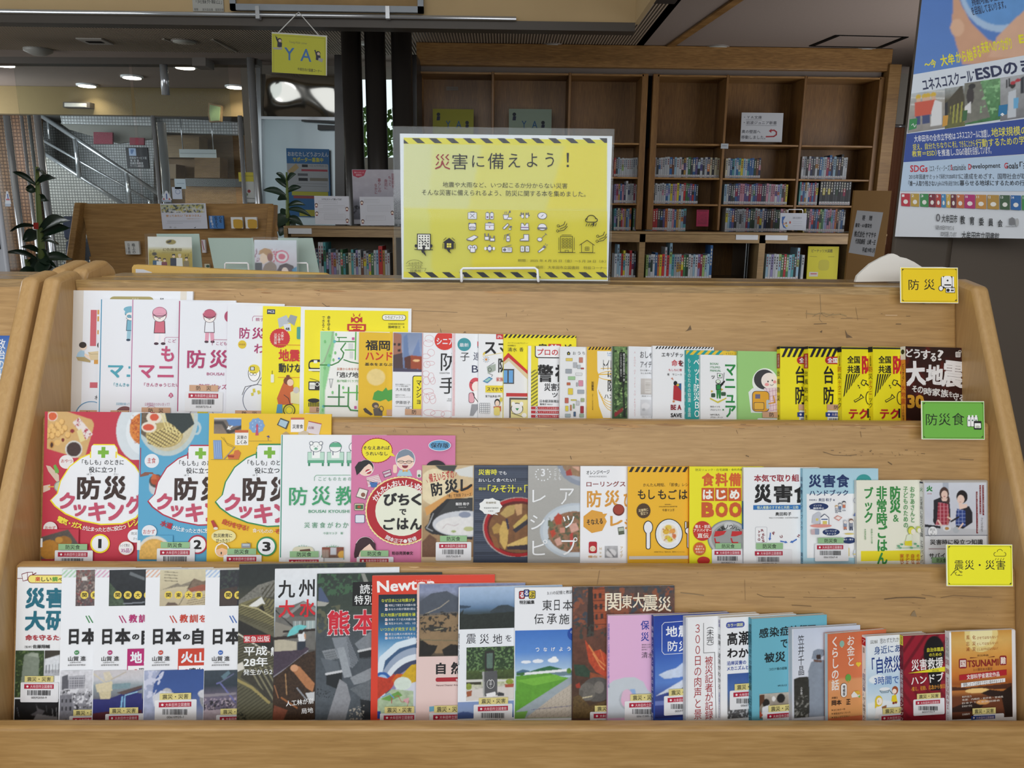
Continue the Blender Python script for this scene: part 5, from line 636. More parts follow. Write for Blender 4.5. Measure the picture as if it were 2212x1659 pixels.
# ---- row 3 (bottom)
rA=(0,1200,4.483);rB=(400,1200,4.483);rC=(800,1200,4.254);rD=(1230,1240,4.514);rE=(1680,1260,4.158)
TL='1f6b7f'
B(2,38,290,1226,8,'eceef0','white large book with teal title and a stone monument photograph, leftmost in bottom row',*rA,[('L',[(170,222),(230,222)],6,'7a2430'),('P',[(208,178),(262,160),(318,158),(322,232),(270,240),(222,250)],'7a2430'),('P',[(214,184),(262,167),(266,232),(226,244)],'f2f0f0'),('P',[(268,166),(312,164),(315,226),(272,233)],'f2f0f0'),('L',[(285,205),(350,168)],9,'7a2430'),('Q',270,186,700,268,38,'7a2430'),('Q',276,192,700,262,34,'f1e27c'),('T',343,205,392,250,'楽','c8402c',.03),('T',402,208,500,250,'しい',K,.02),('T',508,205,558,250,'調','4a9a3c',.03),('T',566,215,600,245,'べ',K,.02),('T',248,312,438,512,'災',TL,.04),('T',450,312,640,508,'害',TL,.04),('T',243,535,438,728,'大',TL,.04),('T',445,535,640,725,'研',TL,.04),('T',248,765,640,822,'命を守るため','b02a34',.03),('T',243,872,310,895,'［監修］',K),('T',320,862,485,898,'佐藤翔輔',K,.02),('G',150,918,425,1372,[(0,'33472a'),(1,'28361e')],(.5,26),[('n',.25,20,'5d7244',None),('p',[(235,960),(300,935),(370,940),(382,1010),(375,1180),(372,1372),(205,1372),(215,1150)],'7f8a7c',.2,22),('p',[(262,965),(300,940),(365,945),(372,985)],'98a294',.15,20),('n',.3,16,'3c3a24',[(150,1330),(425,1330),(425,1372),(150,1372)])],1.5,21),('G',436,918,700,1160,[(0,'6a6458'),(1,'b7bac0')],(.25,24),[('p',[(436,918),(700,918),(560,960),(436,1000)],'3c3830'),('p',[(440,1000),(580,960),(580,1100),(440,1110)],'d9dde2',.15,16),('s',30,.25,0,'6c7078',[(440,1060),(600,1040),(600,1130),(440,1140)])],1.5,22),('G',145,1388,700,1600,[(0,'15171a'),(1,'0e0f12')],(.5,30),[('p',[(350,1430),(365,1500),(300,1540),(400,1560),(440,1500),(375,1480)],'565458',.2,16),('l',[(170,1470),(190,1560)],4,'6a6c72'),('l',[(510,1480),(520,1570)],5,'8a8c90'),('l',[(550,1470),(555,1570)],5,'8a8c90'),('l',[(510,1520),(555,1520)],4,'8a8c90'),('p',[(360,1530),(560,1560),(560,1590),(330,1590)],'77777a'),('l',[(450,1450),(460,1520)],5,'4a4c50')],1.6,23),('S',248,1162,'s','00592050-9')],ytr=1226)
def nihon(x,sub,col,lt,title,topg,botg,stk,yt,xr,box=None,row_label='',off=0,shapes=()):
 """one volume of the four matching white natural disaster books"""
 X=lambda v:v+x
 a=[('R',X(0),140,X(140),215,'dfe3e6'),('G',X(2),140,X(140),213,[(0,'e4e8ea'),(1,'e4e8ea')],(0,9),[('s',33,.42,45,lt,None)],1.2,1),('G',X(137),140,X(900),490,*topg,1.5,31+int(x)%7)]
 a+=[[('E',X(220+i*98),383,39,39,'e9cf58'),('T',X(198+i*98),362,X(243+i*98),404,q,'241f14',.02)]for i,q in enumerate('関東大震災')]
 a+=[('L',[(X(235),585+off),(X(270),650+off)],9,col),('L',[(X(262),583+off),(X(302),650+off)],9,col),('T',X(330),570+off,X(410),650+off,'教',col,.03),('T',X(425),570+off,X(505),650+off,'訓',col,.03),('T',X(520),575+off,X(590),645+off,'を',col,.02),('T',X(72),712,X(165),860,'日',K,.045),('T',X(195),705,X(345),862,'本',K,.045),('T',X(362),760,X(430),815,'の',K,.04),('T',X(452),705,X(560),862,'自',K,.045),('E',X(147),938,23,22,col),('T',X(133),930,X(161),946,'監修',W),('T',X(65),975,X(235),1022,'山賀 進',K,.012),('T',X(80),1028,X(200),1042,'元麻布中学校・',K),('T',X(62),1052,X(232),1068,'高等学校地学教諭',K)]
 if box:a+=[('R',X(315),902,X(800),1158,col),('R',X(322),1066,X(800),1150,'f2f0f2'),('T',X(345),928,X(460),1040,sub[0],W,.04),('T',X(475),935,X(590),1040,sub[1],W,.04),('R',X(388),1098,X(410),1120,'c02a40'),('T',X(425),1085,X(560),1132,box,K,.02)]
 a+=[('G',X(-14),1112,X(900),1600,*botg,1.5,41+int(x)%9),list(shapes),stk]
 B(2,x/4.483+.5,xr,yt,8,'edeff3',row_label,*rA,a,spine='e2e6ea',ytr=yt-2)
nihon(598,'　　','3a8a4c','a9cfae','',([(0,'6d6360'),(1,'54484a')],(.5,26),[('n',.2,18,'9a8e86',None),('n',.3,14,'8a4a48',None),('p',[(790,210),(840,205),(845,245),(790,245)],'d9d4d0')]),([(0,'d3d3d9'),(.35,'c3c3c9'),(.5,'8b8b92'),(1,'7c7c84')],(.25,22),[('p',[(600,1170),(660,1150),(665,1290),(600,1300)],'5a5a62',.2,12),('p',[(665,1170),(825,1160),(820,1285),(665,1290)],'9c9ca4'),('s',22,.4,0,'5c5c64',[(668,1180),(822,1170),(818,1280),(668,1285)]),('s',24,.35,90,'b9b9c0',[(668,1180),(822,1170),(818,1280),(668,1285)]),('n',.15,26,'d6d6dc',[(580,1290),(900,1290),(900,1480),(580,1480)]),('n',.3,22,'2e2e34',[(580,1300),(900,1300),(900,1600),(580,1600)]),('p',[(580,1350),(700,1345),(720,1570),(580,1590)],'76767e',.3,20),('s',40,.4,0,'2c2c32',[(600,1390),(700,1390),(700,1420),(600,1420)]),('s',40,.4,0,'2c2c32',[(600,1460),(700,1460),(700,1500),(600,1500)])]),('S',718,1488,'s','1'),1230,390,None,'white disaster book with green accents and a grey photograph of a ruined city')
nihon(920,'地震','b3256e','d9a9c4','',([(0,'2c3034'),(1,'23272b')],(.3,30),[('p',[(1060,260),(1180,400),(1220,490),(1060,490)],'4a5a48',.6,18),('p',[(1260,160),(1400,220),(1400,250),(1250,190)],'6a7074'),('l',[(1200,470),(1400,460)],10,'8a9098')]),([(0,'c9c4c6'),(.18,'c3c3c9'),(.3,'8d9aa0'),(.55,'6a6a72'),(.6,'272a68'),(.85,'2a2c66'),(.9,'4c2028'),(1,'3a1a20')],(.12,20),[('p',[(905,1390),(1060,1385),(1380,1275),(1380,1300),(1300,1330),(1380,1340),(1380,1600),(905,1600)],'26296b',.15,30),('p',[(905,1525),(1040,1510),(1380,1500),(1380,1600),(905,1600)],'4e1f28',.15,20),('p',[(1000,1130),(1060,1120),(1100,1200),(1020,1220)],'d2c9b4',.15,16),('p',[(925,1245),(1090,1215),(1095,1310),(945,1320)],'d3c8a8',.12,16),('p',[(960,1320),(1080,1310),(1075,1385),(980,1390)],'cbbf9c',.2,14),('l',[(905,1140),(1010,1220)],14,'cfc6b0'),('l',[(1080,1200),(1220,1130)],12,'b9b0a2'),('p',[(1090,1245),(1270,1235),(1260,1290),(1090,1295)],'7a949c',.2,12),('p',[(1130,1330),(1380,1260),(1380,1290),(1200,1350)],'5b4a48'),('l',[(1190,1370),(1180,1470)],16,'7fb4d8'),('l',[(1215,1365),(1212,1470)],14,'7fb4d8'),('l',[(1220,1355),(1330,1325)],10,'9cc8e0')]),('S',1068,1468,'s','2'),1230,460,'平成','white disaster book with magenta accents and a photograph of a beached blue ship')
nihon(1411,'火山','c8402c','e0b49c','',([(0,'d0c7a8'),(1,'bfb193')],(.08,30),[('p',[(1560,335),(1650,300),(1720,270),(1750,290),(1850,255),(1900,250),(1900,300),(1700,310)],'8d8574',.3,14),('p',[(1810,330),(1860,250),(1880,230),(1960,260),(2060,240),(2100,330),(2100,360),(1900,330)],'7a6a5a',.3,16),('l',[(1740,480),(1820,340),(1860,250)],6,'4a4236'),('p',[(1820,330),(1960,290),(2040,310),(2040,350),(1850,360)],'9c5a48',.2,14),('s',28,.2,95,'5a5244',[(1590,150),(1720,150),(1720,280),(1590,260)]),('s',22,.3,80,'8a7a60',[(1850,380),(2100,380),(2100,490),(1800,490)]),('p',[(1600,490),(1630,455),(1700,460),(1740,490)],'6a5a50')]),([(0,'34518f'),(.45,'3a5796'),(.7,'5f6f9a'),(1,'a9aec2')],(.06,60),[('p',[(1395,1112),(1560,1112),(1500,1200),(1480,1320),(1560,1380),(1560,1600),(1395,1600)],'a3abc6',.25,50),('e',1620,1320,46,34,'b4b4b8',.2,14),('p',[(1480,1360),(1560,1310),(1680,1330),(1720,1400),(1500,1460)],'d0d2da',.15,20),('e',2000,1400,60,90,'8f9094',.4,20),('e',1980,1350,60,40,'c6c7cc',.2,20),('n',.25,60,'c8cce0',[(1395,1112),(1600,1112),(1500,1350),(1395,1400)])]),('S',1552,1330,'s','00610920-1',68,14),1231,570,'噴火','white disaster book with orange accents, old volcano engraving and a blue sky photograph')
nihon(1990,'　　','2f62b4','a9c0e0','',([(0,'33363a'),(1,'2b2a34')],(.3,26),[('n',.2,20,'3f4a44',None),('p',[(2130,330),(2300,300),(2300,490),(2130,490)],'473c38',.2,20)]),([(0,'3c4852'),(.3,'2f3a44'),(.55,'6c6478'),(.8,'5a5262'),(1,'a0929c')],(.2,26),[('p',[(2140,1170),(2210,1115),(2230,1140),(2170,1210)],'5f7a86'),('l',[(2100,1240),(2130,1230),(2280,1420)],14,'6a6ea6'),('l',[(2130,1230),(2260,1150)],10,'6a6e8c'),('p',[(1975,1340),(2290,1330),(2290,1350),(1975,1370)],'8a848c'),('n',.2,18,'a89aa4',[(1975,1380),(2290,1380),(2290,1500),(1975,1500)]),('n',.15,18,'2a2830',[(1975,1400),(2290,1400),(2290,1510),(1975,1510)]),('p',[(1975,1500),(2290,1480),(2290,1600),(1975,1600)],'a3959c',.2,20)]),('S',2140,1478,'s','3'),1231,690,None,'white disaster book with blue accents and a photograph of a toppled pole')
B(2,517,790,1219,6,'2c3030','dark magazine with a castle\'s tiled roofs and crumbling stone walls',*rB,[('G',500,50,1760,1600,[(0,'23292a'),(.15,'2a302e'),(.4,'5f5c48'),(1,'5a5844')],(.2,30),[('n',.2,30,'39442f',[(1100,50),(1760,50),(1760,160),(1100,160)]),('p',[(560,400),(700,290),(850,245),(880,250),(880,400),(700,420),(510,500),(510,440)],'77766e',.6,10),('p',[(510,470),(720,400),(880,440),(880,700),(510,560)],'76714f',.1,20),('s',24,.35,65,'4b472f',[(510,500),(740,400),(880,600),(880,760),(510,600)]),('s',34,.4,35,'4a473a',[(730,320),(880,260),(880,640),(740,420)]),('p',[(600,498),(735,405),(770,480),(740,470),(690,500)],'dedfda'),('p',[(700,520),(745,480),(770,545),(740,550)],'1e1d1a'),('l',[(540,480),(700,520),(850,610)],12,'b5ad80'),('p',[(510,620),(880,810),(880,960),(510,780)],'2a2925',.3,20),('l',[(500,750),(700,880),(880,980)],14,'d8d4c2'),('s',26,.4,70,'39382e',[(500,780),(880,960),(880,1200),(500,1060)]),('p',[(500,1060),(560,1030),(580,1100),(500,1130)],'d9d6cc'),('p',[(560,1130),(880,1100),(880,1440),(820,1430),(700,1290),(540,1180)],'3c3a32',.3,14),('s',44,.35,-30,'7f7b62',[(600,1100),(880,1060),(880,1440),(700,1240)]),('l',[(500,1200),(650,1280),(820,1430)],26,'9c8f5c'),('s',30,.3,55,'3f3e2e',[(500,1240),(700,1330),(850,1480),(850,1600),(500,1560)]),('n',.2,16,'23261c',[(500,1490),(640,1570),(640,1600),(500,1600)])],1.4,51),('R',567,772,825,846,'b8242e'),('T',574,782,818,838,'緊急出版','f2e8e8',.01),('T',567,880,795,972,'平成','eef0f0',.02),('T',830,885,900,972,'熊','eef0f0',.02),('T',567,985,800,1078,'28年','eef0f0',.025),('T',564,1102,845,1158,'発生から2','eef0f0',.01),('L',[(500,85),(1755,50)],3,'c9ccc4')],ytr=1212)
B(2,594,863,1229,5,'e6eaee','magazine with a flood photograph, teal umbrella, wet roof and driftwood',*rB,[('G',850,120,2080,1600,[(0,'e3e6ea'),(.2,'dde3e9'),(.3,'b7c2cc'),(.5,'5a5a58'),(.6,'3f3630'),(1,'2f221a')],(.06,40),[('p',[(870,500),(1000,500),(1140,445),(1260,500),(1260,920),(870,920)],'6b6a66',.15,30),('p',[(930,600),(1140,450),(1260,520),(1260,590),(1140,500),(980,610)],'8f8f8e'),('p',[(1000,590),(1140,480),(1260,560),(1260,600)],'55524e'),('p',[(870,520),(930,590),(1040,680),(1040,700),(870,540)],'1f2224'),('p',[(865,640),(1040,700),(1040,720),(865,820)],'8a867c',.1,20),('p',[(865,800),(1080,840),(1080,930),(865,930)],'b7b09c',.1,30),('l',[(865,805),(1080,790)],30,'2f2521'),('p',[(1040,640),(1125,640),(1125,720),(1040,720)],'8f9a9a'),('p',[(1165,640),(1255,640),(1255,720),(1165,720)],'9fb0b0'),('s',42,.1,0,'d9dcd8',[(1040,640),(1255,640),(1255,720),(1040,720)]),('p',[(945,730),(1260,715),(1260,740),(945,750)],'2b211e'),('p',[(985,790),(1010,730),(1050,690),(1110,675),(1180,690),(1150,715),(1060,770)],'6dc4c6',.1,20),('p',[(1090,770),(1150,745),(1165,800),(1160,835),(1100,840)],'dfe3e6',.08,14),('e',1118,745,24,22,'2a2220'),('l',[(1158,770),(1160,810)],14,'c09474'),('p',[(1085,840),(1165,835),(1165,940),(1090,940)],'2c3440'),('p',[(860,930),(1130,920),(1170,890),(1200,910),(1160,960),(870,1170),(850,1190)],'453a48',.3,16),('l',[(850,1180),(1000,1080),(1190,930)],10,'8f8c96'),('p',[(870,1180),(1150,960),(1260,930),(1260,1600),(845,1600)],'3a291c',.7,14),('p',[(1020,1090),(1050,1065),(1110,1080),(1260,1250),(1240,1330),(1180,1290)],'b07850',.2,20),('e',1060,1095,38,34,'d09a74'),('l',[(975,1150),(990,1350)],10,'a8825a'),('l',[(870,1260),(910,1380)],10,'9c6a48'),('p',[(1170,1340),(1260,1330),(1260,1420),(1200,1400)],'c6c9cc'),('p',[(870,1450),(1000,1500),(960,1600),(850,1600)],'7a4430',.3,16),('l',[(1090,1290),(1180,1400)],14,'8c9096'),('l',[(940,1380),(1090,1480)],16,'9c6238')],1.3,52),('T',900,240,1065,412,'九',K,.02),('T',1100,232,1255,402,'州',K,.02),('T',905,432,1060,602,'大','cf2430',.025),('T',1110,425,1262,598,'水','cf2430',.025),('T',975,1395,1240,1450,'人工林が崩','f0f0f0',.012,5),('T',1125,1475,1240,1530,'局地','f0f0f0',.012,5)],ytr=1222)
B(2,685,955,1240,5,'36404c','magazine with an aerial photograph of a collapsed castle and big red title',*rB,[('G',1268,165,2500,1600,[(0,'2b3832'),(.25,'39443c'),(.4,'454d52'),(.7,'4c545c'),(1,'535b62')],(.25,24),[('n',.1,30,'3f6146',[(1275,165),(1700,165),(1650,350),(1400,420),(1275,280)]),('n',.15,30,'5f614c',[(1275,520),(1500,480),(1450,780),(1275,800)]),('p',[(1285,310),(1310,310),(1390,450),(1290,460)],'4c5a78'),('p',[(1275,440),(1390,460),(1350,490),(1275,490)],'a6a69e'),('p',[(1690,165),(1730,180),(1820,400),(1760,380)],'8d8f88'),('p',[(1420,800),(1580,790),(1680,1030),(1620,1100),(1480,990)],'7f868e',.12,24),('s',14,.4,12,'474e56',[(1560,800),(1640,780),(1690,1100),(1620,1160)]),('p',[(1325,925),(1450,905),(1490,1000),(1370,1020)],'8c9298',.1,14),('s',12,.45,10,'434a50',[(1335,935),(1450,915),(1480,1000),(1370,1015)]),('p',[(1310,990),(1480,1030),(1510,1140),(1380,1160)],'5f676f',.1,20),('p',[(1370,1140),(1520,1130),(1530,1320),(1370,1250)],'1f2428'),('l',[(1370,1150),(1520,1125)],22,'c9ccd0'),('p',[(1470,900),(1540,890),(1620,1180),(1540,1190)],'969da4',.15,14),('p',[(1640,860),(1800,740),(1820,900),(1690,930)],'7a8188',.2,14),('p',[(1680,930),(1810,910),(1800,1010),(1690,1010)],'20252a'),('l',[(1680,935),(1810,910)],20,'c6cacd'),('s',16,.4,5,'4b5259',[(1690,1000),(1820,990),(1820,1110),(1660,1130)]),('p',[(1600,1190),(1820,1090),(1820,1220),(1640,1260)],'8a9096',.2,14),('p',[(1500,1200),(1570,1250),(1610,1400),(1560,1600),(1380,1600)],'8d9096',.2,18),('p',[(1600,1300),(1820,1200),(1820,1480),(1700,1380)],'636a70',.3,14),('p',[(1700,1400),(1820,1420),(1820,1600),(1720,1600)],'23282c',.4,20),('n',.3,10,'15191c',[(1275,1280),(1470,1330),(1420,1400),(1275,1380)]),('n',.2,12,'b9b4a8',[(1600,1500),(1740,1450),(1740,1600),(1600,1600)])],1.3,53),('P',[(1622,258),(2500,250),(2500,490),(1620,490)],'111214'),('T',1692,280,1790,372,'読','eef0f0',.01),('T',1800,280,1900,372,'売','eef0f0',.01),('T',1640,385,1725,475,'特','eef0f0',.01),('T',1735,385,1820,475,'別','eef0f0',.01),('T',1372,525,1600,780,'熊','e2ccd0',.055),('T',1622,520,1855,775,'本','e2ccd0',.055),('T',1380,532,1595,770,'熊','cc2236',.03),('T',1630,528,1850,765,'本','cc2236',.03),('L',[(1275,175),(2500,145)],3,'d4d0b8')],ytr=1233,spine='8a7f5a')
RN='d8402a'
B(2,804,1069,1244,7,RN,'red bordered science magazine with a relief map of the country',*rC,[('G',70,360,1140,1500,[(0,'12202a'),(.2,'1f4a68'),(.35,'3f7fb0'),(.5,'9cc4e0'),(1,'4a6a8a')],(.05,30),[('e',420,1260,400,470,'3a5a80'),('e',440,1280,370,430,'97a6bc'),('e',450,1290,350,380,'d9e2ea'),('e',470,1290,330,330,'3a4464'),('e',480,1300,300,280,'8a86ac'),('e',490,1310,270,240,'c9cedd'),('l',[(60,1180),(110,950),(250,830),(400,790)],60,'d4e3ee'),('e',110,1140,80,70,'2c60a8'),('e',110,1140,50,44,'9cc0e4'),('p',[(50,1180),(70,1110),(160,1130),(220,1090),(250,1130),(200,1220),(110,1290),(60,1330)],'b83a24',.25,16),('p',[(200,1150),(240,1090),(300,1090),(310,1150),(240,1200)],'c9601e',.2,16),('p',[(280,1120),(330,1060),(380,1010),(440,1000),(440,1160),(340,1190)],'c9a41c',.2,16),('e',300,1180,80,60,'d0ded2',.1,20),('p',[(60,1340),(200,1230),(400,1250),(400,1500),(60,1500)],'a8bc9c',.3,30),('p',[(100,1320),(260,1250),(300,1290),(180,1340)],'6a9c4a',.2,16),('l',[(200,1360),(200,1310),(260,1290),(290,1350),(360,1340),(340,1400)],5,'a8404c'),('l',[(110,1300),(180,1270),(220,1310)],8,'5a9ad0'),('p',[(60,1430),(100,1430),(100,1500),(60,1500)],'2c4a9c'),('p',[(300,1330),(360,1310),(350,1370)],'d4a0a8')],1.3,61),('T',62,222,590,328,'Newton','f3efee',.03,3),('T',420,222,555,235,'ニュートンムック','f0e0dc'),('T',102,398,412,430,'なぜ日本には地震が多','d3d83c',.01),('T',100,530,415,562,'巨大地震が首都圏を襲','d3d83c',.01),('T',95,662,415,694,'いつか必ず発生する巨','d3d83c',.01),[[('R',136,y,158,y+24,'e9e6e6'),('L',[(140,y+8),(146,y+16),(156,y)],4,'b02a34'),('T',168,y,415,y+22,t,'e6eaee',.0)]for y,t in((446,'地球上で発生する地震の1割'),(482,'あなたの街が震度5弱以'),(577,'南海トラフ巨大地震の被'),(613,'発生から3分，10分，3日'),(710,'富士山噴火の前兆をと'),(745,'超巨大噴火で1億人以'))],('S',132,1385,'s','4',64,14)],ytr=1239,spine=RN)
B(2,901,1135,1262,6,'e3c9c4','pale pink volume with a photograph of a bare mudslide valley',*rC,[('G',448,262,1430,930,[(0,'7c86a8'),(.12,'8a92ac'),(.2,'5d6474'),(.5,'6c6252'),(.8,'87735a'),(1,'4a4034')],(.22,26),[('p',[(455,420),(560,350),(700,330),(820,400),(820,520),(455,540)],'4d5460',.15,30),('l',[(500,540),(640,480),(720,420)],7,'a8a090'),('p',[(455,560),(820,540),(820,900),(600,900),(455,780)],'8d7556',.15,40),('n',.15,26,'2c2a26',[(455,540),(820,500),(820,700),(455,720)]),('p',[(500,670),(580,650),(720,670),(700,690),(560,700)],'33322e'),('l',[(590,685),(670,675)],5,'c9b88c'),('p',[(455,760),(540,820),(620,830),(600,880),(560,925),(455,925)],'1f1d1a',.4,20),('p',[(660,870),(740,820),(820,830),(820,925),(680,925)],'1f1d1a',.4,20),('l',[(460,775),(820,790)],8,'6f6a50')],1.4,62),('T',603,985,692,1092,'自',K,.04),('T',740,978,845,1092,'然',K,.04),('Q',600,1122,900,1160,16,'a82430'),('T',785,1130,815,1152,'被','f0e0e0',.02),('T',605,1185,810,1200,'Natural Disaster Area','6a4a48',.01),('P',[(542,1388),(590,1385),(590,1430),(542,1435)],'6aa9c4'),('V',408,380,430,850,'自然災害被災地',K,.02),('R',540,1470,560,1500,'2b2a2e'),('S',586,1376,'s','5',66,15)],ytr=1254,spine='dcbfb8')
B(2,991,1215,1269,7,'e9edf2','white volume with a seaside hills picture above and a stone memorial photograph below',*rC,[('G',820,288,1780,680,[(0,'a9c0dc'),(.3,'8fa9c8'),(.5,'5f7c9c'),(.62,'3c4c54'),(1,'2a3230')],(.08,30),[('p',[(820,455),(935,470),(900,485),(820,490)],'36485c'),('p',[(1100,520),(1180,470),(1260,465),(1340,500),(1340,540),(1100,545)],'36424a',.2,16),('p',[(820,540),(860,490),(850,540),(960,545),(1340,530),(1340,680),(820,680)],'272e2a',.4,16)],1.4,63),[('T',x0,722,x1,812,q,'23222a',.0)for q,x0,x1 in(('震',882,970),('災',1005,1092),('地',1125,1212))],('T',1242,730,1298,790,'を','23222a',.0),('V',802,715,822,1010,'震災地を巡る','4a4a50',0),('G',882,845,1700,1335,[(0,'2a3f2a'),(.4,'30452a'),(.45,'4a5c30'),(.6,'3c4a28'),(.62,'b9c48c'),(.75,'c3c2b4'),(1,'d0ccc6')],(.45,18),[('n',.2,16,'6a8a58',[(882,845),(1330,845),(1330,1070),(882,1070)]),('p',[(882,1140),(1340,1150),(1340,1170),(882,1165)],'d3d3cc'),('p',[(882,1165),(1020,1165),(1020,1190),(882,1185)],'3c3a2c'),('p',[(900,1240),(1020,1225),(1340,1200),(1340,1335),(882,1335)],'d4cfca',.05,30),('p',[(1175,1260),(1230,1275),(1230,1300),(1170,1300)],'3a3c40'),('p',[(1050,885),(1140,880),(1135,1070),(1052,1068)],'30302e'),('p',[(1068,905),(1125,902),(1122,1040),(1070,1042)],'5b7268',.2,12),('p',[(1030,1072),(1165,1065),(1170,1290),(1045,1300)],'56575a',.1,14),('p',[(1028,1072),(1045,1072),(1052,1300),(1038,1300)],'a9aaa8'),('p',[(882,1250),(935,1240),(930,1290),(890,1300)],'9c5a3c'),('e',905,1205,28,30,'8a9a3c',.4,8),('p',[(1235,1195),(1320,1190),(1315,1222),(1240,1222)],'a8523c'),('e',1280,1170,36,24,'8a9a3c',.4,8),('p',[(1065,1275),(1150,1258),(1155,1300),(1070,1305)],'e9e9ea')],1.2,64),('O',1105,1180,34,42,4,'d9d9d9',100,440),('T',1092,1145,1118,1210,'平','d9d9d9'),('G',800,1348,1700,1500,[(0,'7f96c4'),(.5,'8aa0c8'),(1,'4a608c')],(.05,40),[('p',[(800,1450),(850,1435),(900,1440),(960,1460),(960,1500),(800,1500)],'3f5488')],1.6,65),('S',996,1306,'s','00589001-0',63,14,1,-11)],ytr=1262,spine='c4cfe0')
B(2,1112,1366,1270,6,'eceef2','white and blue guide magazine with a green lawn, path and blue sky',*rC,[('G',1328,690,2400,1500,[(0,'3f74c4'),(.25,'5a8cd2'),(.45,'a9c6e2'),(.48,'b9cfe0'),(1,'5c9c3c')],(.04,40),[('e',1430,980,46,14,'e6ecf4'),('e',1540,975,50,18,'e6ecf4'),('e',1680,970,50,22,'f0f3f6'),('e',1690,950,24,16,'f0f3f6'),('p',[(1340,1070),(1400,1048),(1460,1060),(1460,1090),(1340,1090)],'4a6c8a'),('p',[(1460,1070),(1560,1040),(1650,1020),(1760,1050),(1760,1080),(1460,1080)],'2f6a44',.2,12),('p',[(1340,1080),(1420,1075),(1420,1100),(1340,1105)],'3a6a3c'),('p',[(1418,1078),(1860,1048),(1860,1078),(1418,1098)],'e9edf0'),('p',[(1640,1085),(1860,1070),(1860,1110),(1740,1115)],'6a8490'),('p',[(1340,1108),(1500,1095),(1640,1085),(1740,1118),(1860,1140),(1330,1440)],'5f9e34',.15,24),('p',[(1340,1150),(1700,1100),(1800,1140),(1500,1200)],'74b440',.12,20),('p',[(1850,1118),(1860,1100),(1860,1210),(1420,1500),(1330,1500),(1330,1440)],'9aa6ae',.1,30),('p',[(1330,1440),(1450,1430),(1420,1500),(1330,1500)],'6ea048'),('p',[(1860,1180),(1860,1500),(1420,1500),(1700,1290)],'bcb2a4',.05,16),('s',40,.05,60,'94897c',[(1860,1180),(1860,1500),(1420,1500),(1700,1290)]),('s',34,.05,5,'94897c',[(1860,1180),(1860,1500),(1420,1500),(1700,1290)]),('l',[(1480,1420),(1860,1390)],5,'6a6a88'),('e',1825,1070,22,26,'5a8a34',.2,10)],1.3,66),('Q',1365,325,1420,400,12,K),('Q',1370,330,1415,395,10,'b8202c'),('T',1374,338,1412,388,'る',W,.03),('Q',1408,312,1462,378,12,K),('Q',1413,317,1457,373,10,'2a3a8c'),('T',1416,322,1452,366,'る',W,.03),('Q',1455,322,1518,398,12,K),('Q',1460,327,1512,392,10,'d8c034'),('T',1465,335,1508,385,'ぶ',K,.03),('T',1370,412,1508,448,'特別編集',K,.025),('T',1625,325,1855,358,'3.11の記憶と教訓','2a2a2c',.0,2),[('T',x0,408,x1,505,q,'1c1d20',.0)for q,x0,x1 in(('東',1580,1668),('日',1690,1738),('本',1768,1858))],[('T',x0,535,x1,630,q,'1c1d20',.0)for q,x0,x1 in(('伝',1505,1592),('承',1622,1712),('施',1735,1828))],[('T',1518+i*72,845-i*2,1552+i*72,882-i*2,q,'f0f2f4',.02)for i,q in enumerate('つなげよう')],('E',1865,720,54,60,'1f4aa0'),('T',1838,690,1870,712,'ON',W)],ytr=1262,spine='dfe3e8')
B(2,1237,1457,1268,8,'4f352c','dark painted cover book of a burning tower and an elephant with a cream title',*rD,[('G',35,115,1035,1410,[(0,'4a4442'),(.2,'6a4436'),(.5,'5e3a2c'),(.75,'4c3428'),(1,'4a3a26')],(.35,30),[('n',.2,60,'3f444c',[(35,115),(1030,115),(1030,400),(35,560)]),('n',.25,50,'8a5038',[(35,115),(1030,115),(1030,400),(35,560)]),('p',[(180,130),(230,125),(240,600),(170,620)],'30241f'),('p',[(225,150),(340,130),(365,520),(245,560)],'9c4c2c',.2,16),('s',58,.12,90,'5c2c1c',[(225,150),(340,130),(365,520),(245,560)]),('p',[(238,195),(262,195),(262,245),(238,245)],'3a2a26'),('p',[(285,190),(312,190),(312,240),(285,240)],'3a2a26'),('p',[(245,300),(268,300),(268,350),(245,350)],'3a2a26'),('p',[(292,296),(320,296),(320,350),(292,350)],'3a2a26'),('p',[(250,400),(275,395),(275,450),(250,450)],'3a2a26'),('p',[(300,392),(330,390),(330,440),(300,445)],'3a2a26'),('n',.1,26,'3c3e38',[(60,470),(370,520),(370,620),(60,640)]),('p',[(150,640),(230,760),(300,740),(370,800),(370,1020),(260,960),(190,860)],'b54628',.4,18),('l',[(190,700),(280,840),(350,900)],12,'d8844c'),('l',[(230,780),(300,900),(340,940)],8,'e09a5c'),('l',[(300,740),(340,880)],8,'cc6a3c'),('p',[(40,880),(150,890),(210,960),(190,1010),(110,1000),(60,990)],'2e4434',.4,16),('p',[(200,960),(370,1010),(370,1060),(200,1060)],'8f4a2c',.3,20),('e',270,1130,150,120,'55524e',.25,20),('e',175,1150,80,90,'6a6660',.25,16),('e',290,1110,50,60,'76716a',.2,14),('l',[(120,1150),(105,1240),(130,1290),(155,1280)],34,'5a5650'),('l',[(130,1210),(220,1195)],10,'c9bd9c'),('p',[(35,1200),(100,1180),(200,1290),(370,1240),(370,1410),(35,1410)],'5e4a2a',.6,12),('p',[(60,1080),(100,1060),(110,1110),(70,1110)],'a03a28')],1.4,71),[('T',x0,y0,x1,y1,q,'ece0c8',.012)for q,x0,y0,x1,y1 in(('関',348,188,505,360),('東',510,205,612,335),('大',618,182,725,330),('震',715,205,860,365),('災',862,222,992,368))],('S',245,1280,'s','6')],ytr=1264,spine='3a2a24')
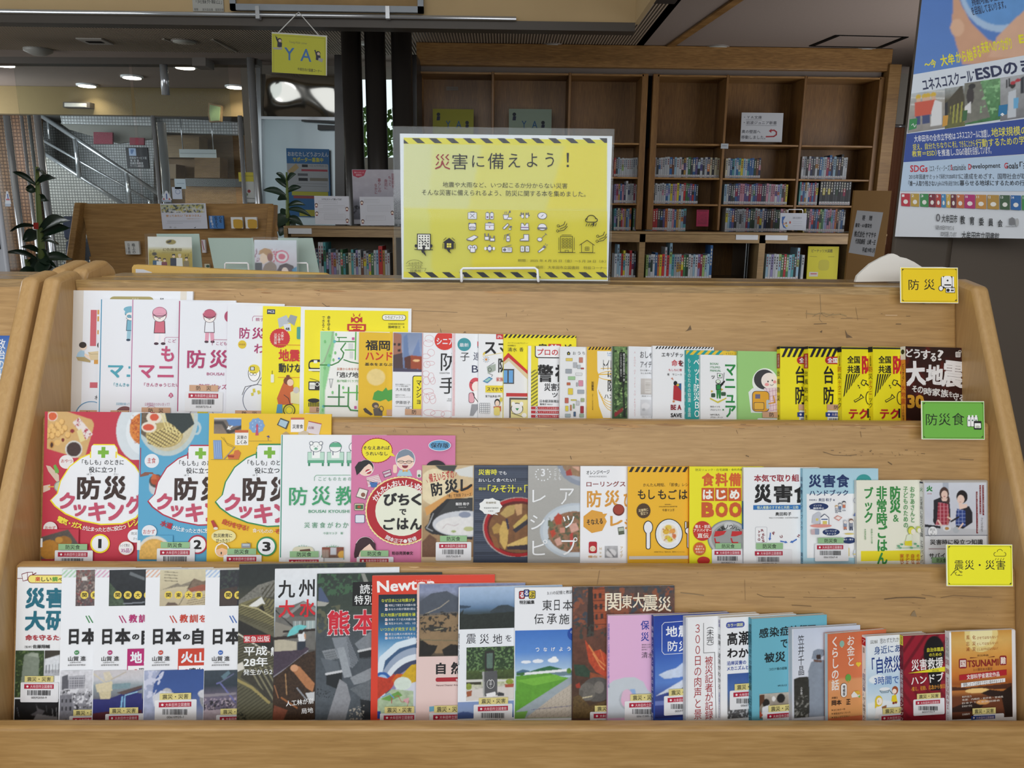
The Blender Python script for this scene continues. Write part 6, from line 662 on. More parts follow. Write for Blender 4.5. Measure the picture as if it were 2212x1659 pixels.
B(2,1313,1490,1330,11,'e2b4d8','lilac pink book with a pale swirl and blue lettering',*rD,[('G',376,1000,1180,1410,[(0,'e2b4d8'),(1,'e2b4d8')],(.0,40),[('p',[(376,1080),(430,1040),(540,1012),(640,1015),(720,1060),(760,1140),(900,1260),(1180,1320),(1180,1410),(376,1410)],'c4ccd4',.03,50),('e',570,1230,85,100,'aeb4be'),('e',575,1230,72,84,'e0b0cc'),('p',[(590,1130),(640,1130),(650,1190),(600,1170)],'8fb0dc'),('e',560,1190,50,60,'dcb8d0')],1.6,5),('T',695,455,778,545,'保','2b3f9c',.015),('T',698,568,775,655,'災','2b3f9c',.015),('T',705,682,790,698,'愛知県立大学','555555'),('T',705,706,790,722,'愛知県公立大学','555555'),('T',705,730,760,745,'医学博士','555555'),('T',703,760,762,820,'清','3a3a44',0),('T',768,762,810,820,'水','3a3a44',0),('V',372,480,392,1110,'保健医療と災害のそなえを考える','5a64b4',0),('S',590,1170,'s','00615385-2',61,14,1,-12)],ytr=1324,spine='d9b4dc')
B(2,1412,1575,1331,13,'2c4ba0','royal blue book with a snow capped mountain under clouds',*rD,[('G',835,415,1580,1410,[(0,'26419a'),(.3,'2c50ac'),(.5,'4a74c4'),(.65,'5a82cc'),(.8,'3a4a94'),(1,'27306e')],(.04,60),[('p',[(870,985),(950,950),(1040,930),(1120,870),(1300,860),(1300,1010),(1060,1020),(930,1030)],'c9d6ec',.15,30),('p',[(800,1220),(950,1140),(1110,1050),(1300,980),(1300,1260),(800,1250)],'3a4a8c',.1,30),('p',[(840,1190),(950,1130),(1110,1045),(1300,970),(1300,1080),(1130,1100),(1060,1160),(960,1160)],'d3dbe8',.15,20),('p',[(790,1240),(1300,1250),(1300,1280),(790,1280)],'6a7ab8')],1.6,6),('L',[(1300,470),(925,470+5),(902,500),(902,755),(925,785),(1300,785)],5,'e9edf4'),('T',940,510,1052,615,'地','f2f4f8',.02),('T',1060,505,1180,615,'震','f2f4f8',.02),('T',958,655,1055,755,'防','f2f4f8',.01),('T',1065,655,1170,755,'災','f2f4f8',.01),('S',965,1122,'s','00597640-3',61,14,1,-10)],ytr=1323,spine='22398e',sp=(('地震と火山と防災のはなし','d9e0f2',.08,.76),('楠城一嘉','d9e0f2',.82,.98)))
B(2,1482,1640,1334,17,'f0f1f3','thick white book with red vertical title about a reporter\'s record',*rD,[('V',1210,480,1292,1420,'３００日の肉声と景','a82a30',.0),('L',[(1308,478),(1308,770),(1416,770),(1428,1410)],4,'333333'),('V',1335,470,1408,745,'（未完）','2c2c2e',.0),('V',1318,800,1400,1420,'被災記者が記録','a82a30',.0),('R',1140,430,1150,1410,'d6d9de')],ytr=1326,spine='d3d7dc')
B(2,1557,1720,1335,14,'eff1f4','white illustrated storm surge handbook with blue oval badge',*rD,[('Q',1527,472,1708,530,26,'4a5aa8'),('T',1540,485,1692,518,'カラー図説','eef0a8',.015),('T',1538,570,1638,698,'高',K,.03),('T',1648,560,1752,695,'潮',K,.03),('T',1538,728,1640,818,'わ',K,.03),('T',1650,725,1745,815,'か',K,.03),('T',1535,850,1722,892,'沿岸災害の','2b4aa0',.02),('T',1535,902,1742,942,'メカニズムと','2b4aa0',.02),('G',1540,975,2150,1410,[(0,'3a5a9c'),(.35,'4a6cae'),(.6,'5a6a84'),(.8,'6a6a6c'),(1,'4a4a4c')],(.08,30),[('n',.15,16,'c9ccd0',[(1540,1330),(1900,1310),(1900,1410),(1540,1410)]),('n',.3,14,'2b2c2e',[(1540,1320),(1900,1310),(1900,1410),(1540,1410)])],1.5,7),('S',1605,1070,'s','00607442-1',60,14,1,-10)],ytr=1328,spine='e6e9ed',sp=(('高潮・','5a4a9c',.02,.12),('高潮・波浪がわかる','3a3a40',.14,.62),('沿岸災害のメカニズム','3c50a8',.64,.86)))
B(2,1624,1786,1337,15,'6db4c8','turquoise book about disaster support with a photograph at its foot',*rD,[('T',1850,530,1942,625,'感','1c2a30',.025),('T',1950,520,2045,615,'染','1c2a30',.025),('T',2052,512,2150,605,'症','1c2a30',.025),('T',2155,505,2400,600,'流行下','1c2a30',.025),('T',2058,640,2125,722,'で','1c2a30',.02),('T',1900,768,1998,865,'被','1c2a30',.025),('T',2005,760,2105,860,'災','1c2a30',.025),('T',1945,915,2120,942,'コロナ禍の経験','1c2a30',.005),('T',2030,1078,2120,1098,'NPO法人災','1c2a30'),('G',1852,1170,2350,1410,[(0,'b9b4aa'),(.5,'8a7f72'),(1,'6a6054')],(.2,24),[('e',1915,1260,36,40,'23201e'),('e',2060,1225,40,46,'23201e'),('e',1990,1225,18,24,'e4e2e0'),('p',[(1880,1300),(1950,1280),(1960,1400),(1870,1400)],'d9dce2',.1,20),('p',[(1852,1180),(1900,1175),(1900,1230),(1852,1300)],'5a3a28'),('p',[(1852,1330),(1890,1380),(1852,1400)],'a84a34')],1.4,8),('S',1935,1280,'s','7',60,14,1,-12)],ytr=1325,spine='58a2b8',sp=(('感染症流行下での被災者支援','1f3a44',.05,.62),('コロナ禍の経験','2f5a66',.66,.98)))
B(2,1711,1858,1359,16,'d8dce6','hardback with a boy in a cap seen from behind against a pale sky',*rE,[('G',142,415,900,1215,[(0,'c9d2e4'),(.5,'d9dee9'),(1,'c3c8d0')],(.02,60),[('p',[(145,860),(200,845),(290,850),(900,840),(900,1215),(145,1215)],'34342f',.4,18),('n',.2,14,'8a8a84',[(145,1010),(400,1000),(400,1215),(145,1215)]),('p',[(272,800),(300,720),(350,700),(480,720),(500,1215),(280,1215),(285,1000)],'8a94a2',.12,26),('p',[(320,700),(340,690),(390,705),(400,730),(330,720)],'6a4c40'),('p',[(305,690),(320,620),(360,605),(410,615),(450,650),(395,680),(390,710),(330,700)],'8d97a6',.15,14),('s',16,.25,20,'6a7484',[(305,690),(320,620),(360,605),(410,615),(395,680)]),('p',[(345,660),(385,655),(390,700),(350,700)],'3c2c28')],1.4,9),('V',180,465,240,830,'笠井千晶','22242c',0),('V',202,930,222,1000,'小学館','e6e6e6')],ytr=1349,kind='hard',spine='c6cad2')
B(2,1788,1914,1370,12,'d9774c','orange money and living book with white vertical title and small balloon',*rE,[('G',455,455,1000,1215,[(0,'d5714a'),(.6,'d97a50'),(.65,'dd9460'),(1,'dfa060')],(.02,60),[('e',600,930,300,60,'df9a68')],3,2),('V',478,480,550,965,'くらしの話','f2ece6',.02),('V',618,470,690,750,'お金と','f2ece6',.01),('E',574,545,22,30,'8fb8a8'),('P',[(566,578),(582,578),(574,570)],'e6cf9c'),('E',712,722,14,14,'e6c23c'),('E',732,722,14,14,'e6c23c'),('P',[(700,728),(744,728),(722,755)],'e6c23c'),('E',630,850,26,34,'6aa84c'),('R',626,870,636,892,'c9a03c'),('Q',563,898,618,1025,26,K),('Q',566,901,615,1022,24,'f4f2f0'),('V',578,915,604,1008,'増補版',K,.02),('P',[(655,1000),(680,970),(710,1000),(710,1025),(660,1025)],'e9e6e2'),('P',[(680,968),(720,965),(738,995),(710,1000)],'d8b03c'),('R',712,998,732,1022,'dfe0d0'),('E',728,1015,10,10,'7fae4c'),('T',480,1020,536,1038,'弁護士',K,.01),('T',480,1050,568,1098,'岡本',K,.02),('T',610,1040,648,1088,'正',K,.02),[[('P',[(480,y),(490,y+7),(480,y+14)],K),('T',496,y-2,x1,y+16,t,K,.005)]for y,t,x1 in((1130,'はじめの一歩',600),(1162,'貴重品がなくなった',648),(1195,'支払いができない',638))]],ytr=1356,spine='bcd0d8')
B(2,1870,2000,1375,14,'cfe3f0','sky blue natural disaster primer with a drawn girl in a yellow raincoat',*rE,[('G',805,470,1400,1215,[(0,'f0f3f6'),(.35,'dbe9f3'),(.6,'b4d2e8'),(.75,'d0e2ee'),(1,'e3edf3')],(.03,60),[('e',900,870,80,40,'e9f1f6'),('e',1050,760,70,30,'eef3f7'),('p',[(805,1080),(950,1060),(1100,1090),(1100,1215),(805,1215)],'e6eef2')],1.8,3),('T',833,512,898,545,'図解','4a4a3c',.005),('T',918,495,1090,540,'思わずだれか','3f3f3c',.0,2),('T',865,565,1100,638,'身近にあ','2b4f8c',.01,2),('T',845,665,1110,815,'「自然災','1f3c86',.015,2),('T',866,840,1085,915,'3時間で','2f5ca8',.01),('E',958,962,42,16,'8fa0ac'),('E',958,952,48,16,'e9eef2'),('L',[(915,965),(930,985),(990,985),(1003,962)],5,'6a7c8a'),('E',1052,962,28,38,'a0502c'),('E',1046,970,20,22,'f4e2d2'),('P',[(1025,1010),(1060,1000),(1075,1075),(1018,1060)],'e6cf2e'),('L',[(1028,995),(1008,965)],5,K),('Q',1028,1065,1048,1085,5,'8a3a28'),('Q',1050,1060,1068,1080,5,'8a3a28'),('E',905,1060,34,50,'e3c832'),('E',910,1060,26,34,'f6ece2'),('P',[(872,1070),(888,1060),(885,1120),(870,1120)],'e3c832'),('P',[(880,1115),(930,1100),(945,1215),(865,1215)],'f0f1f2'),('P',[(930,1110),(975,1095),(970,1140),(940,1130)],'9c6a40'),('L',[(900,1045),(905,1060),(898,1068)],3,K),('S',935,1118,'s','8',58,13,1,-8)],ytr=1361,spine='eef0ee',sp=(('#','b8202c',.02,.1),('ア','eeeeee',.03,.09),('図解','6a6a5c',.12,.18),('「自然災害」','1f3c86',.34,.62),('が３時間でわかる本',K,.63,.97)))
B(2,1951,2090,1374,12,'8f1a2c','crimson rescue handbook with a black boot print shape and barcode sticker',*rE,[('G',1125,460,1800,1215,[(0,'9a1c30'),(1,'8a182a')],(.05,30),[('s',90,.3,35,'6e1222',[(1125,460),(1800,460),(1500,900),(1125,800)]),('s',90,.3,-35,'741424',[(1125,800),(1500,1000),(1500,1215),(1125,1215)]),('e',1405,640,95,150,'141114'),('p',[(1330,700),(1480,700),(1460,980),(1370,980)],'141114')],1.8,4),('T',1340,580,1490,618,'自治体職員','e6dc3c',.01),('T',1360,628,1470,658,'のための','e6dc3c',.01),('T',1200,682,1485,785,'災害救援','f2f0ee',.015,2),('P',[(1168,808),(1500,768),(1500,812)],'e6dc2c'),('T',1385,775,1445,795,'改訂版',K),('T',1195,825,1490,905,'ハンドブ','f2f0ee',.015,4),('T',1195,925,1500,965,'-備え、初動、応急から復旧','e0983c',.01,2),('S',1243,990,'s','00597102-9',51,12,1,-8)],ytr=1363,spine='6e1420',sp=(('#','d8c83a',.0,.1),('改訂版',K,.01,.09),('災害救援法務ハンドブック','e9dce0',.35,.93)))
B(2,2051,2196,1365,15,'white','white cased tsunami video with an orange sunset sea, right end of the bottom row',*rE,[('G',1562,430,2105,1225,[(0,'cc9340'),(.12,'dcb264'),(.3,'d99c4a'),(.5,'cc7a34'),(.6,'9c5424'),(.68,'c07a3c'),(.75,'6a3a20'),(.88,'6e3c24'),(1,'3a2018')],(.05,50),[('e',1830,470,150,160,'e9d48c'),('e',1830,460,100,120,'f2e8b0'),('p',[(1562,930),(1700,945),(2105,920),(2105,970),(1562,965)],'4c2a1c',.2,20),('e',1790,975,110,22,'f0c880'),('p',[(1820,1000),(1900,970),(1990,985),(2105,1000),(2105,1060),(1900,1030)],'2a1a16',.2,20),('p',[(1562,1120),(1700,1070),(1850,1100),(1800,1160),(1562,1160)],'2e1c16',.2,20),('p',[(2000,1000),(2105,940),(2105,1215),(2040,1215)],'221612',.3,20),('e',1840,1080,60,22,'dca05c')],1.4,5),[('T',1692,y,1722,y+36,a,'a85a2c',.01)for y,a in((470,'風'),(525,'忘'),(575,'減'))],[('T',1748,y,1776,y+36,a,'a85a2c',.01)for y,a in((468,'化'),(523,'災'),(573,'災'))],('T',1788,478,1975,502,'させてはならない！','a85a2c',.005,1),('T',1788,532,1975,555,'としてはならない！','a85a2c',.005,1),('T',1788,580,1975,605,'としなければならない！','a85a2c',.005,1),('T',1792,640,1890,658,'防災映画','6a4a2c',.005),('P',[(1725,665),(1800,670),(1725,674)],'6a2a1c'),('P',[(1945,656),(1880,664),(1945,664)],'6a2a1c'),('Q',1625,678,1695,765,14,'8c1c28'),('T',1634,690,1686,752,'国','f0e2d8',.03),('Q',1990,650,2052,735,14,'8c1c28'),('T',1997,662,2045,725,'難','f0e2d8',.03),('T',1700,690,1980,752,'TSUNAMI','8a1f24',.02,1),('T',1755,762,1925,788,'3.11東日本大震災','7a4a30',0,1),('P',[(1627,822),(2052,792),(2052,842),(1627,872)],'b0202c'),('T',1692,812,1988,855,'文部科学省選定作品','f2e8e4',.02,3),('P',[(1642,895),(2038,868),(2038,902),(1642,932)],'efeeee'),('T',1660,882,2022,918,'機種によっては再生できない場合があります','3a3a3c',.005,3),[('T',1650,y,x1,y+18,t,'e6ddd2',.005,2)for y,x1,t in((1008,1735,'制作協力'),(1030,2020,'後援：内閣府・岩手県・宮城県'),(1060,1990,'日本ＰＴＡ全国協議会'),(1092,1740,'日本赤十字社'),(1165,1720,'企画製作'))],('S',1738,1118,'s','9',50,13,2,4)],ytr=1352,kind='dvd',spine='eceef2',sp=(('#','eceef2',.0,1.0),('防災映画','9a9ca0',.06,.26),('国','8c1c28',.28,.34),('難','8c1c28',.37,.43),('ＴＳＵＮＡＭＩ','8a1f24',.46,.78),('３・１１東日本','7a7a80',.8,.99)))

for i in range(3):
 layout(i,0,BOOKS[i])
 for b in BOOKS[i]:build_book(i,b)
# the book standing in the neighbouring rack
nb=dict(xl=-110,xr=24,yt=724,ytr=726,t=.010,c='4f7fc4',s='3a64a8',kind='soft',sp=(),label='book with a blue sky and rice field cover in the neighbouring rack',art=[('G',-110,724,22,940,[(0,'2f5fb0'),(.4,'8fb4dc'),(.55,'5a7a8c'),(.6,'3a4434'),(.75,'4a5a30'),(1,'8a9a3c')],(.08,12),[],1.8,3),('V',-8,732,12,776,'政治','eef0f2',.01),('V',-8,776,10,820,'の米','eef0f2',.01),('E',2,822,1.6,1.6,'eef0f2')])
nb2=dict(xl=-60,xr=33,yt=727,ytr=730,t=.006,c='dfe0e2',s='cccccc',kind='soft',sp=(),label='white book standing behind the rice field book',art=[('V',24,736,31,756,'こ','555555')])
layout(0,0,[nb2,nb]);build_book(0,nb2);build_book(0,nb)
# ================================================================== signs on and around the rack
KB=1.0
def uprect(x0,y0,x1,y1,Y,tilt=.0,yaw=0):return surf_px(x0,y0,x1,y1,Y,tilt,yaw)
# --- big hazard-striped poster in its clear acrylic holder
c0=(840,260,4.424)
PS=uprect(868,603,1320,289,1.545,.06)if False else uprect(868,289,1320,603,1.545,.05)
icons=[]
def ic(x,y,k):
 o=[('Q',x-44,y-34,x+44,y+34,8,'6c6c78'),('Q',x-40,y-30,x+40,y+30,6,'e9e9f2')]
 L=lambda*p:('L',[(x+a,y+b)for a,b in p],5,'6c6c78')
 e=lambda a,b,rx,ry,c='6c6c78':('E',x+a,y+b,rx,ry,c)
 if k==0:return o+[L((-20,-18),(20,18)),L((20,-18),(-20,18)),('R',x-20,y-42,x+20,y-34,'6c6c78')]
 if k==1:return[('Q',x-40+i*42,y-30,x-2+i*42,y+36,8,'6c6c78')for i in(0,1)]+[('Q',x-36+i*42,y-26,x-6+i*42,y+32,7,'e9e9f2')for i in(0,1)]+[('R',x-28+i*42,y-38,x-14+i*42,y-28,'8a8a98')for i in(0,1)]+[('R',x-30+i*42,y+4,x-12+i*42,y+22,'8a6a9a')for i in(0,1)]
 if k==2:return[('P',[(x-42,y-12),(x+18,y-12),(x+8,y+36),(x-32,y+36)],'6c6c78'),('P',[(x-36,y-6),(x+12,y-6),(x+4,y+30),(x-28,y+30)],'e9e9f2'),('Q',x,y+14,x+48,y+38,10,'6c6c78'),('Q',x+4,y+18,x+44,y+34,8,'e9e9f2'),L((8,-14),(24,-40)),e(26,-38,8,12),L((-24,-20),(-20,-38)),L((-8,-20),(-4,-38))]
 if k==3:return[('P',[(x+s*10,y+30),(x+s*50,y-4),(x+s*44,y-12),(x+s*34,y-2),(x+s*40,y-28),(x+s*30,y-34),(x+s*24,y-10),(x+s*16,y-32),(x+s*8,y-26),(x+s*8,y+6)],'6c6c78')for s in(-1,1)]+[('E',x+s*22,y+6,12,16,'e9e9f2')for s in(-1,1)]
 if k==4:return[e(0,0,46,34),e(0,0,40,29,'e9e9f2'),('P',[(x-18,y+16),(x+2,y-6),(x+18,y-16),(x,y+6)],'6c6c78')]
 if k==5:return[('E',x-26,y-24,12,14,'6c6c78'),('E',x+26,y-24,12,14,'6c6c78'),('Q',x-36,y-32,x+36,y+36,18,'6c6c78'),('Q',x-31,y-27,x+31,y+31,16,'e9e9f2'),('QO',x-20,y,x+20,y+24,6,'6c6c78',4),L((-36,10),(36,10))]
 if k==6:return o+[L((-40,-12),(40,-12)),('P',[(x-8,y-2),(x+8,y-2),(x,y+16)],'b06a7a'),('R',x-16,y-42,x+16,y-34,'6c6c78')]
 if k==7:return[('P',[(x-46,y+16),(x+4,y-34),(x+22,y-18),(x-28,y+32)],'6c6c78'),('P',[(x-38,y+16),(x+4,y-26),(x+14,y-17),(x-28,y+25)],'e9e9f2'),e(26,24,16,10),e(34,2,14,8),e(26,24,12,6,'e9e9f2')]
 if k==8:return[('P',[(x-36,y-34),(x-14,y-34),(x,y-10),(x+14,y-34),(x+36,y-34),(x+42,y+34),(x-42,y+34)],'6c6c78'),('P',[(x-32,y-28),(x-18,y-28),(x,y-2),(x+18,y-28),(x+32,y-28),(x+36,y+28),(x-36,y+28)],'e9e9f2'),('R',x-38,y+4,x+38,y+14,'8a6a9a')]
 if k==9:return[e(0,4,42,34),e(0,4,37,29,'e9e9f2'),('Q',x-48,y+8,x+48,y+22,6,'6c6c78'),L((-40,26),(-36,34)),L((40,26),(36,34))]
 if k==10:return[('P',[(x-58,y+14),(x+20,y-26),(x+58,y-8),(x,y+34),(x-50,y+28)],'6c6c78'),('P',[(x-50,y+16),(x+18,y-20),(x+48,y-6),(x-4,y+28)],'e9e9f2')]
 if k==11:return[('P',[(x-50,y-40),(x-40,y-40),(x-38,y-12),(x-18,y-12),(x-16,y-40),(x-6,y-40),(x-4,y+26),(x-48,y+26)],'6c6c78'),('P',[(x-44,y-6),(x-10,y-6),(x-9,y+20),(x-43,y+20)],'e9e9f2'),('P',[(x+2,y-18),(x+10,y-18),(x+12,y+4),(x+36,y+4),(x+38,y-18),(x+48,y-18),(x+52,y+36),(x,y+36)],'6c6c78'),('R',x+8,y+10,x+44,y+30,'e9e9f2')]
 if k==12:return[('Q',x-10,y-18,x+28,y+40,10,'6c6c78'),('Q',x-5,y-13,x+23,y+35,8,'e9e9f2'),('R',x,y-34,x+14,y-18,'6c6c78'),L((0,-28),(-24,-22),(-30,20)),L((10,-32),(28,-38)),('R',x,y+4,x+18,y+18,'9a8ab0')]
 if k==13:return[('P',[(x-12,y-32),(x+40,y-32),(x+40,y+34),(x-48,y+34),(x-44,y+14),(x-12,y+6)],'6c6c78'),('P',[(x-6,y-26),(x+34,y-26),(x+34,y+28),(x-42,y+28),(x-36,y+18),(x-6,y+10)],'e9e9f2')]
 if k==14:return[L((-6,6),(34,-32)),L((26,-40),(44,-26)),('E',x-24,y+18,26,20,'6c6c78'),('E',x-24,y+18,21,15,'e9e9f2')]
 if k==15:return[e(-20,-10,26,26),e(-20,-10,21,21,'e9e9f2'),e(22,-10,26,26),e(22,-10,21,21,'e9e9f2'),('Q',x-22,y-10,x+30,y+38,10,'6c6c78'),('Q',x-17,y-5,x+25,y+33,8,'e9e9f2'),e(-20,-14,6,6),e(22,-14,6,6)]
 if k==16:return[e(0,-2,54,14),('R',x-10,y-34,x+10,y+34,'6c6c78'),e(0,0,24,24),e(0,0,18,18,'e9e9f2'),e(-40,0,12,16,'e9e9f2'),e(40,0,12,16,'e9e9f2')]
 if k==17:return[('Q',x-50,y-14,x+48,y+36,6,'6c6c78'),('Q',x-45,y-9,x+43,y+31,5,'e9e9f2'),L((-24,-16),(40,-36)),('E',x-24,y+12,16,14,'6c6c78'),('R',x+2,y,x+36,y+6,'6c6c78'),('R',x+2,y+14,x+36,y+18,'6c6c78')]
 if k==18:return[('Q',x-42+i*46,y-26,x-2+i*46,y+34,6,'6c6c78')for i in(0,1)]+[('Q',x-37+i*46,y-20,x-7+i*46,y+28,5,'e9e9f2')for i in(0,1)]+[('T',x-28+i*46,y-8,x-16+i*46,y+18,'S','6c8a5a',.02)for i in(0,1)]
 return[('P',[(x-46,y+30),(x+4,y-14),(x+16,y-34),(x+38,y-14),(x+18,y),(x-32,y+42)],'6c6c78'),('P',[(x-38,y+30),(x+6,y-8),(x+22,y+2),(x-30,y+36)],'e9e9f2'),L((40,-30),(50,-38)),L((28,-38),(32,-46))]
for k in range(20):icons+=ic([798,963,1130,1298,1465][k%5],[912,1015,1120,1225][k//5],k)
YB='e6da3a'
PA=cr(*c0,[('G',142,170,2085,845,[(0,'e2da66'),(1,'e3db70')],(.0,60),[('p',[(142,170),(900,170),(760,845),(142,845)],['dcdb8c','dfdc90']),('p',[(142,170),(420,170),(380,845),(142,845)],['dcdca4','dedda0']),('p',[(1700,170),(2085,170),(2085,845),(1500,845)],'ead93a')],5,1),('G',142,845,2085,1502,[(0,'e6d636'),(1,'ebd828')],(0,60),[('p',[(142,845),(380,845),(420,1502),(142,1502)],'dedb74'),('p',[(380,845),(760,845),(800,1502),(420,1502)],'e2d852')],5,1),('R',142,165,2085,225,YB),('H',142,165,142,225,160,0,K),[('P',[(x,170),(x+72,170),(x+130,218),(x+58,218)],'26262a')for x in range(218,2000,163)],('P',[(142,180),(190,222),(142,222)],'26262a'),('P',[(2010,170),(2085,170),(2085,215),(2060,215)],'26262a'),('R',142,1447,2085,1502,YB),[('P',[(x,1450),(x+72,1450),(x+135,1500),(x+63,1500)],'26262a')for x in range(180,2010,163)],[('T',x0,y0,x1,y1,q,c,.0)for q,x0,y0,x1,y1,c in(('災',440,322,588,470,'9a2a30'),('害',605,318,752,470,'211f24'),('に',795,335,912,448,'211f24'),('備',945,312,1098,466,'211f24'),('え',1140,318,1255,450,'211f24'),('よ',1318,315,1420,448,'211f24'),('う',1495,312,1578,448,'211f24'),('！',1697,312,1722,448,'211f24'))],('T',515,588,1705,640,'地震や大雨など、いつ起こるか分からない災害','4a4a38'),('T',315,660,1880,716,'そんな災害に備えられるよう、防災に関する本を集めました。','4a4a38'),icons,('R',272,1083,402,1232,'20202a'),('R',280,1091,394,1232,'e9eae0'),[('R',291+i*27,1102+j*24,303+i*27,1114+j*24,'20202a')for i in range(4)for j in range(5)],('L',[(300,1130),(330,1170),(350,1150),(380,1200)],5,'20202a'),('R',325,1195,348,1232,'20202a'),('L',[(250,1234),(422,1234)],6,'20202a'),('E',262,1200,12,16,'20202a'),('E',408,1200,12,16,'20202a'),('P',[(312,1238),(348,1238),(340,1258),(350,1262),(360,1300),(330,1268),(318,1262)],'20202a'),('P',[(515,1170),(578,1122),(638,1170),(622,1170),(622,1228),(532,1228),(532,1170)],'20202a'),('R',556,1175,598,1215,'e6dc5a'),('L',[(577,1175),(577,1215)],4,'20202a'),('L',[(556,1195),(598,1195)],4,'20202a'),('L',[(519,1178),(519,1225)],5,'20202a'),('L',[(635,1178),(635,1225)],5,'20202a'),('P',[(555,1230),(590,1230),(582,1248),(600,1272),(570,1256)],'20202a'),('L',[(525,1145),(550,1122)],5,'20202a'),('L',[(632,1145),(606,1122)],5,'20202a'),('QO',1638,1108,1752,1260,2,'3a3418',5),[('QO',1654+i*32,1130+j*25,1674+i*32,1146+j*25,2,'3a3418',4)for i in range(3)for j in range(4)],('L',[(1615,1262),(1778,1262)],5,'3a3418'),('L',[(1622,1122),(1622,1240)],4,'3a3418'),('L',[(1768,1122),(1768,1240)],4,'3a3418'),('L',[(1650,1096),(1740,1096)],4,'3a3418'),('L',[(1682,1260),(1682,1242),(1712,1242),(1712,1260)],4,'3a3418'),('L',[(1820,1192),(1890,1145),(1960,1192)],6,'3a3418'),('L',[(1838,1185),(1838,1262),(1945,1262),(1945,1185)],5,'3a3418'),('QO',1872,1210,1908,1242,2,'3a3418',4),('L',[(1890,1210),(1890,1242)],4,'3a3418'),('L',[(1872,1226),(1908,1226)],4,'3a3418'),('L',[(1818,1264),(1965,1264)],5,'3a3418'),('O',1930,945,42,36,8,'26261e',0,200),('O',1895,955,20,18,8,'26261e',90,270),('O',1968,955,20,18,8,'26261e',-90,90),('L',[(1892,974),(1970,974)],8,'26261e'),[('L',[(1890+i*22,988),(1880+i*22,1012)],6,'26261e')for i in range(5)],('P',[(1945,980),(1962,980),(1950,1000),(1962,1000),(1936,1024),(1946,1004),(1936,1004)],'26261e'),[[('L',[(x-10,y),(x+40,y-22),(x+50,y-52)],6,'26261e'),('L',[(x,y+22),(x+55,y-4),(x+68,y-32)],6,'26261e'),('L',[(x-12,y+40),(x+40,y+30),(x+72,y-6)],6,'26261e'),('O',x-14,y-10,11,11,5,'26261e'),('O',x-20,y+38,11,11,5,'26261e')]for x,y in((1630,1020),(2005,1118))],('T',1232,1325,2068,1352,'期間：2025 年 4 月 25 日（金）〜5 月 28 日（水）','5a5628'),('T',1402,1388,2078,1418,'場所：大牟田市立図書館　特設コーナー','6a6430'),('O',250,1385,82,52,4,'6a6a3c',20,165),('T',192,1352,325,1382,'大牟田市立','6a6a3c',0,4),('L',[(168,1390),(325,1386)],3,'6a6a3c'),('T',210,1394,315,1410,'-7.4.24','6a6a3c',0,3),('L',[(175,1416),(360,1412),(345,1440)],3,'6a6a3c'),('T',210,1424,310,1448,'図書館','5a5a34',0)])  # paler yellow towards the left paints in the acrylic's washed-out reflection
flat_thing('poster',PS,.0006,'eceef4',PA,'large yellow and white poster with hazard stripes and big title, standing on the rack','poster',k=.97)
CLEAR=None
def clear_mat(name,tint,refl):
 m,nt,b=nodes(name);N=nt.nodes;t=N.new('ShaderNodeBsdfTransparent');t.inputs[0].default_value=(*tint,1);g=N.new('ShaderNodeBsdfGlossy');g.inputs[1].default_value=.05
 lw=N.new('ShaderNodeLayerWeight');lw.inputs[0].default_value=.35;mm=N.new('ShaderNodeMath');mm.operation='MULTIPLY_ADD';mm.inputs[1].default_value=refl;mm.inputs[2].default_value=0
 mx=N.new('ShaderNodeMixShader');L=nt.links.new;L(lw.outputs['Fresnel'],mm.inputs[0]);L(mm.outputs[0],mx.inputs[0]);L(t.outputs[0],mx.inputs[1]);L(g.outputs[0],mx.inputs[2]);L(mx.outputs[0],N['Material Output'].inputs[0]);MATS[name]=m;return m
CLEAR=clear_mat('clear_acrylic',(.96,.975,.975),.22)
FROST=plain('frosted_green_acrylic','9fb3ab',.35,ns=4,var=.05,alpha=.9)
def plate(name,S,x0,z0,x1,z1,y0,y1,mat,parent,bev=.004):
 return mk(name,bxv(x0,y0,z0,x1,y1,z1),BF,mat,parent,bevel=bev,seg=3)
hr=empty('acrylic_holder',mat=PS.matrix(),label='clear acrylic sign holder around the large hazard poster',cat='sign holder')
plate('front_sheet',PS,-.014,-.004,PS.w+.004,PS.h+.014,-.0022,-.0008,CLEAR,hr);plate('back_sheet',PS,-.014,-.004,PS.w+.004,PS.h+.014,.0016,.003,CLEAR,hr)
st=empty('wire_stand',atY(1078,605,1.525),'white wire stand holding up the large hazard poster','stand')
WIRE=plain('white_coated_wire','eef0f4',.3)
zt=1.2838
P=[atY(997,607,1.50),atY(996,584,1.512),atY(1000,580,1.513),atY(1155,579,1.513),atY(1161,583,1.512),atY(1163,607,1.50)]
tube('wire',P,.0026,WIRE,st);
for px in(997,1163):a=atY(px,607,1.50);tube('wire',[a,(a.x,1.56,zt+.003),(a.x,1.62,zt+.003)],.0026,WIRE,st)

# --- white foam board cutout (domed, with a knob on top) standing behind the corner of the top board
pts=[(1848,609),(1852,596),(1860,588),(1880,570),(1905,556),(1915,552),(1922,548.5),(1930,548),(1938,551),(1944,555),(1958,558),(1975,566),(1992,577),(2040,577),(2062,580),(2068,606)]
fb=empty('foam_board',atY(1930,606,1.60),'white domed foam board cutout standing on the rack\'s top right','board')
W3=[atY(x,y,1.60)for x,y in pts];n=len(W3)
mk('panel',W3+[w+Vector((0,.008,0))for w in W3],[tuple(range(n)),tuple(range(2*n-1,n-1,-1))]+[(i,i+n,(i+1)%n+n,(i+1)%n)for i in range(n)],plain('white_foam','eceae4',.7,spec=.1,var=.02),fb,world=True)

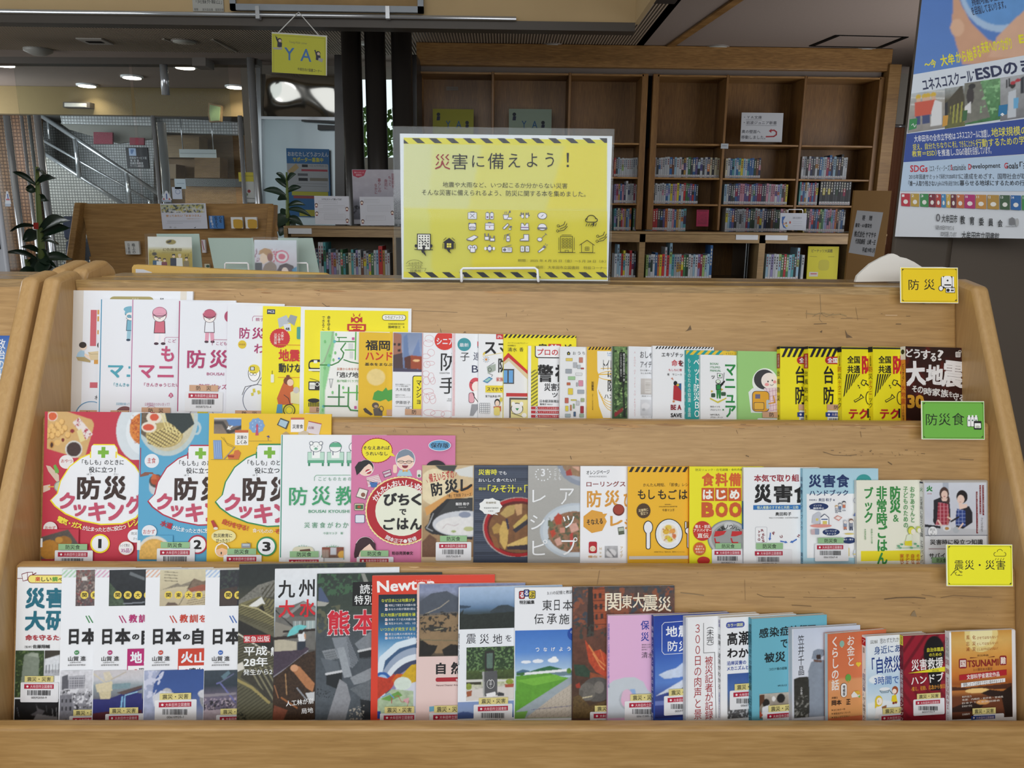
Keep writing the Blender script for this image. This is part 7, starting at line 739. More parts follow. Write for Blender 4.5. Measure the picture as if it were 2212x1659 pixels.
# --- three category signs on the right
def catsign(x0,y0,x1,y1,Y,c,items,label):
 S=uprect(x0,y0,x1,y1,Y,.25)
 r=flat_thing('category_sign',S,.0015,'e9ebd8',cr(0,0,1,[('R',x0+1.5,y0+1.5,x1-1.5,y1-1.5,c),('QO',x0+4,y0+4,x1-4,y1-4,1,'4a4a1c',.6)]+[('P',[(a,b),(a+4*s,b),(a,b+4*t)],'3a3a2a')for a,b,s,t in((x0+4,y0+4,1,1),(x1-4,y0+4,-1,1),(x0+4,y1-4,1,-1),(x1-4,y1-4,-1,-1))]+items),label,'sign',k=1.12)
 cm=plain('clip_steel','9a9ca0',.3,1)
 mk('clip',bxv(S.w*.45,.0015,0,S.w*.55,.012,S.h*.35),BF,cm,r)
q4=(1600,540,3.614)
catsign(1945,577,2070,654,1.478,'e9c91e',cr(*q4,[('T',1310,230,1392,312,'防',K),('T',1430,228,1515,312,'災',K),('Q',1562,205,1665,300,20,K),('Q',1568,208,1580,290,6,'f2f2ee'),('Q',1652,208,1664,290,6,'f2f2ee'),('Q',1580,203,1648,295,22,'f2f2ee'),('P',[(1605,238),(1614,230),(1623,238),(1614,248)],K),('R',1588,268,1642,278,K),('E',1562,300,20,22,K),('E',1562,300,15,17,'f2f2ee'),('Q',1598,292,1672,335,3,K),('Q',1602,296,1668,331,2,'f2f2ee'),('E',1617,315,13,13,K),('R',1638,302,1662,306,K),('R',1638,312,1662,322,K)]),'yellow sign with a rucksack drawing, topmost of the three category signs')
catsign(1991,866,2127,949,1.318,'6cb044',cr(*q4,[('T',1445,1278,1535,1368,'防','1c2a18'),('T',1545,1275,1638,1370,'災','1c2a18'),('T',1650,1272,1745,1368,'食','1c2a18')]+[z for i in(0,1,2)for z in(('Q',1766+i*27,1300,1796+i*27,1380,6,K),('Q',1769+i*27,1303,1793+i*27,1377,5,'eef0ea'),('R',1774+i*27,1290,1788+i*27,1303,'eef0ea'),('E',1781+i*27,1330,6,7,'5a7a6a'))]+[('Q',1818,1335,1878,1402,6,K),('Q',1824,1352,1872,1390,4,'eef0ea'),('E',1848,1380,18,10,'b9bcae')]),'green sign with bottles and a tin, middle of the three category signs')
catsign(2045,1176,2188,1266,1.192,'ebe626',cr(1700,960,4.32,[('T',1562,1082,1645,1168,'震',K),('T',1658,1080,1745,1168,'災',K),('E',1797,1125,9,9,K),('T',1850,1080,1938,1168,'災',K),('T',1952,1080,2035,1168,'害',K),('O',1985,1005,26,26,4,K,20,175),('O',1945,1025,16,18,4,K,80,270),('O',2025,1025,16,18,4,K,-90,95),('L',[(1945,1043),(2025,1043)],4,K),[('L',[(1950+i*24,1062),(1940+i*24,1080)],3,K)for i in range(4)],('O',1585,1195,28,26,4,K,20,190),('L',[(1525,1222),(1560,1180),(1585,1168)],4,K),('O',1590,1205,20,16,4,K,120,330),('O',1622,1190,9,6,4,K),('L',[(1590,1221),(1632,1221)],4,K)]),'bright yellow sign with a rain cloud and a wave, lowest of the three category signs')

# ================================================================== things standing just behind the rack
YBOARD=plain('yellow_board','dcb562',.6,var=.03)
yb=empty('divider_board',atY(480,590,1.75),'long yellow board lying low behind the rack, left of the poster','board')
pp=[(285,600),(285,578),(289,572),(340,574),(500,583),(700,590.5),(708,594),(708,604)];W3=[atY(x,y,1.75)for x,y in pp];n=len(W3)
mk('panel',W3+[w+Vector((0,.02,0))for w in W3],[tuple(range(n)),tuple(range(2*n-1,n-1,-1))]+[(i,i+n,(i+1)%n+n,(i+1)%n)for i in range(n)],YBOARD,yb,world=True)
W4=[atY(x,y,1.748)for x,y in((293,600),(293,581),(310,582),(328,588),(328,600))];mk('paper_label',W4,[(0,1,2,3,4)],plain('paper_white','dfe1e6',.8),yb,world=True)
box('panel_foot',(atY(285,600,1.75).x,1.75,.0),(atY(700,600,1.75).x,1.77,1.26),YBOARD,yb)
def flyer(x0,y0,x1,y1,Y,base,items,label,holder=True,k=.9,tilt=.12,cat='leaflet',name='leaflet',extra=0):
 S=uprect(x0,y0,x1,y1,Y,tilt)
 r=flat_thing(name,S,.0008,base,items,label,cat,k=k)
 if holder:
  plate('clear_cover',S,-.006,-extra,S.w+.006,S.h+.008,-.004,-.0025,CLEAR,r)
 return r
Yf=2.12
flyer(322,511,417,604,Yf,'e3e0d8',cr(280,420,6.506,[('G',268,600,885,1190,[(0,'e4e2dc'),(.22,'e9e7e2'),(.3,'c9bc84'),(.4,'b39c42'),(1,'ad9438')],(.06,60),[('e',588,665,72,36,'9c8c4c'),('p',[(520,665),(600,630),(590,670),(545,682)],'3a3028'),('e',350,835,36,24,'3a3a4a'),('n',.3,20,'5a4c20',[(290,780),(420,780),(400,900),(290,900)]),('n',.3,20,'4a4630',[(780,800),(880,800),(880,900),(780,900)])],1.2,3),('T',465,752,735,798,'幻色講義録','6a5a20',.01),('T',455,808,720,822,'生徒中心調査シリーズ','6a5a20')]+[z for x,y,r,h,b in((372,895,26,'2a2c34','3a5a78'),(422,910,24,'3c2c28','dcdcdc'),(492,920,24,'3a2624','7c3a44'),(620,862,26,'22242c','2c3246'),(705,860,26,'cfc6ae','e3e0d8'),(800,905,24,'2a2624','8a7a5a'))for z in(('P',[(x-r*1.9,1190),(x-r*1.6,y+r*1.2),(x+r*1.6,y+r*1.2),(x+r*1.9,1190)],b),('E',x,y+4,r*.8,r,'e6c8ac'),('P',[(x-r,y),(x-r*.7,y-r),(x+r*.7,y-r),(x+r,y),(x,y-r*.3)],h))]),'gold leaflet with a row of drawn people in a clear stand',extra=.01)
flyer(551,518,642,604,Yf,'d6d9e2',cr(280,420,6.506,[('G',1756,635,2350,1200,[(0,'d3dae6'),(.5,'cfc9d6'),(1,'a9a4b4')],(.12,30),[('e',2140,870,100,90,'d8708c',.2,20),('e',2140,870,80,70,'e0dde4'),('e',2140,870,50,42,'cc5a78'),('n',.2,16,'c0506c',[(1980,760),(2080,760),(2080,960),(1980,960)]),('n',.2,16,'8a4a6c',[(1760,760),(1850,760),(1850,1000),(1760,1000)]),('p',[(1760,960),(1860,960),(1860,1100),(1760,1100)],'33353f'),('p',[(1835,940),(1830,880),(1870,800),(1960,790),(1960,930),(1880,980)],'e6cdb8'),('p',[(1820,850),(1830,790),(1900,750),(1980,770),(2020,850),(1990,940),(1940,870),(1880,820)],'b58a5a',.2,16),('e',1975,880,40,60,'8a4a44'),('p',[(1850,1090),(1900,980),(1990,930),(2060,990),(2080,1200),(1850,1200)],'8a7668',.1,20),('p',[(2060,1080),(2110,990),(2200,960),(2300,1000),(2340,1150),(2060,1150)],'3a1f2e',.3,20),('e',2180,1090,50,70,'e9d3c8'),('p',[(2280,1050),(2350,1000),(2350,1200),(2300,1200)],'3f86b0')],1.2,4)]),'leaflet with two drawn young faces in pink light, in a clear stand',extra=.01)
def frost(x0,y0,x1,y1,Y,label,wire=None,shear=-.09):
 r=empty('acrylic_stand',atY((x0+x1)/2,y1,Y),label,'stand')
 a,b,c,d=atY(x0-shear*(y1-y0)*1.0,y1,Y),atY(x1-shear*(y1-y0)*1.0,y1,Y),atY(x1,y0,Y+.04),atY(x0,y0,Y+.04);t=Vector((0,.003,0))
 mk('back_plate',[a,b,b+t,a+t,d,c,c+t,d+t],BF,FROST,r,world=True)
 if wire:w0,w1,wy=wire;tube('wire',[atY(w0,y1,Y-.02),atY(w0,wy+2,Y-.02),atY(w0+2,wy,Y-.02),atY(w1-2,wy,Y-.02),atY(w1,wy+2,Y-.02),atY(w1+3,y1,Y-.02)],.0022,WIRE,r)
frost(338,505,430,604,Yf+.05,'frosted acrylic stand behind the gold leaflet')
frost(449,514,546,604,Yf+.03,'empty frosted acrylic stand with a white wire loop',(486,536,568),-.2)
frost(600,514,675,604,Yf+.05,'frosted acrylic stand behind the pink leaflet',(628,664,568),-.2)
bs=empty('rear_shelf',(atY(480,600,2.1).x,2.25,1.0),'beech ledge of the rack\'s rear side under the leaflet stands','shelf')
box('ledge',(XC-HW+.005,1.84,1.18),(XC+HW-.005,2.34,1.203),BEECH_S,bs);box('panel',(XC-HW+.005,2.30,0),(XC+HW-.005,2.32,1.18),BEECH_S,bs)

# ================================================================== hanging sign
c1s=(560,0,2.765)
HS=Surf(*(lambda o,U,V:(o,U,V,1,1))(np.array(atY(589,156,5.02)),np.array([math.cos(-.07),math.sin(-.07),0]),np.array([0,0,1.])))
def roll_surf(xbl,ybl,xbr,ybr,xtl,ytl,Y):
 o=np.array(atY(xbl,ybl,Y));b=np.array(atY(xbr,ybr,Y));U=b-o;w=np.linalg.norm(U);U/=w;V=np.array(atY(xtl,ytl,Y))-o;V-=U*(U@V);h=np.linalg.norm(V);return Surf(o,U,V/h,w,h)
HS=roll_surf(587.5,156,706,163.5,584.5,69,5.02)
def fig(x,y,s,c='2a2c4a'):
 return[('E',x,y,15*s,15*s,'2a2624'),('E',x+2*s,y+3*s,10*s,10*s,'ecd3c0'),('P',[(x-14*s,y+14*s),(x+16*s,y+14*s),(x+14*s,y+48*s),(x-16*s,y+44*s)],c),('L',[(x-10*s,y+20*s),(x-20*s,y-20*s)],7*s,c)]
YA=lambda x,y:[('P',[(x-5,y+50),(x+20,y+45),(x+22,y+62),(x-30,y+62),(x-35,y+50)],'b9b9b0')]
flat_thing('hanging_sign',HS,.003,'e9eadc',cr(*c1s,[('R',76,200,398,448,'d8d83c'),('QO',86,210,392,440,2,'8a8a3c',1.5),('T',150,283,210,358,'Y','4a7fc0',.01),('T',247,290,312,365,'A','4a7fc0',.01,-2),('T',178,244,286,262,'Young Adult corner','8a8a5a',0,-2),('T',230,405,374,424,'中高生向け図書コーナー','3a3a3c',.01,-2),fig(122,240,.9),YA(115,232),fig(352,318,.9),('P',[(355,345),(383,350),(375,372),(352,362)],'b9b9b0'),('L',[(98,215),(105,240)],4,'2a2c4a'),('L',[(330,302),(345,318)],4,'2a2c4a')]),'yellow sign with blue letters hanging on strings from the rail','sign',k=.62)
hs=empty('hanging_string',atY(644,26,5.02),'white string holding the hanging yellow sign','string')
tube('string',[atY(600,72,5.02),atY(641,30,5.04),atY(645,26,5.05),atY(690,78,5.02)],.003,plain('white_cord','c9cac6',.7),hs,6)
# rail and frame on the bulkhead
pr=empty('picture_rail',atY(400,36,5.06),'polished picture rail along the foot of the bulkhead','rail')
V,Fc=tubev([atY(-40,23,5.06),atY(1115,40,5.06)],.012,8);mk('rail',V,Fc,CHROME,pr,world=True,smooth=True)
for px in(558,838):a=atY(px,30,5.05);box('hook',(a.x-.012,5.03,a.z-.03),(a.x+.012,5.07,a.z+.04),CHROME,pr)
pf=empty('wall_picture',atY(706,10,5.05),'grey metal picture frame hanging above the rail, lower edge in view','picture')
a,b=atY(498,22,5.05),atY(915,22,5.05);FR=plain('grey_frame','7c8288',.45,.3)
box('frame',(a.x,5.04,a.z),(b.x,5.07,a.z+.035),FR,pf);box('frame',(a.x,5.04,a.z),(a.x+.035,5.07,a.z+1.0),FR,pf);box('frame',(b.x-.035,5.04,a.z),(b.x,5.07,a.z+1.0),FR,pf);box('frame',(a.x,5.04,a.z+1.0),(b.x,5.07,a.z+1.035),FR,pf)
box('picture',(a.x+.03,5.06,a.z+.03),(b.x-.03,5.065,a.z+1.0),plain('brown_canvas','8a7048',.8,ns=9,var=.3),pf)
S=uprect(417,-60,484,24,5.09,0)
flat_thing('caption_card',S,.004,'b9bab4',cr(0,0,2.765,[('T',1170,-5,1325,22,'「阿蘇外輪山」','2a2a2c'),('T',1160,48,1335,64,'寄贈　　創元会会員　瀧尾知徳','2a2a2c')]),'white caption card on the beige bulkhead left of the frame','card',k=.7)

# ================================================================== right column with the education poster
colm=plain('dark_taupe_column','4d443a',.6,ns=3,var=.06)
pl=atY(1990,300,2.3)
cx0,cx1=atY(1952,300,2.05).x,atY(2052,560,2.05).x
def plan(name,px,z0,z1,mat,parent=None,bevel=0): # upright block given by its plan (X, Y) corners
 n=len(px);V=[(x,y,z0)for x,y in px]+[(x,y,z1)for x,y in px]
 return mk(name,V,[tuple(range(n))[::-1],tuple(range(n,2*n))]+[(i,(i+1)%n,n+(i+1)%n,n+i)for i in range(n)],mat,parent,world=True,bevel=bevel)
tag(plan('wall_right',[(cx0,2.05),(cx1,2.05),(cx1*1.27+.03,2.6),(cx0*1.27+.02,2.6)],0,3.8,colm,bevel=.012),kind='structure')
tag(plan('wall_right',[(cx1,2.08),(3.6,2.08),(3.6,2.6),(cx1*1.27+.05,2.6)],0,3.8,plain('dark_taupe_wall','564c42',.6,ns=3,var=.06)),kind='structure')
ang=math.radians(-18)
ES=Surf(np.array(atY(1933,511,2.03)),np.array([math.cos(ang),math.sin(ang),0]),np.array([0,0,1.]),1,1)
a=ES.uv([(2300,548)])[0];bb=ES.uv([(1985,-70)])[0];ES=Surf(ES.o,ES.U,ES.V,a[0],bb[1])
ES.kx=0;ES.ky=0
cP=(1780,0,2.676)
def sk(items,k=-.16,x0=560): # text rows climb to the right on the upper part
 return items
def row(x0,y0,x1,y1,t,c,b=.01,a=0):return('T',x0,y0,x1,y1,t,c,b,a)
EP=cr(*cP,[('G',400,-190,1450,480,[(0,'4a78c4'),(1,'5a86cc')],(.03,90),[('e',1020,-60,235,245,'a9c6e6',.06,60),('e',1020,-80,215,225,'5f97d6',.15,90),('p',[(750,-190),(790,20),(850,130),(950,230),(1130,300),(1160,360),(800,375),(765,260),(740,160)],'d3a283',.06,60),('e',770,160,40,50,'e0b596'),('p',[(950,330),(1000,210),(1156,60),(1300,0),(1400,0),(1400,330)],'dcb094',.06,60)],3,7),('P',[(480,432),(1450,270),(1450,640),(460,780)],'d9e2ec'),('G',436,640,1450,1500,[(0,'d5dde8'),(1,'d9dde2')],(0,50),[],8,1),row(580,345,648,395,'〜今','e9e02c',.03,10),row(672,312,755,378,'大牟','e9e02c',.03,10),row(730,300,755,372,'','e9e02c'),row(760,290,860,360,'から始','e9e02c',.03,10),row(862,262,905,335,'まる','e9e02c',.03,10),row(835,255,875,325,'','e9e02c'),row(905,225,1085,300,'未来へのつながり','e9e02c',.03,9),row(1125,200,1156,250,'E','e9e02c',.05,9),row(1160,192,1260,246,'SDへ','e9e02c',.04,8),('K',-.15),('G',482,545,700,770,[(0,'b9c2c6'),(.3,'a9a49c'),(1,'8f8c88')],(.2,24),[('s',40,.2,100,'d0d2d0',[(500,520),(700,520),(700,620),(500,620)])]+[z for x in(545,580,600,632)for z in(('e',x,570,16,14,'d8b43a'),('e',x,590,13,12,'d9b49c'),('p',[(x-20,600),(x+18,600),(x+20,680),(x-22,680)],'cf5a44'),('p',[(x-14,680),(x+12,680),(x+10,730),(x-12,730)],'3c4a78'))]+[('p',[(640,600),(680,620),(680,750),(615,750),(620,670)],'e0e2e4')],1.5,8),('G',698,512,815,745,[(0,'a9b0b0'),(.3,'57503c'),(1,'6a6c3a')],(.3,20),[('p',[(700,600),(800,500),(815,640),(700,660)],'4a4434',.2,16),('s',22,.4,5,'a9a84c',[(730,620),(815,600),(815,720),(730,720)]),('p',[(690,600),(715,590),(715,720),(690,720)],'23262c')],1.5,9),('G',812,482,1020,722,[(0,'6a9a6a'),(1,'3f7a46')],(.4,20),[('p',[(812,480),(900,470),(960,700),(812,715)],'7a7a70',.2,20),('n',.25,24,'8fc48c',[(900,440),(1020,430),(1020,690),(900,690)]),('e',845,560,22,50,'3a3434'),('p',[(810,620),(850,590),(850,660),(810,650)],'e3e3e4'),('e',855,505,20,16,'2a2a2a')],1.5,10),('G',1018,450,1450,700,[(0,'b3b6ba'),(.4,'9c9ea0'),(1,'77787c')],(.2,24),[('p',[(1065,540),(1110,530),(1110,690),(1060,690)],'c9d0d8'),('e',1090,505,16,18,'2a2624'),('e',1092,490,16,10,'b8303c'),('e',1120,480,16,10,'b8303c'),('p',[(1095,580),(1125,580),(1120,640),(1095,640)],'6ab0dc'),('p',[(1135,470),(1156,460),(1156,560),(1135,560)],'2f333c'),('l',[(1055,470),(1055,510)],10,'2c2c30'),('l',[(1070,465),(1070,505)],10,'2c2c30')],1.5,11),('K',0),row(565,430,860,500,'ユネスコスクール','1f2a52',.02,11),('E',862,418,5,6,'1f2a52'),row(872,352,1300,430,'ESDのまち','1f2a52',.03,10),row(850,20,1050,70,'を目指してまいります。','2a3a5c',.01,12),row(850,-40,1100,10,'持続可能な社会の実現','2a3a5c',.01,12),[[('P',[(x0,y0),(x0+w,y0-w*.14),(x0+w-6,y0+58-w*.14),(x0-5,y0+64)],c)]for x0,y0,w,c in((494,690,45,'2f8a4c'),(688,670,30,'d09a3c'),(803,640,26,'3c6a40'),(1010,610,52,'1f78ac'))],('P',[(1018,662),(1030,652),(1042,662),(1030,672)],'e9eef0'),('L',[(505,725),(515,715),(522,735),(532,720)],3,'e9eef0'),('P',[(462,775),(1450,650),(1450,870),(447,938)],'2a4a9c'),row(520,745+30,760,815,'大牟田市の全市立学校は','eef0f4',.01,4),row(705,768,850,808,'',W),row(765,755,960,800,'ユネスコスクールに加盟し、','eef0f4',.01,4),row(965,728,1300,782,'地球規模の課題を','e9e04a',.01,4),row(512,825,735,862,'捉え、自分たちなりに','e9e04a',.01,4),row(740,812,870,852,'考え、できることから','e9e04a',.01,4),row(875,790,1300,840,'行動するための学び（持続','e9e04a',.01,4),row(508,868,650,905,'教育＝ESD）','e9e04a',.01,3),row(655,862,760,902,'を推進し、','eef0f4',.01,3),row(762,850,965,896,'SDGsの達成を目指しています。','eef0f4',.01,3),('P',[(447,938),(1450,878),(1450,1105),(437,1105)],'b9d0e8'),row(497,955,598,995,'SDGs','c2283c',.03),row(608,955,728,992,'（エス・ディ・ジーズ）','23262c',.01,2),row(730,950,818,985,'Sustainable','2a2c34',.01,2),('R',731,955,739,985,'b9d0e8'),row(731,954,740,984,'S','c2283c',.03),row(832,945,1018,982,'Development','2a2c34',.02,2),('R',830,948,850,982,'b9d0e8'),row(832,948,850,981,'D','c2283c',.04),row(1040,940,1120,976,'Goals','2a2c34',.02,1),('R',1038,940,1058,976,'b9d0e8'),row(1040,941,1058,975,'G','c2283c',.04),row(1128,935,1300,975,'「持続可','2a2c34',.02),row(490,1008,660,1036,'2015年国連サミット','2a2c34',0),row(662,1006,780,1034,'で採択され2030年まで','2a2c34',0),row(782,1002,1300,1036,'に達成をめざす、国際社会が取り組むべき','2a2c34',0),row(487,1045,660,1076,'「誰一人取り残さない」','1f2228',.01),row(662,1045,780,1074,'みんなが安心安全で幸せに','2a2c34',0),row(782,1042,1300,1074,'暮らせる地球にするための行動目標です','1f2228',.01),[[('P',[(x0,1118+(x0-445)*.018),(x1,1118+(x1-445)*.018),(x1,1192+(x1-445)*.035),(x0,1190+(x0-445)*.035)],c),row(x0+4,1124+(x0-445)*.018,x0+4+min(14,(x1-x0)*.35),1138+(x0-445)*.018,str(n+1),'e9eaea',.02),('E',(x0+x1)/2,1166+(x0-445)*.03,(x1-x0)*.26,13,'e6e4de')]for n,(x0,x1,c)in enumerate(((445,496,'b8283c'),(500,548,'b8983c'),(554,602,'3a8a4c'),(604,642,'7c2434'),(644,674,'b03a34'),(677,701,'3f86b8'),(705,729,'c9a84c'),(731,760,'6a2434'),(763,807,'c06a3c'),(810,870,'b0266c'),(874,935,'c0883a'),(942,1008,'b08a3c'),(1014,1070,'3a5a3c'),(1076,1134,'1f62a4'),(1140,1200,'3a8a4a')))],('O',657,1258,9,19,6,'5a5a60'),row(678,1240,768,1288,'大牟田市','26282c',.01,-2),[row(785+i*54,1246+i*6,812+i*54,1296+i*4,q,'26282c',.02)for i,q in enumerate('教育委員会')],row(642,1302,748,1330,'私達も大牟田がすすめている','3a3c40',0,-3),row(672,1338,762,1368,'ESDを応援しています','3a3c40',0,-3),row(792,1340,1008,1388,'大牟田市立図書館','26282c',.01,-3),('P',[(1068,1265),(1083,1255),(1098,1265),(1098,1300),(1068,1300)],'7a7c80'),('E',1112,1285,10,24,'b0b2b4'),row(1045,1304,1110,1312,'United Nations','8a8c90')])
er=flat_thing('education_poster',ES,.001,'d6dae0',EP,'large education poster with globe held in hands, photographs and coloured squares, hung on dark column','poster',k=.92)

# ================================================================== tall bookcase
BY=6.5
def X_(x,y=300,Y=BY):return atY(x,y,Y).x
def Z_(y,x=1480,Y=BY):return atY(x,y,Y).z
bc=empty('tall_bookcase',(X_(1400),BY+.15,0),'tall dark oak wall bookcase with empty top shelves and rows of paperbacks','bookcase')
ztop,zfas,zin,zled=Z_(131),Z_(149),Z_(163),Z_(492)
xs=[903,1064,1228,1388,1412,1564,1730,1893];BD=.30
box('fascia',(X_(903),BY-.03,zfas),(X_(1905),BY+BD,CZ-.003),OAKX,bc,bevel=.004)
box('recess_strip',(X_(903),BY+.03,zin),(X_(1893),BY+.06,zfas),plain('grey_strip','6a6058',.6),bc)
box('back_panel',(X_(903),BY+BD-.02,zled-.02),(X_(1893),BY+BD,zfas),OAK,bc)
for i,x in enumerate(xs):
 w=.05 if i in(3,4)else(.02 if i not in(0,7)else.045)
 box('upright',(X_(x)-w/2,BY,zled-.02),(X_(x)+w/2,BY+BD-.02,zin+.01),OAK if i else OAKX,bc,bevel=.003)
box('shadow_gap',(X_(1393),BY+.05,Z_(318)),(X_(1407),BY+BD-.03,zfas),BLACK,bc)
box('end_post',(X_(1893)+.022,BY-.05,zled-.9),(X_(1893)+.12,BY+BD,Z_(135)),OAKR,bc,bevel=.004)
bays=[(903,1064),(1064,1228),(1228,1388),(1412,1564),(1564,1730),(1730,1893)]
for a,b in bays:
 for j,y in enumerate((310,383.5,440.5)):
  box('shelf',(X_(a)+.012,BY+.005,Z_(y+4)),(X_(b)-.012,BY+BD-.02,Z_(y)),OAKX,bc,bevel=.002)
 box('top_shelf',(X_(a)+.012,BY,Z_(166)),(X_(b)-.012,BY+BD-.02,Z_(162)),OAKX,bc)
# lower cabinets with their ledge
LY=6.15
lc=empty('low_bookcase',(X_(1500,560,LY),LY+.3,0),'low oak shelving unit under the tall bookcase with two white label strips','bookcase')
zl=Z_(501,1480,LY)
box('worktop',(X_(870,500,LY),LY-.01,Z_(506,1480,LY)),(X_(1893),BY+BD,zl),OAKL,lc,bevel=.003)
box('fascia',(X_(870,500,LY),LY,Z_(524,1480,LY)),(X_(1893),LY+.03,Z_(506.5,1480,LY)),OAKL,lc)
box('back_panel',(X_(870,500,LY),BY+BD-.02,0),(X_(1893),BY+BD,zl-.02),OAK,lc)
box('bottom_shelf',(X_(870,500,LY),LY+.005,Z_(614,1480,LY)),(X_(1893),BY+BD-.02,Z_(606,1480,LY)),OAKL,lc)
box('lower_panel',(X_(870,500,LY),LY+.01,0),(X_(1893),LY+.03,Z_(614,1480,LY)),OAKL,lc)
for x,w in((1386,.045),(1644,.05),(1840,.04),(1000,.03)):box('upright',(X_(x,560,LY)-w/2,LY,0),(X_(x,560,LY)+w/2,BY+BD-.02,Z_(506,1480,LY)),OAKL,lc)
for x in(1619,1624):box('divider_sheet',(X_(x,560,LY)-.004,LY+.1,Z_(606,1480,LY)),(X_(x,560,LY)+.004,BY+.1,Z_(524,1480,LY)),STEEL,lc)
for a,b in((1589.5,1637),(1653,1701)):box('label_strip',(X_(a,513,LY),LY-.004,Z_(518,1610,LY)),(X_(b,513,LY),LY,Z_(506.5,1610,LY)),plain('label_white','c9cdd2',.6),lc)

# --- shelved books: every spine is a book of its own
ORD=['first','second','third','fourth','fifth','sixth','seventh','eighth','ninth','tenth','eleventh','twelfth','thirteenth','fourteenth','fifteenth','sixteenth','seventeenth','eighteenth','nineteenth','twentieth','twenty-first','twenty-second','twenty-third','twenty-fourth','twenty-fifth','twenty-sixth','twenty-seventh','twenty-eighth','twenty-ninth','thirtieth','thirty-first','thirty-second']
CN={'white':'b9bfc4','pale grey':'9aa0a6','dark grey':'3a3d42','black':'1e2024','pale blue':'8fb0c4','blue':'2f5f96','navy':'252c50','teal':'4f9aa0','green':'3a7048','dark green':'23402c','yellow':'c9bc34','ochre':'a8843c','orange':'c0703c','red':'a82a30','crimson':'8a2448','pink':'c08a9c','purple':'544a80','lilac':'8f8ab8','brown':'6a4434','cream':'c6c0a4','bright red':'c03030','light green':'8fae6c'}
CK={'w':'white','g':'pale grey','G':'dark grey','k':'black','c':'pale blue','b':'blue','n':'navy','t':'teal','e':'green','E':'dark green','y':'yellow','o':'ochre','O':'orange','r':'red','R':'bright red','C':'crimson','p':'pink','P':'purple','l':'lilac','B':'brown','m':'cream','L':'light green'}
rb=random.Random(3)
def shelf_row(x0,x1,yb,yt,Y,cols,where,group,k=1.0,lean=None,tall={},dep=.12,zb=None,thick={}):
 n=len(cols);ws=[rb.uniform(.85,1.15)*thick.get(i,1)for i in range(n)];tot=sum(ws);xa=atY(x0,yb,Y).x;xb_=atY(x1,yb,Y).x;s=(xb_-xa)/tot;x=xa
 z0=zb if zb is not None else atY((x0+x1)/2,yb,Y).z
 for i,cc in enumerate(cols):
  w=ws[i]*s;h=(atY((x0+x1)/2,tall.get(i,yt+rb.uniform(-1.2,1.8)),Y).z-z0)
  if cc=='x':x+=w;continue
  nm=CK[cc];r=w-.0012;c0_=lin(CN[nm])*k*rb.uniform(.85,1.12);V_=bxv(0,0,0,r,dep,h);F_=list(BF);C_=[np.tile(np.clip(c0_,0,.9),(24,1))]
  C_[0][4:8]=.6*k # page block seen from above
  def strip(u0,v0,u1,v1,c,q):
   m=len(V_);V_.extend([(u0*r,-q,v0*h),(u1*r,-q,v0*h),(u1*r,-q,v1*h),(u0*r,-q,v1*h)]);F_.append((m,m+1,m+2,m+3));C_.append(np.tile(np.clip(lin(c)*k,0,.9),(4,1)))
  dark=c0_.mean()>.12;tc=rb.choice(['2a2c34','3a3440','7a3038','2c3c6a'])if dark else rb.choice(['c9ccd0','d6d2c0'])
  if rb.random()<.35:strip(.0,rb.uniform(.3,.5),1.0,rb.uniform(.6,.8),rb.choice(list(CN.values())),.0003)
  for q in range(rb.randint(3,5)):v=.9-q*.1;strip(.3,v-.07,.7,v,tc,.0006)
  strip(.02,.03,.98,.15,'c6c8ca',.0006);strip(.4,.05,.6,.09,'a03040',.0009)
  o=mk('book',V_,F_,PRINT,None,cols=np.concatenate(C_));o.location=(x,Y,z0)
  if lean and i in lean:o.rotation_euler[1]=lean[i];o.location.x-=0
  tag(o,'%s book, %s from left, %s'%(nm,ORD[i],where),'book',group);x+=w
Yb=BY+.04;zs=[Z_(383.5)+.001,Z_(440.5)+.001,zl+.001]
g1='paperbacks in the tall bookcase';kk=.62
R1,R2,R3='upper row','middle row','bottom row'
bn=['bay beside the poster','bay right of the black gap','bay under the moved notice','rightmost bay of tall bookcase']
shelf_row(1326,1380,381,341,Yb,'rGcwwwwwwwwww',R1+', '+bn[0],g1,kk,zb=zs[0])
shelf_row(1402,1553,381,340,Yb,'wGgGwwwwwbBcwwkoweGbPkwGwnmkmm',R1+', '+bn[1],g1,kk,zb=zs[0])
shelf_row(1566,1642,381,342,Yb,'mwbtcbtycwtbbEBn',R1+', '+bn[2],g1,kk,zb=zs[0])
shelf_row(1730,1828,381,339,Yb,'wgkwnGwGbcwCbncGnkww',R1+', '+bn[3],g1,kk,zb=zs[0],tall={12:335,17:333})
shelf_row(1326,1376,437,397,Yb,'lpobpnwggwCw',R2+', '+bn[0],g1,kk,zb=zs[1],tall={6:391})
shelf_row(1399,1507,437,396,Yb,'kmGwwwwwbcylpybwreRPrbk'.replace('R','e'),R2+', '+bn[1],g1,kk,zb=zs[1])
shelf_row(1563,1700,437,397,Yb,'cwnGGbPppPPCcbPCCnGpgppwlcpBy',R2+', '+bn[2],g1,kk,zb=zs[1])
shelf_row(1725,1765,437,394,Yb,'tCbowbCbCg',R2+', '+bn[3],g1,kk,zb=zs[1])
shelf_row(1769,1836,437,388,Yb,'GkGGkGGkGGkG','taller dark set, '+R2+', '+bn[3],g1,kk,zb=zs[1])
shelf_row(1326,1374,490,450,Yb,'tnmGrpobcOxel',R3+', '+bn[0],g1,kk,zb=zs[2])
shelf_row(1395,1481,490,451,Yb,'cccrrGkPOwwpbomct',R3+', '+bn[1],g1,kk,zb=zs[2])
shelf_row(1566,1700,490,451,Yb,'wcbPkggggCbEEgwbwnkkBGEEpBm',R3+', '+bn[2],g1,kk,zb=zs[2])
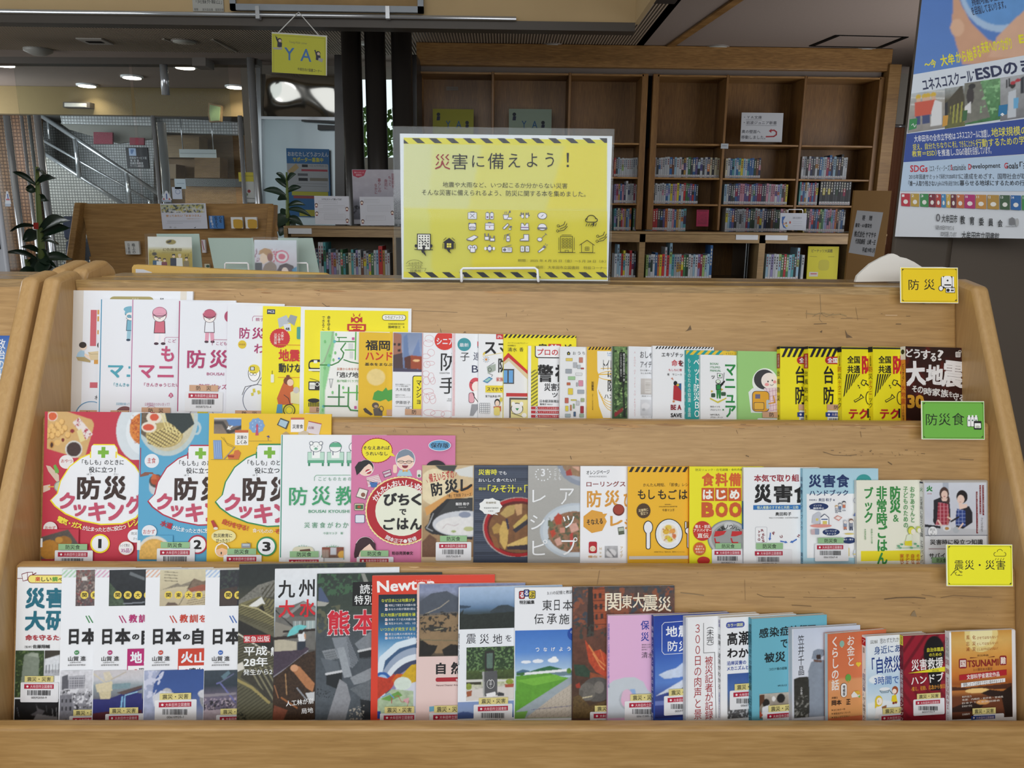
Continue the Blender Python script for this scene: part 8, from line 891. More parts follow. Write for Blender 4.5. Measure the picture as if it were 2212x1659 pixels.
shelf_row(1735,1824,490,452,Yb,'ykkpbnbRLeclppglOkgbk'.replace('R','r'),R3+', '+bn[3],g1,kk,zb=zs[2])
g2='books in the low bookcase';YL=LY+.04;zb2=Z_(606,1480,LY)+.001;kk=.8
shelf_row(1326,1372,606,548,YL,'wccrywwrwk','low bay beside the poster',g2,kk,zb=zb2,tall={1:528,4:541,7:541,9:543},dep=.15)
shelf_row(1394,1536,606,550,YL,'LgwwboyRwRctgggreEwwcwlCLwcb'.replace('o','O',1),'low bay right of the post',g2,kk,zb=zb2,tall={4:546,8:534,10:525,11:550,26:548,27:529},dep=.16)
shelf_row(1652,1734,606,549,YL,'cwlwwLerectkcxw','low bay under the right label strip',g2,kk,zb=zb2,tall={12:535},dep=.16)
S=uprect(1742,532,1808,607,YL,.08);flat_thing('book',S,.012,'c9c01c',cr(1320,500,4.096,[('T',1775,155,1960,185,'ピーナッツ大図鑑',K,.01),('R',1752,358,1830,398,'c9c4b8'),('R',1765,370,1820,378,'b02a44'),('L',[(1760,220),(1820,222)],3,'6a6a1c'),('L',[(1920,225),(1975,222)],3,'6a6a1c'),('Q',1835,250,1930,345,30,'b8b030')]),'yellow picture book standing face out in the low bookcase','book',k=.8,part='cover',art='cover_print')
S=uprect(1504,453,1530,489,Yb-.02,.08);flat_thing('book',S,.012,'a8204c',cr(1320,330,9.217,[('R',1720,1150,1920,1162,'4a1024'),('G',1730,1180,1910,1420,[(0,'a8204c'),(1,'8f1c40')],(.3,30),[],1.5,2)]),'magenta book standing face out on the ledge shelf','book',k=.7,part='cover',art='cover_print')
# notices inside the bookcase
S=uprect(1599,243,1689,306,BY+.06,.06)
flat_thing('notice_card',S,.004,'bfc3c8',cr(1200,0,2.675,[('T',1090,668,1192,686,'・ＹＡ文庫','3a3c44',.01),('L',[(1100,692),(1192,692)],1.5,'3a3c44'),('T',1088,698,1278,718,'・岩波ジュニア新書','3a3c44',.01),('L',[(1100,724),(1278,724)],1.5,'3a3c44'),('T',1076,750,1184,770,'奥の壁面へ','3a3c44',.01),('T',1074,782,1212,803,'移動しました。','3a3c44',.01),('L',[(1218,790),(1262,788),(1276,778),(1276,762),(1262,752),(1240,754)],8,'9c3038'),('P',[(1232,757),(1248,744),(1248,768)],'9c3038')]),'white notice with a red return arrow in the tall bookcase','sign',k=.85)
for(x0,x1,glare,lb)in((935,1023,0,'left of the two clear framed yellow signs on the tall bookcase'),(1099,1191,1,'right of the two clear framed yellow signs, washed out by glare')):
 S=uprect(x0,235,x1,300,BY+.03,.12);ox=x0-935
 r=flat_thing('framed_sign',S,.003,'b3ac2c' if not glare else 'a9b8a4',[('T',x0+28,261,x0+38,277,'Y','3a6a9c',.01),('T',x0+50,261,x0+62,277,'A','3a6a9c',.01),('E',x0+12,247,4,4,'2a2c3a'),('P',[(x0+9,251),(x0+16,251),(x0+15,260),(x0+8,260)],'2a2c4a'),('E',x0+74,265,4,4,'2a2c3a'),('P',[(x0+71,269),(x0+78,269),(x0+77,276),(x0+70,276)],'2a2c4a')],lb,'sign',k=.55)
 plate('clear_cover',S,-.01,-.02,S.w+.01,S.h+.012,-.006,-.004,CLEAR,r)
S=uprect(1684,460,1741,497,LY+.12,.1)
r=flat_thing('leaflet',S,.001,'bcc2cc',cr(1550,330,7.373,[('P',[(1020,1020),(1078,1012),(1045,1080),(1060,1160),(1110,1212),(1050,1190),(1022,1110)],'2f5a9c'),('E',1060,1130,14,18,'c99a7c'),('E',1092,1120,14,18,'8a6a5c'),('E',1155,1110,14,22,'a84a3c'),('E',1100,1165,20,16,'c9b04c'),('T',1200,1020,1340,1055,'お知らせお知らせ','5a5c66'),('L',[(1200,1090),(1350,1092)],3,'8a8e98'),('L',[(1200,1120),(1340,1122)],3,'8a8e98'),('L',[(1200,1160),(1350,1162)],3,'8a8e98')]),'white leaflet with a blue crescent on a wire stand on the ledge','leaflet',k=.8)
tube('wire',[atY(1702,470,LY+.16),atY(1702,454,LY+.16),atY(1704,452.5,LY+.16),atY(1732,452.5,LY+.16),atY(1734,454,LY+.16),atY(1734,470,LY+.16)],.004,WIRE,r,6)
S=uprect(1557,310,1573,321,BY-.01,0);flat_thing('shelf_tag',S,.003,'b4bcc2',[('L',[(1560,315),(1570,315)],1.2,'6a7078')],'small white tag on the upright beside the moved notice','tag',k=.8)
S=uprect(964,187,990,195,BY+BD-.03,0);flat_thing('paper_strip',S,.002,'8c8174',[('L',[(966,191),(988,191)],.8,'776c60')],'faded paper strip on the bookcase back, top left bay','label',k=.7)

# tall cardboard donor board on the right
S=roll_surf(1826,604,1904,605,1838,411,4.4)
r=empty('donor_board',mat=S.matrix(),label='tan upright board with a white donor notice, beside the low bookcase',cat='sign')
mk('panel',bxv(0,0,-S.o[2]+.002,S.w,.02,S.h),BF,plain('tan_board','8f6a34',.7,var=.03),r)
ink=Ink(S,.85);ink.draw(cr(1200,0,2.675,[('P',[(1728,1215),(1880,1225),(1855,1482),(1706,1460)],'c3c6ca'),('T',1772,1243,1790,1275,'寄','23252a',.02),('T',1812,1245,1830,1275,'贈','23252a',.02),('T',1732,1290,1828,1315,'書架・AV書架他','23252a',.02,-2),('T',1726,1336,1852,1372,'株式会社 ヤマサキ','23252a',.02,-3),('T',1732,1380,1850,1412,'代表取締役　山﨑 一正','23252a',.02,-3),('T',1772,1430,1845,1460,'平成19年1月','23252a',.02,-3)]));ink.build('notice_print',r)
# pinkish curtain strip beyond the bookcase end
cu=empty('curtain',atY(1925,400,7.05),'narrow pinkish curtain beyond the bookcase end post','curtain')
a=atY(1912,275,7.05);bbx=atY(1934,275,7.05)
PC=plain('salmon_curtain','b07a5c',.8)
V_=[];Fc=[];nn=24
for i in range(nn+1):
 x=a.x+(bbx.x+.25-a.x)*i/nn;y=7.05+.02*math.sin(i*1.6)
 V_+=[(x,y,.3),(x,y,a.z)]
for i in range(nn):Fc.append((2*i,2*i+2,2*i+3,2*i+1))
mk('cloth',V_,Fc,PC,cu,world=True,smooth=True);tube('curtain_rail',[(a.x,7.04,a.z+.01),(bbx.x+.25,7.04,a.z+.01)],.015,CHROME,cu)

# ================================================================== low shelf left of the poster
SY=4.7
def XL(x,y=560):return atY(x,y,SY).x
def ZL(y,x=730):return atY(x,y,SY).z
ls=empty('low_shelf',(XL(740),SY+.2,0),'low light oak bookshelf with a white label strip, left of the poster','bookcase')
xa,xe=XL(616),XL(905)
box('top',(xa,SY,ZL(495)),(xe,SY+.42,ZL(489)),OAKL,ls,bevel=.003);box('fascia',(xa+.04,SY+.01,ZL(512)),(xe,SY+.03,ZL(495)),OAKL,ls)
box('side',(xa,SY,0),(xa+.022,SY+.42,ZL(495)),OAKL,ls);box('side',(xe-.02,SY,0),(xe,SY+.42,ZL(495)),OAKL,ls)
box('upright',(XL(852)-.01,SY+.01,0),(XL(852)+.01,SY+.4,ZL(512)),OAKL,ls)
box('back_panel',(xa+.02,SY+.4,0),(xe-.02,SY+.42,ZL(495)),plain('taupe_back','6e6455',.7),ls);box('shelf',(xa+.02,SY+.01,ZL(612)),(xe-.02,SY+.4,ZL(604)),OAKL,ls)
box('label_strip',(XL(623,500),SY-.003,ZL(506)),(XL(673,500),SY+.01,ZL(494)),plain('label_white','c9cdd2',.6),ls);box('lower_panel',(xa+.02,SY+.02,0),(xe-.02,SY+.04,ZL(612)),OAKL,ls)
tl=[0]*0
cols='pnwwtGcplgwetEmtwlwBRgyewcRoww'.replace('E','E');tall={0:538,1:539,2:524,3:524,4:524,5:546,6:539,7:546,8:546,9:540,10:546,11:539,12:548,13:548,14:546,15:539,16:547,17:540,18:540,19:556,20:542,21:547,22:549,23:546,24:540,25:540,26:531,27:540,28:540,29:546}
cols=cols[:20]+'g'+cols[21:]
shelf_row(679,843,592,546,SY+.03,cols,'low shelf left of the poster','books on the low shelf',.85,tall=tall,dep=.16,zb=ZL(604)+.001,thick={26:1.5})
def chat(x0,bub,heads,y0=0):
 o=[]
 for(a,b,c,d,n)in bub:o+=[('QO',a,b,c,d,8,'8a8c94',2)]+[('L',[(a+10,b+14+i*22),(c-20,b+14+i*22)],2.5,'9a9ca4')for i in range(n)]
 for(x,y)in heads:o+=[('E',x,y-6,26,28,'5c3a2e'),('E',x,y,18,18,'f0dccc'),('P',[(x-16,y+18),(x+16,y+18),(x+18,y+34),(x-18,y+34)],'7c2c30')]
 return o
c3s=(600,420,7.373)
S=roll_surf(681,484,755.5,485,678,423,SY+.12);flat_thing('leaflet',S,.002,'cdd0da',cr(*c3s,[('T',700,60,1020,90,'リクエストって知ってる？','26262c',.03)]+chat(0,((650,100,950,145,2),(725,172,1068,210,1),(655,225,955,290,2),(740,310,1072,402,4)),((615,172),(1102,232),(622,305),(1108,418)))),'white card with speech bubbles, left one on the low shelf top','card',k=.85)
S=roll_surf(779,487,852,487,776.5,425,SY+.12);flat_thing('leaflet',S,.002,'cdd0da',cr(*c3s,chat(0,((1382,75,1612,132,2),(1430,170,1788,272,4),(1405,340,1715,410,2)),((1340,132),(1825,292),(1355,430)))),'white card with speech bubbles, right one on the low shelf top','card',k=.85)
S=roll_surf(765,484,870,484,760,366,SY+.28);flat_thing('poster',S,.002,'9c9ca8',cr(560,0,2.765,[('G',556,1015,900,1340,[(0,'b4b0ba'),(.5,'a4a2ae'),(.6,'7a7c88'),(1,'4c505c')],(.1,30),[('n',.25,20,'2c2e36',[(556,1180),(700,1180),(700,1280),(556,1280)]),('p',[(556,1310),(900,1310),(900,1340),(556,1340)],'b4b6c0')],1.5,2),('P',[(556,1015),(640,1015),(625,1050),(590,1062),(560,1050)],'a82a44'),('T',568,1025,625,1035,'暮らしにもっと','e0c4cc'),('T',578,1040,612,1050,'図書館を','e0c4cc'),('V',790,1035,808,1125,'図書館を','8a3a4c',.01),('V',770,1050,790,1110,'もっと','8a3a4c',.01),('V',746,1070,768,1132,'身近に','8a3a4c',.01),('V',708,1065,728,1150,'暮らしの','8a3a4c',.01),('V',688,1095,706,1160,'なかに','8a3a4c',.01)]),'grey and pink poster leaning behind the cards on the low shelf','poster',k=.8)

# ================================================================== left oak display rack with its own boards
RY=3.7
lr=empty('display_rack',atY(390,600,RY),'oak stepped display rack with a white notice and few books, left background','display rack')
def RX(x,y):return atY(x,y,RY)
for(x0,y0,x1,y1,dy)in((178,440,592,500,.12),(188,498,600,556,.06),(196,554,608,622,.0)):
 A_,B_,C_,D_=atY(x0+8,y1,RY+dy),atY(x1+8,y1,RY+dy),atY(x1-4,y0,RY+dy+.05),atY(x0-4,y0,RY+dy+.05);t=Vector((0,.02,0))
 mk('back_board',[A_,B_,B_+t,A_+t,D_,C_,C_+t,D_+t],BF,OAKR,lr,world=True,bevel=.003)
def qprism(name,px,Y0,Y1,mat,parent): # polygon in the photo plane at Y0, thickness towards Y1 (world x/z kept)
 W_=[atY(x,y,Y0)for x,y in px];n=len(W_);t=Vector((0,Y1-Y0,0))
 return mk(name,W_+[w+t for w in W_],[tuple(range(n)),tuple(range(2*n-1,n-1,-1))]+[(i,i+n,(i+1)%n+n,(i+1)%n)for i in range(n)],mat,parent,world=True)
a0=atY(163,438,RY+.2);a1=atY(195,600,RY-.02)
def sidep(xw,parent,w=.03):
 zt_=a0.z
 return prismX('side_panel',[(RY+.13,zt_),(RY+.2,zt_),(RY+.1,a1.z),(RY+.1,0),(RY-.2,0),(RY-.2,.5),(RY-.04,a1.z)],xw,xw+w,OAKR,parent,bevel=.005)
sidep(atY(165,440,RY+.15).x,lr);sidep(atY(590,440,RY+.15).x-.02,lr)
box('panel_below',(atY(190,620,RY).x,RY,0),(atY(600,620,RY).x,RY+.02,atY(400,620,RY).z),OAKR,lr)
c2s=(280,420,6.506)
S=roll_surf(351.5,495,449,494,345,440,RY+.1);flat_thing('notice_card',S,.002,'c3c6d2',cr(*c2s,[('G',440,145,1050,260,[(0,'a8ac7c'),(1,'c3c6d2')],(.3,26),[('n',.05,24,'2f3c44',None),('n',.2,20,'b3a94c',None)],1.3,3),('T',510,285,1000,318,'使ってみたい「おまつさえ」','b5823c',.03),('T',790,335,1000,350,'ー図書館司書のおすすめー','a87c4c'),('L',[(525,372),(1000,374)],3,'8a8c98'),('L',[(530,388),(1000,389)],3,'8a8c98'),('L',[(520,408),(750,408)],3,'8a8c98'),('E',575,462,16,14,'a4a6b0'),('E',640,465,20,12,'b0b2ba'),('P',[(900,470),(935,455),(925,472)],'2a2c34')]),'white notice with olive branch border on the background rack','notice',k=.85)
def facebook(x0,y0,x1,y1,Y,base,items,label,t=.015,sl=4):
 S=roll_surf(x0+sl,y1,x1+sl,y1,x0,y0,Y);return flat_thing('book',S,t,base,items,label,'book',k=.85,part='cover',art='cover_print')
facebook(449,466,480,494,RY+.08,'2f6aa8',cr(*c2s,[('V',1255,300,1300,400,'心を','16304a',.04),('V',1195,305,1240,470,'伝えて','16304a',.04),('V',1130,305,1165,400,'日本','d0d6de',.03),('V',1150,400,1180,470,'語入','d0d6de',.01)]),'small blue book with vertical lettering on the background rack')
for i,(x0,x1)in enumerate(((498,523),(529,554))):facebook(x0,469,x1,493.5,RY+.08,'d2d3d2',[('Q',x0+6,474.5,x1+2,493.5,5,'b98f1c'),('E',x0+14,476,9,2.5,'b98f1c')],('left' if i==0 else 'right')+' of the two small white books with a gold jar cover',sl=2)
facebook(268,521,298,549.5,RY+.03,'cfd0cc',cr(*c1s[:0]or(0,400,6.38),[('V',1758,800,1795,945,'日本語','26262a',.01),('V',1818,800,1868,945,'格上の','26262a',.01),('V',1735,870,1750,940,'吉田裕子','6a6a6e')]),'small white book with black vertical title on the background rack',sl=4)
facebook(433,518,441,546,RY+.03,'cfcbd0',[('L',[(437,520),(440,540)],1.5,'a03a4c')],'narrow sliver of a white book behind the frosted stand',sl=4)
facebook(441,570,452,590,RY,'c9c6b0',[('E',449,575,4,3,'3a5a4a')],'small cream book low behind the frosted stands',sl=2)

# ================================================================== lobby beyond the glass
tag(box('wall_back',(-9,12.0,0),(4.5,12.1,3.8),BEIGE),kind='structure')
tag(box('ceiling',(-9,9.1,2.54),(4.5,12.1,2.6),plain('lobby_soffit','6c6c6a',.8)),kind='structure')
bz0=atY(300,249,9.0).z
tag(box('wall_back',(-9,9.0,bz0),(atY(560,220,9.0).x,9.1,2.74),plain('lobby_band','70603f',.9)),kind='structure')
tag(box('wall_left',(-9,-4,0),(-8.9,12,3.9),plain('left_wall','9a8f80',.9)),kind='structure')
def tiles(name,c,dark,sc=24,bumpd=.01,rough=.3):
 m,nt,b=nodes(name);N=nt.nodes;L=nt.links
 tc=N.new('ShaderNodeTexCoord');mp=N.new('ShaderNodeMapping');mp.inputs['Rotation'].default_value=(math.pi/2,0,0);L.new(tc.outputs['Object'],mp.inputs[0])
 br=N.new('ShaderNodeTexBrick');br.offset=0;br.inputs['Scale'].default_value=sc;br.inputs['Brick Width'].default_value=1;br.inputs['Row Height'].default_value=1;br.inputs['Mortar Size'].default_value=.13;br.inputs['Mortar Smooth'].default_value=.6
 br.inputs['Color1'].default_value=(*lin(c),1);br.inputs['Color2'].default_value=(*(lin(c)*.82),1);br.inputs['Mortar'].default_value=(*lin(dark),1);L.new(mp.outputs[0],br.inputs[0])
 L.new(br.outputs['Color'],b.inputs['Base Color']);b.inputs['Roughness'].default_value=rough
 iv=N.new('ShaderNodeMath');iv.operation='SUBTRACT';iv.inputs[0].default_value=1;L.new(br.outputs['Fac'],iv.inputs[1]);bp=N.new('ShaderNodeBump');bp.inputs['Distance'].default_value=bumpd;L.new(iv.outputs[0],bp.inputs['Height']);L.new(bp.outputs[0],b.inputs['Normal']);return m
TILE=tiles('pale_glazed_tiles','b4b8ba','7c7e7e',30);TILED=tiles('grey_glazed_tiles','8a8880','4c4a46',30);TILEO=tiles('tan_wall_tiles','6e4c2c','40291a',24,.004,.5)
qp=lambda px,Y,th,nm,mat:tag(qprism(nm,px,Y,Y+th,mat,None),kind='structure')
qp([(70,620),(70,240),(332,240),(332,620)],10.6,.1,'wall_back',TILE)
qp([(118,620),(86,325),(268,446),(268,620)],9.6,.1,'wall_left',TILED)
qp([(0,620),(0,240),(82,240),(95,620)],9.9,.1,'wall_left',TILEO)
qp([(322,253),(520,264),(520,292),(332,284)],9.4,.1,'wall_back',TILE)
qp([(130,266),(328,270),(328,300),(255,310),(150,280)],9.3,.05,'ceiling',plain('grey_soffit','74746e',.8))
qp([(130,249),(326,251),(328,272),(133,267)],9.25,.05,'wall_back',TILE)
qp([(325,620),(325,292),(560,292),(560,620)],10.8,.1,'wall_back',OAKR)
ms=(('202',202,285,243,311),('280',280,297,311,313))
for i,(_,x0,y0,x1,y1)in enumerate(ms):
 q=qprism('wall_panel',[(x0,y1),(x0,y0),(x1,y0+1),(x1,y1)],9.2,9.23,plain('crimson_panel','6e1a30',.7),None);tag(q,('larger' if i==0 else 'smaller')+' of the two crimson panels above the tiled lobby wall','panel')
S=uprect(275,318,322,363,9.5,0);flat_thing('direction_sign',S,.03,'26262c',cr(0,0,2.765,[('R',770,885,812,930,'a4b8d8'),('P',[(780,892),(800,892),(800,900),(788,922),(780,915)],'5a78a8'),('T',775,935,876,950,'障害者サービス室','c9ccd0'),('T',778,952,830,966,'集 会 室','c9ccd0'),('T',778,968,855,982,'図書館事務室','c9ccd0'),('T',778,984,858,998,'サークル実技室','c9ccd0')]),'black direction sign with white lettering on the tiled lobby wall','sign',k=.8)
# stair railing
sr=empty('stair_railing',atY(200,430,9.0),'polished steel stair railing climbing to the left in the lobby','railing')
for a_,b_,rr in(((88,249),(362,432),.026),((90,302),(328,436),.015),((90,328),(270,444),.022)):tube('rail',[atY(*a_,9.57),atY(*b_,9.57)],rr,CHROME,sr)
for a_,b_,rr in(((162,300),(172,384),.026),((274,374),(281,446),.026),((103,262),(107,300),.012),((323,432),(324,446),.02)):tube('post',[atY(*a_,9.56),atY(*b_,9.56)],rr,CHROME,sr)
# reception counter seen through the glass
rc=empty('reception_counter',atY(460,430,9.6),'wooden reception counter with a dark top behind the glass','counter')
q=qprism('dark_top',[(400,402),(400,385),(525,387),(525,404)],9.5,10.2,plain('dark_counter','1c211e',.3),rc);qprism('front_panel',[(400,720),(400,402),(525,404),(525,720)],9.55,9.6,OAKR,rc)
for i,(x0,y0,x1,y1,m)in enumerate(((350,295,430,340,OAKL),(420,340,475,384,OAKR),(352,355,380,386,OAKL))):qprism('rear_cabinet',[(x0,y1),(x0,y0),(x1,y0),(x1,y1)],10.4,10.7,m,rc)
def sheet(x0,y0,x1,y1,Y,c,label,items=(),k=.8,cat='notice',name='paper_notice'):return flat_thing(name,uprect(x0,y0,x1,y1,Y,0),.002,c,list(items),label,cat,k=k)
hb=sheet(388,322,468,340,9.3,'aab4b8','pale reflective panel hanging behind the glass',[('L',[(390,331),(466,331)],2,'8a9498')],.8,'panel','notice_board')
for px in(395,461):a_=atY(px,323,9.305);tube('rod',[a_,(a_.x,a_.y,2.545)],.006,CHROME,hb,6)
sheet(378,386,402,408,6.396,'b4c6d0','pale blue paper on the glass left of the counter',[('L',[(382,396),(398,396)],1,'7a8c98')])
sheet(373,404,394,430,6.396,'bcc4d2','white leaflet with a round drawing on the glass',[('O',384,414,5,5,1,'6a7a9c')])
sheet(516,372,560,392,6.396,'b4a82c','yellow paper on the right end of the glass',[('L',[(520,380),(556,380)],1,'6a6420')])
sheet(527,392,560,437,6.396,'b9bcb8','white poster with red spots below the yellow paper',[('E',538,413,3.5,3.5,'8c2c30'),('E',533,420,3,3,'7a8c6c'),('L',[(530,428),(556,429)],1.5,'6a6c6c')],.7)
# warning stickers
for x0,y0,x1,y1,Y,lb in((348,412,372,436,6.396,'on the glass above the background rack'),(9,413,25,446,6.396,'on the glass at the far left edge')):
 S=uprect(x0,y0,x1,y1,Y,0);r=empty('warning_sticker',mat=S.matrix(),label='triangular warning sticker '+lb,cat='sticker')
 Ink(S,.85).draw([('P',[(x0,y0+(y1-y0)*.82),((x0+x1)/2-2,y0),((x0+x1)/2+2,y0),(x1,y0+(y1-y0)*.82)],'bfc4cc'),('R',x0+2,y0+(y1-y0)*.82,x1-2,y1,'9aa4b4'),('R',(x0+x1)/2-1.2,y0+6,(x0+x1)/2+1.2,y0+18,'2c4a8c'),('E',x0+6,y0+18,2,2,'a84a50'),('E',x1-6,y0+18,2,2,'a84a50')]).build('sheet',r)
# glass partition with its steel posts
GL=clear_mat('window_glass',(.90,.93,.93),.18)
def gpane(n,x0,y0,x1,y1,Y):
 A_,B_=atY(x0,y1,Y),atY(x1,y1,Y);C_=atY(x1,y0,Y)
 tag(box('window_%d'%n,(A_.x,Y,max(0,A_.z)),(B_.x,Y+.01,C_.z),GL),kind='structure')
gpane(1,120,130,345,900,6.4);gpane(2,352,130,540,900,6.4);gpane(3,-60,250,100,900,6.4)
for i,(xt,yt_,xb2,yb2,rr,Y)in enumerate(((80,249,112,600,.026,6.3),(62,249,92,600,.014,6.5),(330,250,340,440,.015,6.4),(348,265,366,442,.038,7.2),(518,250,525,440,.018,6.4),(541,125,562,440,.03,6.35),(353,140,354,205,.03,6.4),(14,250,42,600,.022,5.4),(46,250,64,600,.012,6.0))):
 tp,bt=atY(xt,yt_,Y),atY(xt,900,Y);po=empty('steel_post',(tp.x,Y,0),['tall bright steel post beside the tan tiled wall','slim steel post just left of the bright one','thin glass edge post left of the direction sign end','broad steel post in front of the reception area','thin glass edge post at the right end of the counter','polished post left of the steel door','short hanging glass bracket below the ceiling','steel post close to the left edge','thin rod in front of the tan tiled wall'][i],'post')
 tube('tube',[(tp.x,Y,0 if i!=6 else atY(xt,yb2,Y).z),(tp.x,Y,tp.z)],rr,CHROME,po,14)
# header beam over the partition
q=qprism('trim_5',[(-60,136),(-60,122),(556,126),(556,140)],6.38,6.5,DARKW,None);tag(q,kind='structure')
box_=qprism('trim_6',[(415,142),(415,124),(444,124),(444,142)],6.2,6.38,plain('grey_box','5a544e',.6),None);tag(box_,kind='structure')
# steel door, its side column and closer
tag(box('wall_back',(atY(540,300,7.6).x-.05,7.6,0),(4.5,7.7,atY(640,128,7.6).z+.3),plain('grey_rear_wall','7c746a',.8)),kind='structure')
wavy,nt,b=nodes('wavy_mirror_steel');b.inputs['Base Color'].default_value=(.62,.60,.55,1);b.inputs['Metallic'].default_value=1;b.inputs['Roughness'].default_value=.08
n_=nt.nodes.new('ShaderNodeTexNoise');n_.inputs['Scale'].default_value=2.2;n_.inputs['Detail'].default_value=0;tc_=nt.nodes.new('ShaderNodeTexCoord');nt.links.new(tc_.outputs['Object'],n_.inputs[0]);bp_=nt.nodes.new('ShaderNodeBump');bp_.inputs['Strength'].default_value=1;bp_.inputs['Distance'].default_value=.12;nt.links.new(n_.outputs['Fac'],bp_.inputs['Height']);nt.links.new(bp_.outputs[0],b.inputs['Normal'])
DY=7.4
dr=tag(empty('door_1',(atY(640,400,DY).x,DY,0)),kind='structure')
qprism('leaf',[(572,900),(562,255),(727,258),(730,900)],DY,DY+.05,plain('brushed_door_steel','8c969a',.3,.85,ns=1.5,var=.2,bump=.5),dr);qprism('transom_panel',[(556,252),(552,160),(727,160),(727,252)],DY,DY+.05,wavy,dr);qprism('transom_rail',[(556,257),(556,251),(727,253),(727,260)],DY-.04,DY,CHROME,dr)
qprism('jamb',[(556,900),(553,126),(562,126),(574,900)],DY-.05,DY,CHROME,dr)
qprism('closer_body',[(686,280),(686,269),(727,271),(727,280)],DY-.08,DY-.01,plain('closer_black','17191c',.4),dr);qprism('closer_arm',[(651,262),(651,258),(727,262),(727,267)],DY-.06,DY-.03,plain('closer_black','17191c',.4),dr)
S=roll_surf(624,468,715,470,611,320,DY-.06)
flat_thing('poster',S,.002,'2f6ca4',cr(560,0,2.765,[('T',170,905,412,932,'おおむたしどうぶつえん','cfd6da',.02),('T',200,938,382,966,'サポーター募集中','c6c23c',.03),('Q',160,975,415,1140,8,'a9adb2'),('P',[(170,1020),(220,975),(238,1000),(185,1045)],'b8a070'),('R',255,982,290,998,'23262c'),('T',300,984,405,996,'1口 5千円から','5a5c64'),('R',252,1010,408,1022,'a83a4c'),('R',230,1035,290,1050,'5a5c64'),('R',235,1062,290,1080,'23262c'),('R',302,1062,410,1080,'7a7468'),('L',[(225,1095),(405,1096)],2,'7a7c84'),('L',[(225,1110),(405,1111)],2,'7a7c84'),('R',195,1142,412,1166,'bcb83c'),('R',205,1168,412,1184,'a04a4c'),('R',220,1190,412,1250,'2f6ca4'),('R',240,1252,412,1290,'b3ae3c')]),'blue zoo supporter poster taped to the steel door','poster',k=.7)
# dark columns with a window behind
CO=plain('dark_column_paint','24211f',.35,ns=2,var=.1)
for i,(x,wv)in enumerate(((761,40),(811,42),(867,42))):
 a_=atY(x+4,300,6.0);rr=wv/2/F*6.0
 o=tag(empty('column',(a_.x,6.0,0),['left','middle','right'][i]+' of the three round dark columns','column'))
 tube('shaft',[(a_.x,6.0,0),(a_.x,6.0,CZ-.005)],rr,CO,o,32)
tag(qprism('wall_back',[(727,900),(722,118),(741,118),(750,900)],6.2,6.6,CO,None),kind='structure')
tag(qprism('wall_back',[(892,900),(885,118),(900,118),(903,900)],6.2,6.6,CO,None),kind='structure')
wn=tag(empty('window_4',atY(820,250,7.3)),kind='structure')
SKYM=emit('daylight_outside','dfeef2',1.1)
qprism('pane',[(740,340),(740,172),(890,172),(890,340)],7.3,7.31,SKYM,wn)
FOL=plain('foliage','5f8a3c',.8,ns=14,var=.5)
rt=random.Random(5)
tr=empty('garden_tree',atY(800,280,7.25),'green tree foliage seen between the dark columns','tree')
V_,F_=[],[]
for _ in range(260):
 p=atY(rt.uniform(770,870),rt.uniform(235,338),7.27);s=rt.uniform(.015,.045);m=len(V_);u=Vector((rt.uniform(-1,1),rt.uniform(-.3,.3),rt.uniform(-1,1))).normalized()*s;v=Vector((u.z,0,-u.x))*.6;V_+=[p-u,p-v,p+u,p+v];F_.append((m,m+1,m+2,m+3))
mk('foliage',V_,F_,FOL,tr,world=True)['kind']='stuff'
# ceiling fittings
LOn=emit('lamp_lens_lit','fff2dc',9.0);LOff=plain('lamp_lens_off','a4a49c',.4)
lit=[(9,140),(105,200),(188,185),(285,167),(400,145),(508,188)]
for i,(x,y)in enumerate(lit):
 p=atZ(x,y,CZ);o=empty('downlight',p,'%s lit downlight from the left in the lobby ceiling'%ORD[i],'ceiling light','lit lobby downlights');r_=.085
 tube('trim_ring',[(p.x,p.y,CZ-.004),(p.x,p.y,CZ+.02)],r_*1.25,WHITEP,o,24);tube('lens',[(p.x,p.y,CZ-.012),(p.x,p.y,CZ-.004)],r_,LOn,o,24)
 l=bpy.data.lights.new('lobby_lamp','SPOT');l.energy=12;l.spot_size=2.2;l.color=(1,.9,.75);l.shadow_soft_size=.08;lo=bpy.data.objects.new('lobby_lamp',l);COL.objects.link(lo);lo.location=(p.x,p.y,CZ-.05)
for i,(x,y,lb)in enumerate(((797,92,'unlit downlight in the slatted ceiling above the columns'),(1192,98.5,'unlit downlight in the slatted ceiling right of centre'),(1548,102,'unlit downlight in the plain ceiling above the moved notice'),(1864,108,'unlit downlight in the plain ceiling beside the hatch'),(398,89,'unlit downlight in the slatted ceiling on the left'))):
 p=atZ(x,y,CZ);o=empty('downlight',p,lb,'ceiling light');tube('trim_ring',[(p.x,p.y,CZ-.006),(p.x,p.y,CZ+.01)],.10,plain('trim_grey','7c746c',.6),o,24);tube('lens',[(p.x,p.y,CZ-.010),(p.x,p.y,CZ-.006)],.085,LOff,o,24)
p=atZ(82,106,CZ);o=empty('smoke_detector',p,'round white smoke detector on the ceiling at left','smoke detector');tube('body',[(p.x,p.y,CZ+.01),(p.x,p.y,CZ-.02),(p.x,p.y,CZ-.05)],[.11,.11,.05],plain('detector_grey','8c8a84',.5),o,24)
o=empty('ceiling_speaker',atZ(205,90,CZ),'small ceiling unit with a dark slot, left','ceiling unit');p=atZ(205,88,CZ);box('body',(p.x-.1,p.y-.1,CZ-.01),(p.x+.1,p.y+.1,CZ+.01),plain('unit_white','9a948c',.6),o);box('slot',(p.x-.06,p.y-.03,CZ-.013),(p.x+.06,p.y+.03,CZ-.01),BLACK,o)
h=[atZ(1752,99,CZ),atZ(1900,102,CZ),atZ(1958,79,CZ),atZ(1810,75.5,CZ)]
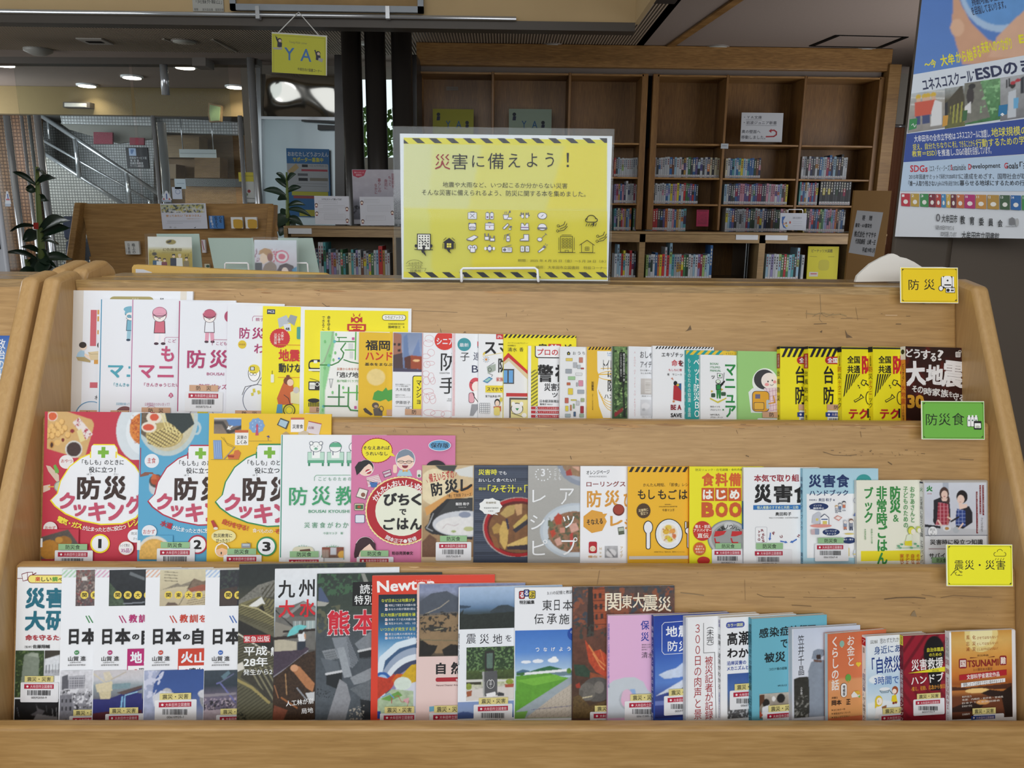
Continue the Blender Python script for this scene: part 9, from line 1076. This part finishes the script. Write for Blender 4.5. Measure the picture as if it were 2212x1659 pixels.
o=empty('access_hatch',h[0],'square access hatch outlined by dark slots in the plain ceiling','hatch')
for i,j,w in((0,3,.018),(1,2,.018),(0,1,.003),(2,3,.003)):
 a_,b_=h[i],h[j];d_=(b_-a_);nn_=Vector((-d_.y,d_.x,0)).normalized()*w;V_=[a_-nn_,a_+nn_,b_+nn_,b_-nn_];mk('slot',[v+Vector((0,0,-.006))for v in V_]+[v+Vector((0,0,.004))for v in V_],BF,BLACK,o,world=True)
for x0,y0,x1,y1,lb in((352,83,382,92,'thin ceiling slot beside the left downlight'),(458,84,510,111,'long pale slot in the slatted ceiling'),(754,86,766,97,'short pale slot near the hanging sign')):
 a_,b_=atZ(x0,y0,CZ),atZ(x1,y1,CZ);d_=(b_-a_);nn_=Vector((-d_.y,d_.x,0)).normalized()*.012;V_=[a_-nn_,a_+nn_,b_+nn_,b_-nn_];q=mk('ceiling_slot',[v+Vector((0,0,-.008))for v in V_]+[v+Vector((0,0,.004))for v in V_],BF,plain('slot_pale','8c8478',.6),None);tag(q,lb,'ceiling slot')
# emergency lamp and mirror on the beige band
o=empty('wall_lamp',atY(166,227,8.95),'long white lamp on the beige band above the lobby','lamp');qprism('housing',[(136,232),(136,220),(194,221),(194,233)],8.9,9.0,DARKW,o);qprism('tube',[(139,230),(139,222),(184,223),(184,231)],8.87,8.9,plain('tube_white','c6c4bc',.4),o)
o=empty('framed_picture',atY(462,245,8.95),'tilted green and white picture on the beige band','picture');qprism('frame',[(449,246),(450,222),(478,228),(476,262),(452,264)],8.93,9.0,OAKL,o);qprism('picture',[(452,244),(453,226),(475,231),(473,260),(455,261)],8.91,8.93,plain('green_picture','8aa070',.3,ns=7,var=.6),o)

# ================================================================== plants, seat, white cabinet
LEAF=plain('dark_leaf','1f3324',.35,ns=5,var=.25);STEM=plain('green_stem','5a6a34',.6)
def leaf(parent,base,tip,w,Y,mat=LEAF):
 a_,b_=atY(*base,Y),atY(*tip,Y+rt.uniform(-.12,.12));d_=b_-a_;s_=d_.cross(Vector((0,1,0))).normalized();L_=d_.length;V_=[];n=7;up=Vector((0,-1,0))
 for i in range(n+1):
  t=i/n;ww=w/F*Y*math.sin(math.pi*min(1,t*.92+.06))**.8;c=a_+d_*t+Vector((0,0,.12*L_*math.sin(math.pi*t)));V_+=[c-s_*ww/2+up*.01,c+up*-.01,c+s_*ww/2+up*.01]
 F_=[f for i in range(n)for f in((3*i,3*i+1,3*i+4,3*i+3),(3*i+1,3*i+2,3*i+5,3*i+4))]
 mk('leaf',V_,F_,mat,parent,world=True,smooth=True)
pl1=empty('rubber_plant',atY(88,600,3.3),'tall dark leaved plant at the left behind the neighbouring rack','plant')
tube('stem',[atY(95,640,3.3),atY(88,520,3.3),atY(82,430,3.3),atY(80,360,3.3)],[.018,.014,.01,.006],STEM,pl1);tube('stem',[atY(70,640,3.3),atY(58,560,3.3)],.01,STEM,pl1)
for bs_,tp_,w_ in(((80,400),(30,371),12),((80,398),(121,385),14),((80,412),(58,408),17),((82,425),(104,434),16),((84,490),(24,500),8),((86,500),(150,476),22),((88,512),(151,492),22),((88,505),(52,520),26),((90,520),(126,528),12),((88,545),(48,533),16),((92,560),(156,560),20),((84,560),(16,545),12),((86,580),(60,570),40),((95,580),(130,590),34),((88,590),(40,598),24),((100,560),(90,600),34),((80,370),(98,378),8),((82,545),(110,570),30)):leaf(pl1,bs_,tp_,w_,3.3)
mk('red_tag',[atY(72,495,3.25),atY(72,481,3.25),atY(83,481,3.25),atY(83,495,3.25)],[(0,1,2,3)],plain('red_tag','a02820',.6),pl1,world=True)
tube('pot',[(atY(95,640,3.3).x,3.7-.4,.0),(atY(95,640,3.3).x,3.3,.34)],[.09,.12],plain('dark_pot','2c2a28',.6),pl1,24);tube('trunk',[(atY(95,640,3.3).x,3.3,.3),atY(95,640,3.3)],.018,STEM,pl1)
pl2=empty('rubber_plant',atY(620,500,5.4),'dark leaved plant between the oak rack and the steel door','plant')
tube('stem',[atY(622,520,5.4),atY(621,440,5.4),atY(619,372,5.4)],[.016,.012,.006],STEM,pl2)
for bs_,tp_,w_ in(((620,395),(597,374),10),((620,392),(640,376),10),((620,405),(595,386),12),((620,415),(651,404),12),((621,425),(569,411),14),((621,430),(600,432),12),((622,445),(660,443),11),((622,452),(673,468),11),((622,455),(612,478),26),((622,470),(655,486),16),((622,465),(596,490),26),((622,480),(640,500),20),((620,480),(605,510),24)):leaf(pl2,bs_,tp_,w_,5.4)
tube('pot',[(atY(622,520,5.4).x,5.4,.0),(atY(622,520,5.4).x,5.4,.36)],[.14,.18],plain('dark_pot','2c2a28',.6),pl2,24);tube('trunk',[(atY(622,520,5.4).x,5.4,.3),atY(622,520,5.4)],.016,STEM,pl2)
ch=empty('armchair',atY(150,520,6.9),'slate blue padded chair beyond the plant','chair');UP=plain('slate_fabric','3f4356',.9,ns=60,var=.1)
q=qprism('backrest',[(137,518),(131,467),(166,467),(170,518)],6.95,7.05,UP,ch);q.modifiers.new('b','BEVEL').width=.02
q=qprism('seat',[(138,565),(138,516),(172,516),(172,565)],6.5,6.95,UP,ch);q.modifiers.new('b','BEVEL').width=.03
for x in(142,168):a_=atY(x,565,6.55);tube('leg',[(a_.x,6.55,0),(a_.x,6.55,a_.z)],.02,CHROME,ch);tube('leg',[(a_.x,6.9,0),(a_.x,6.9,a_.z)],.02,CHROME,ch)
wc_=empty('white_cabinet',atY(8,590,2.9),'white rounded machine housing at the far left edge','machine')
a_,b_=atY(-120,590,2.9),atY(24,590,2.9);q=plan('housing',[(a_.x,2.9),(b_.x,2.9),(b_.x*3.08/2.9-.02,3.08),(a_.x-.2,3.08)],0,atY(0,262,2.9).z,plain('housing_white','9ca0a8',.35),wc_,bevel=.02);box('handle_recess',(atY(-2,540,2.9).x-.02,2.893,atY(0,538,2.9).z),(atY(2,540,2.9).x,2.9,atY(0,498,2.9).z),BLACK,wc_)
bx_=tag(box('floor',(-9,8,-.1),(4.5,13,.001),plain('lobby_floor','8a8680',.3)),kind='structure')
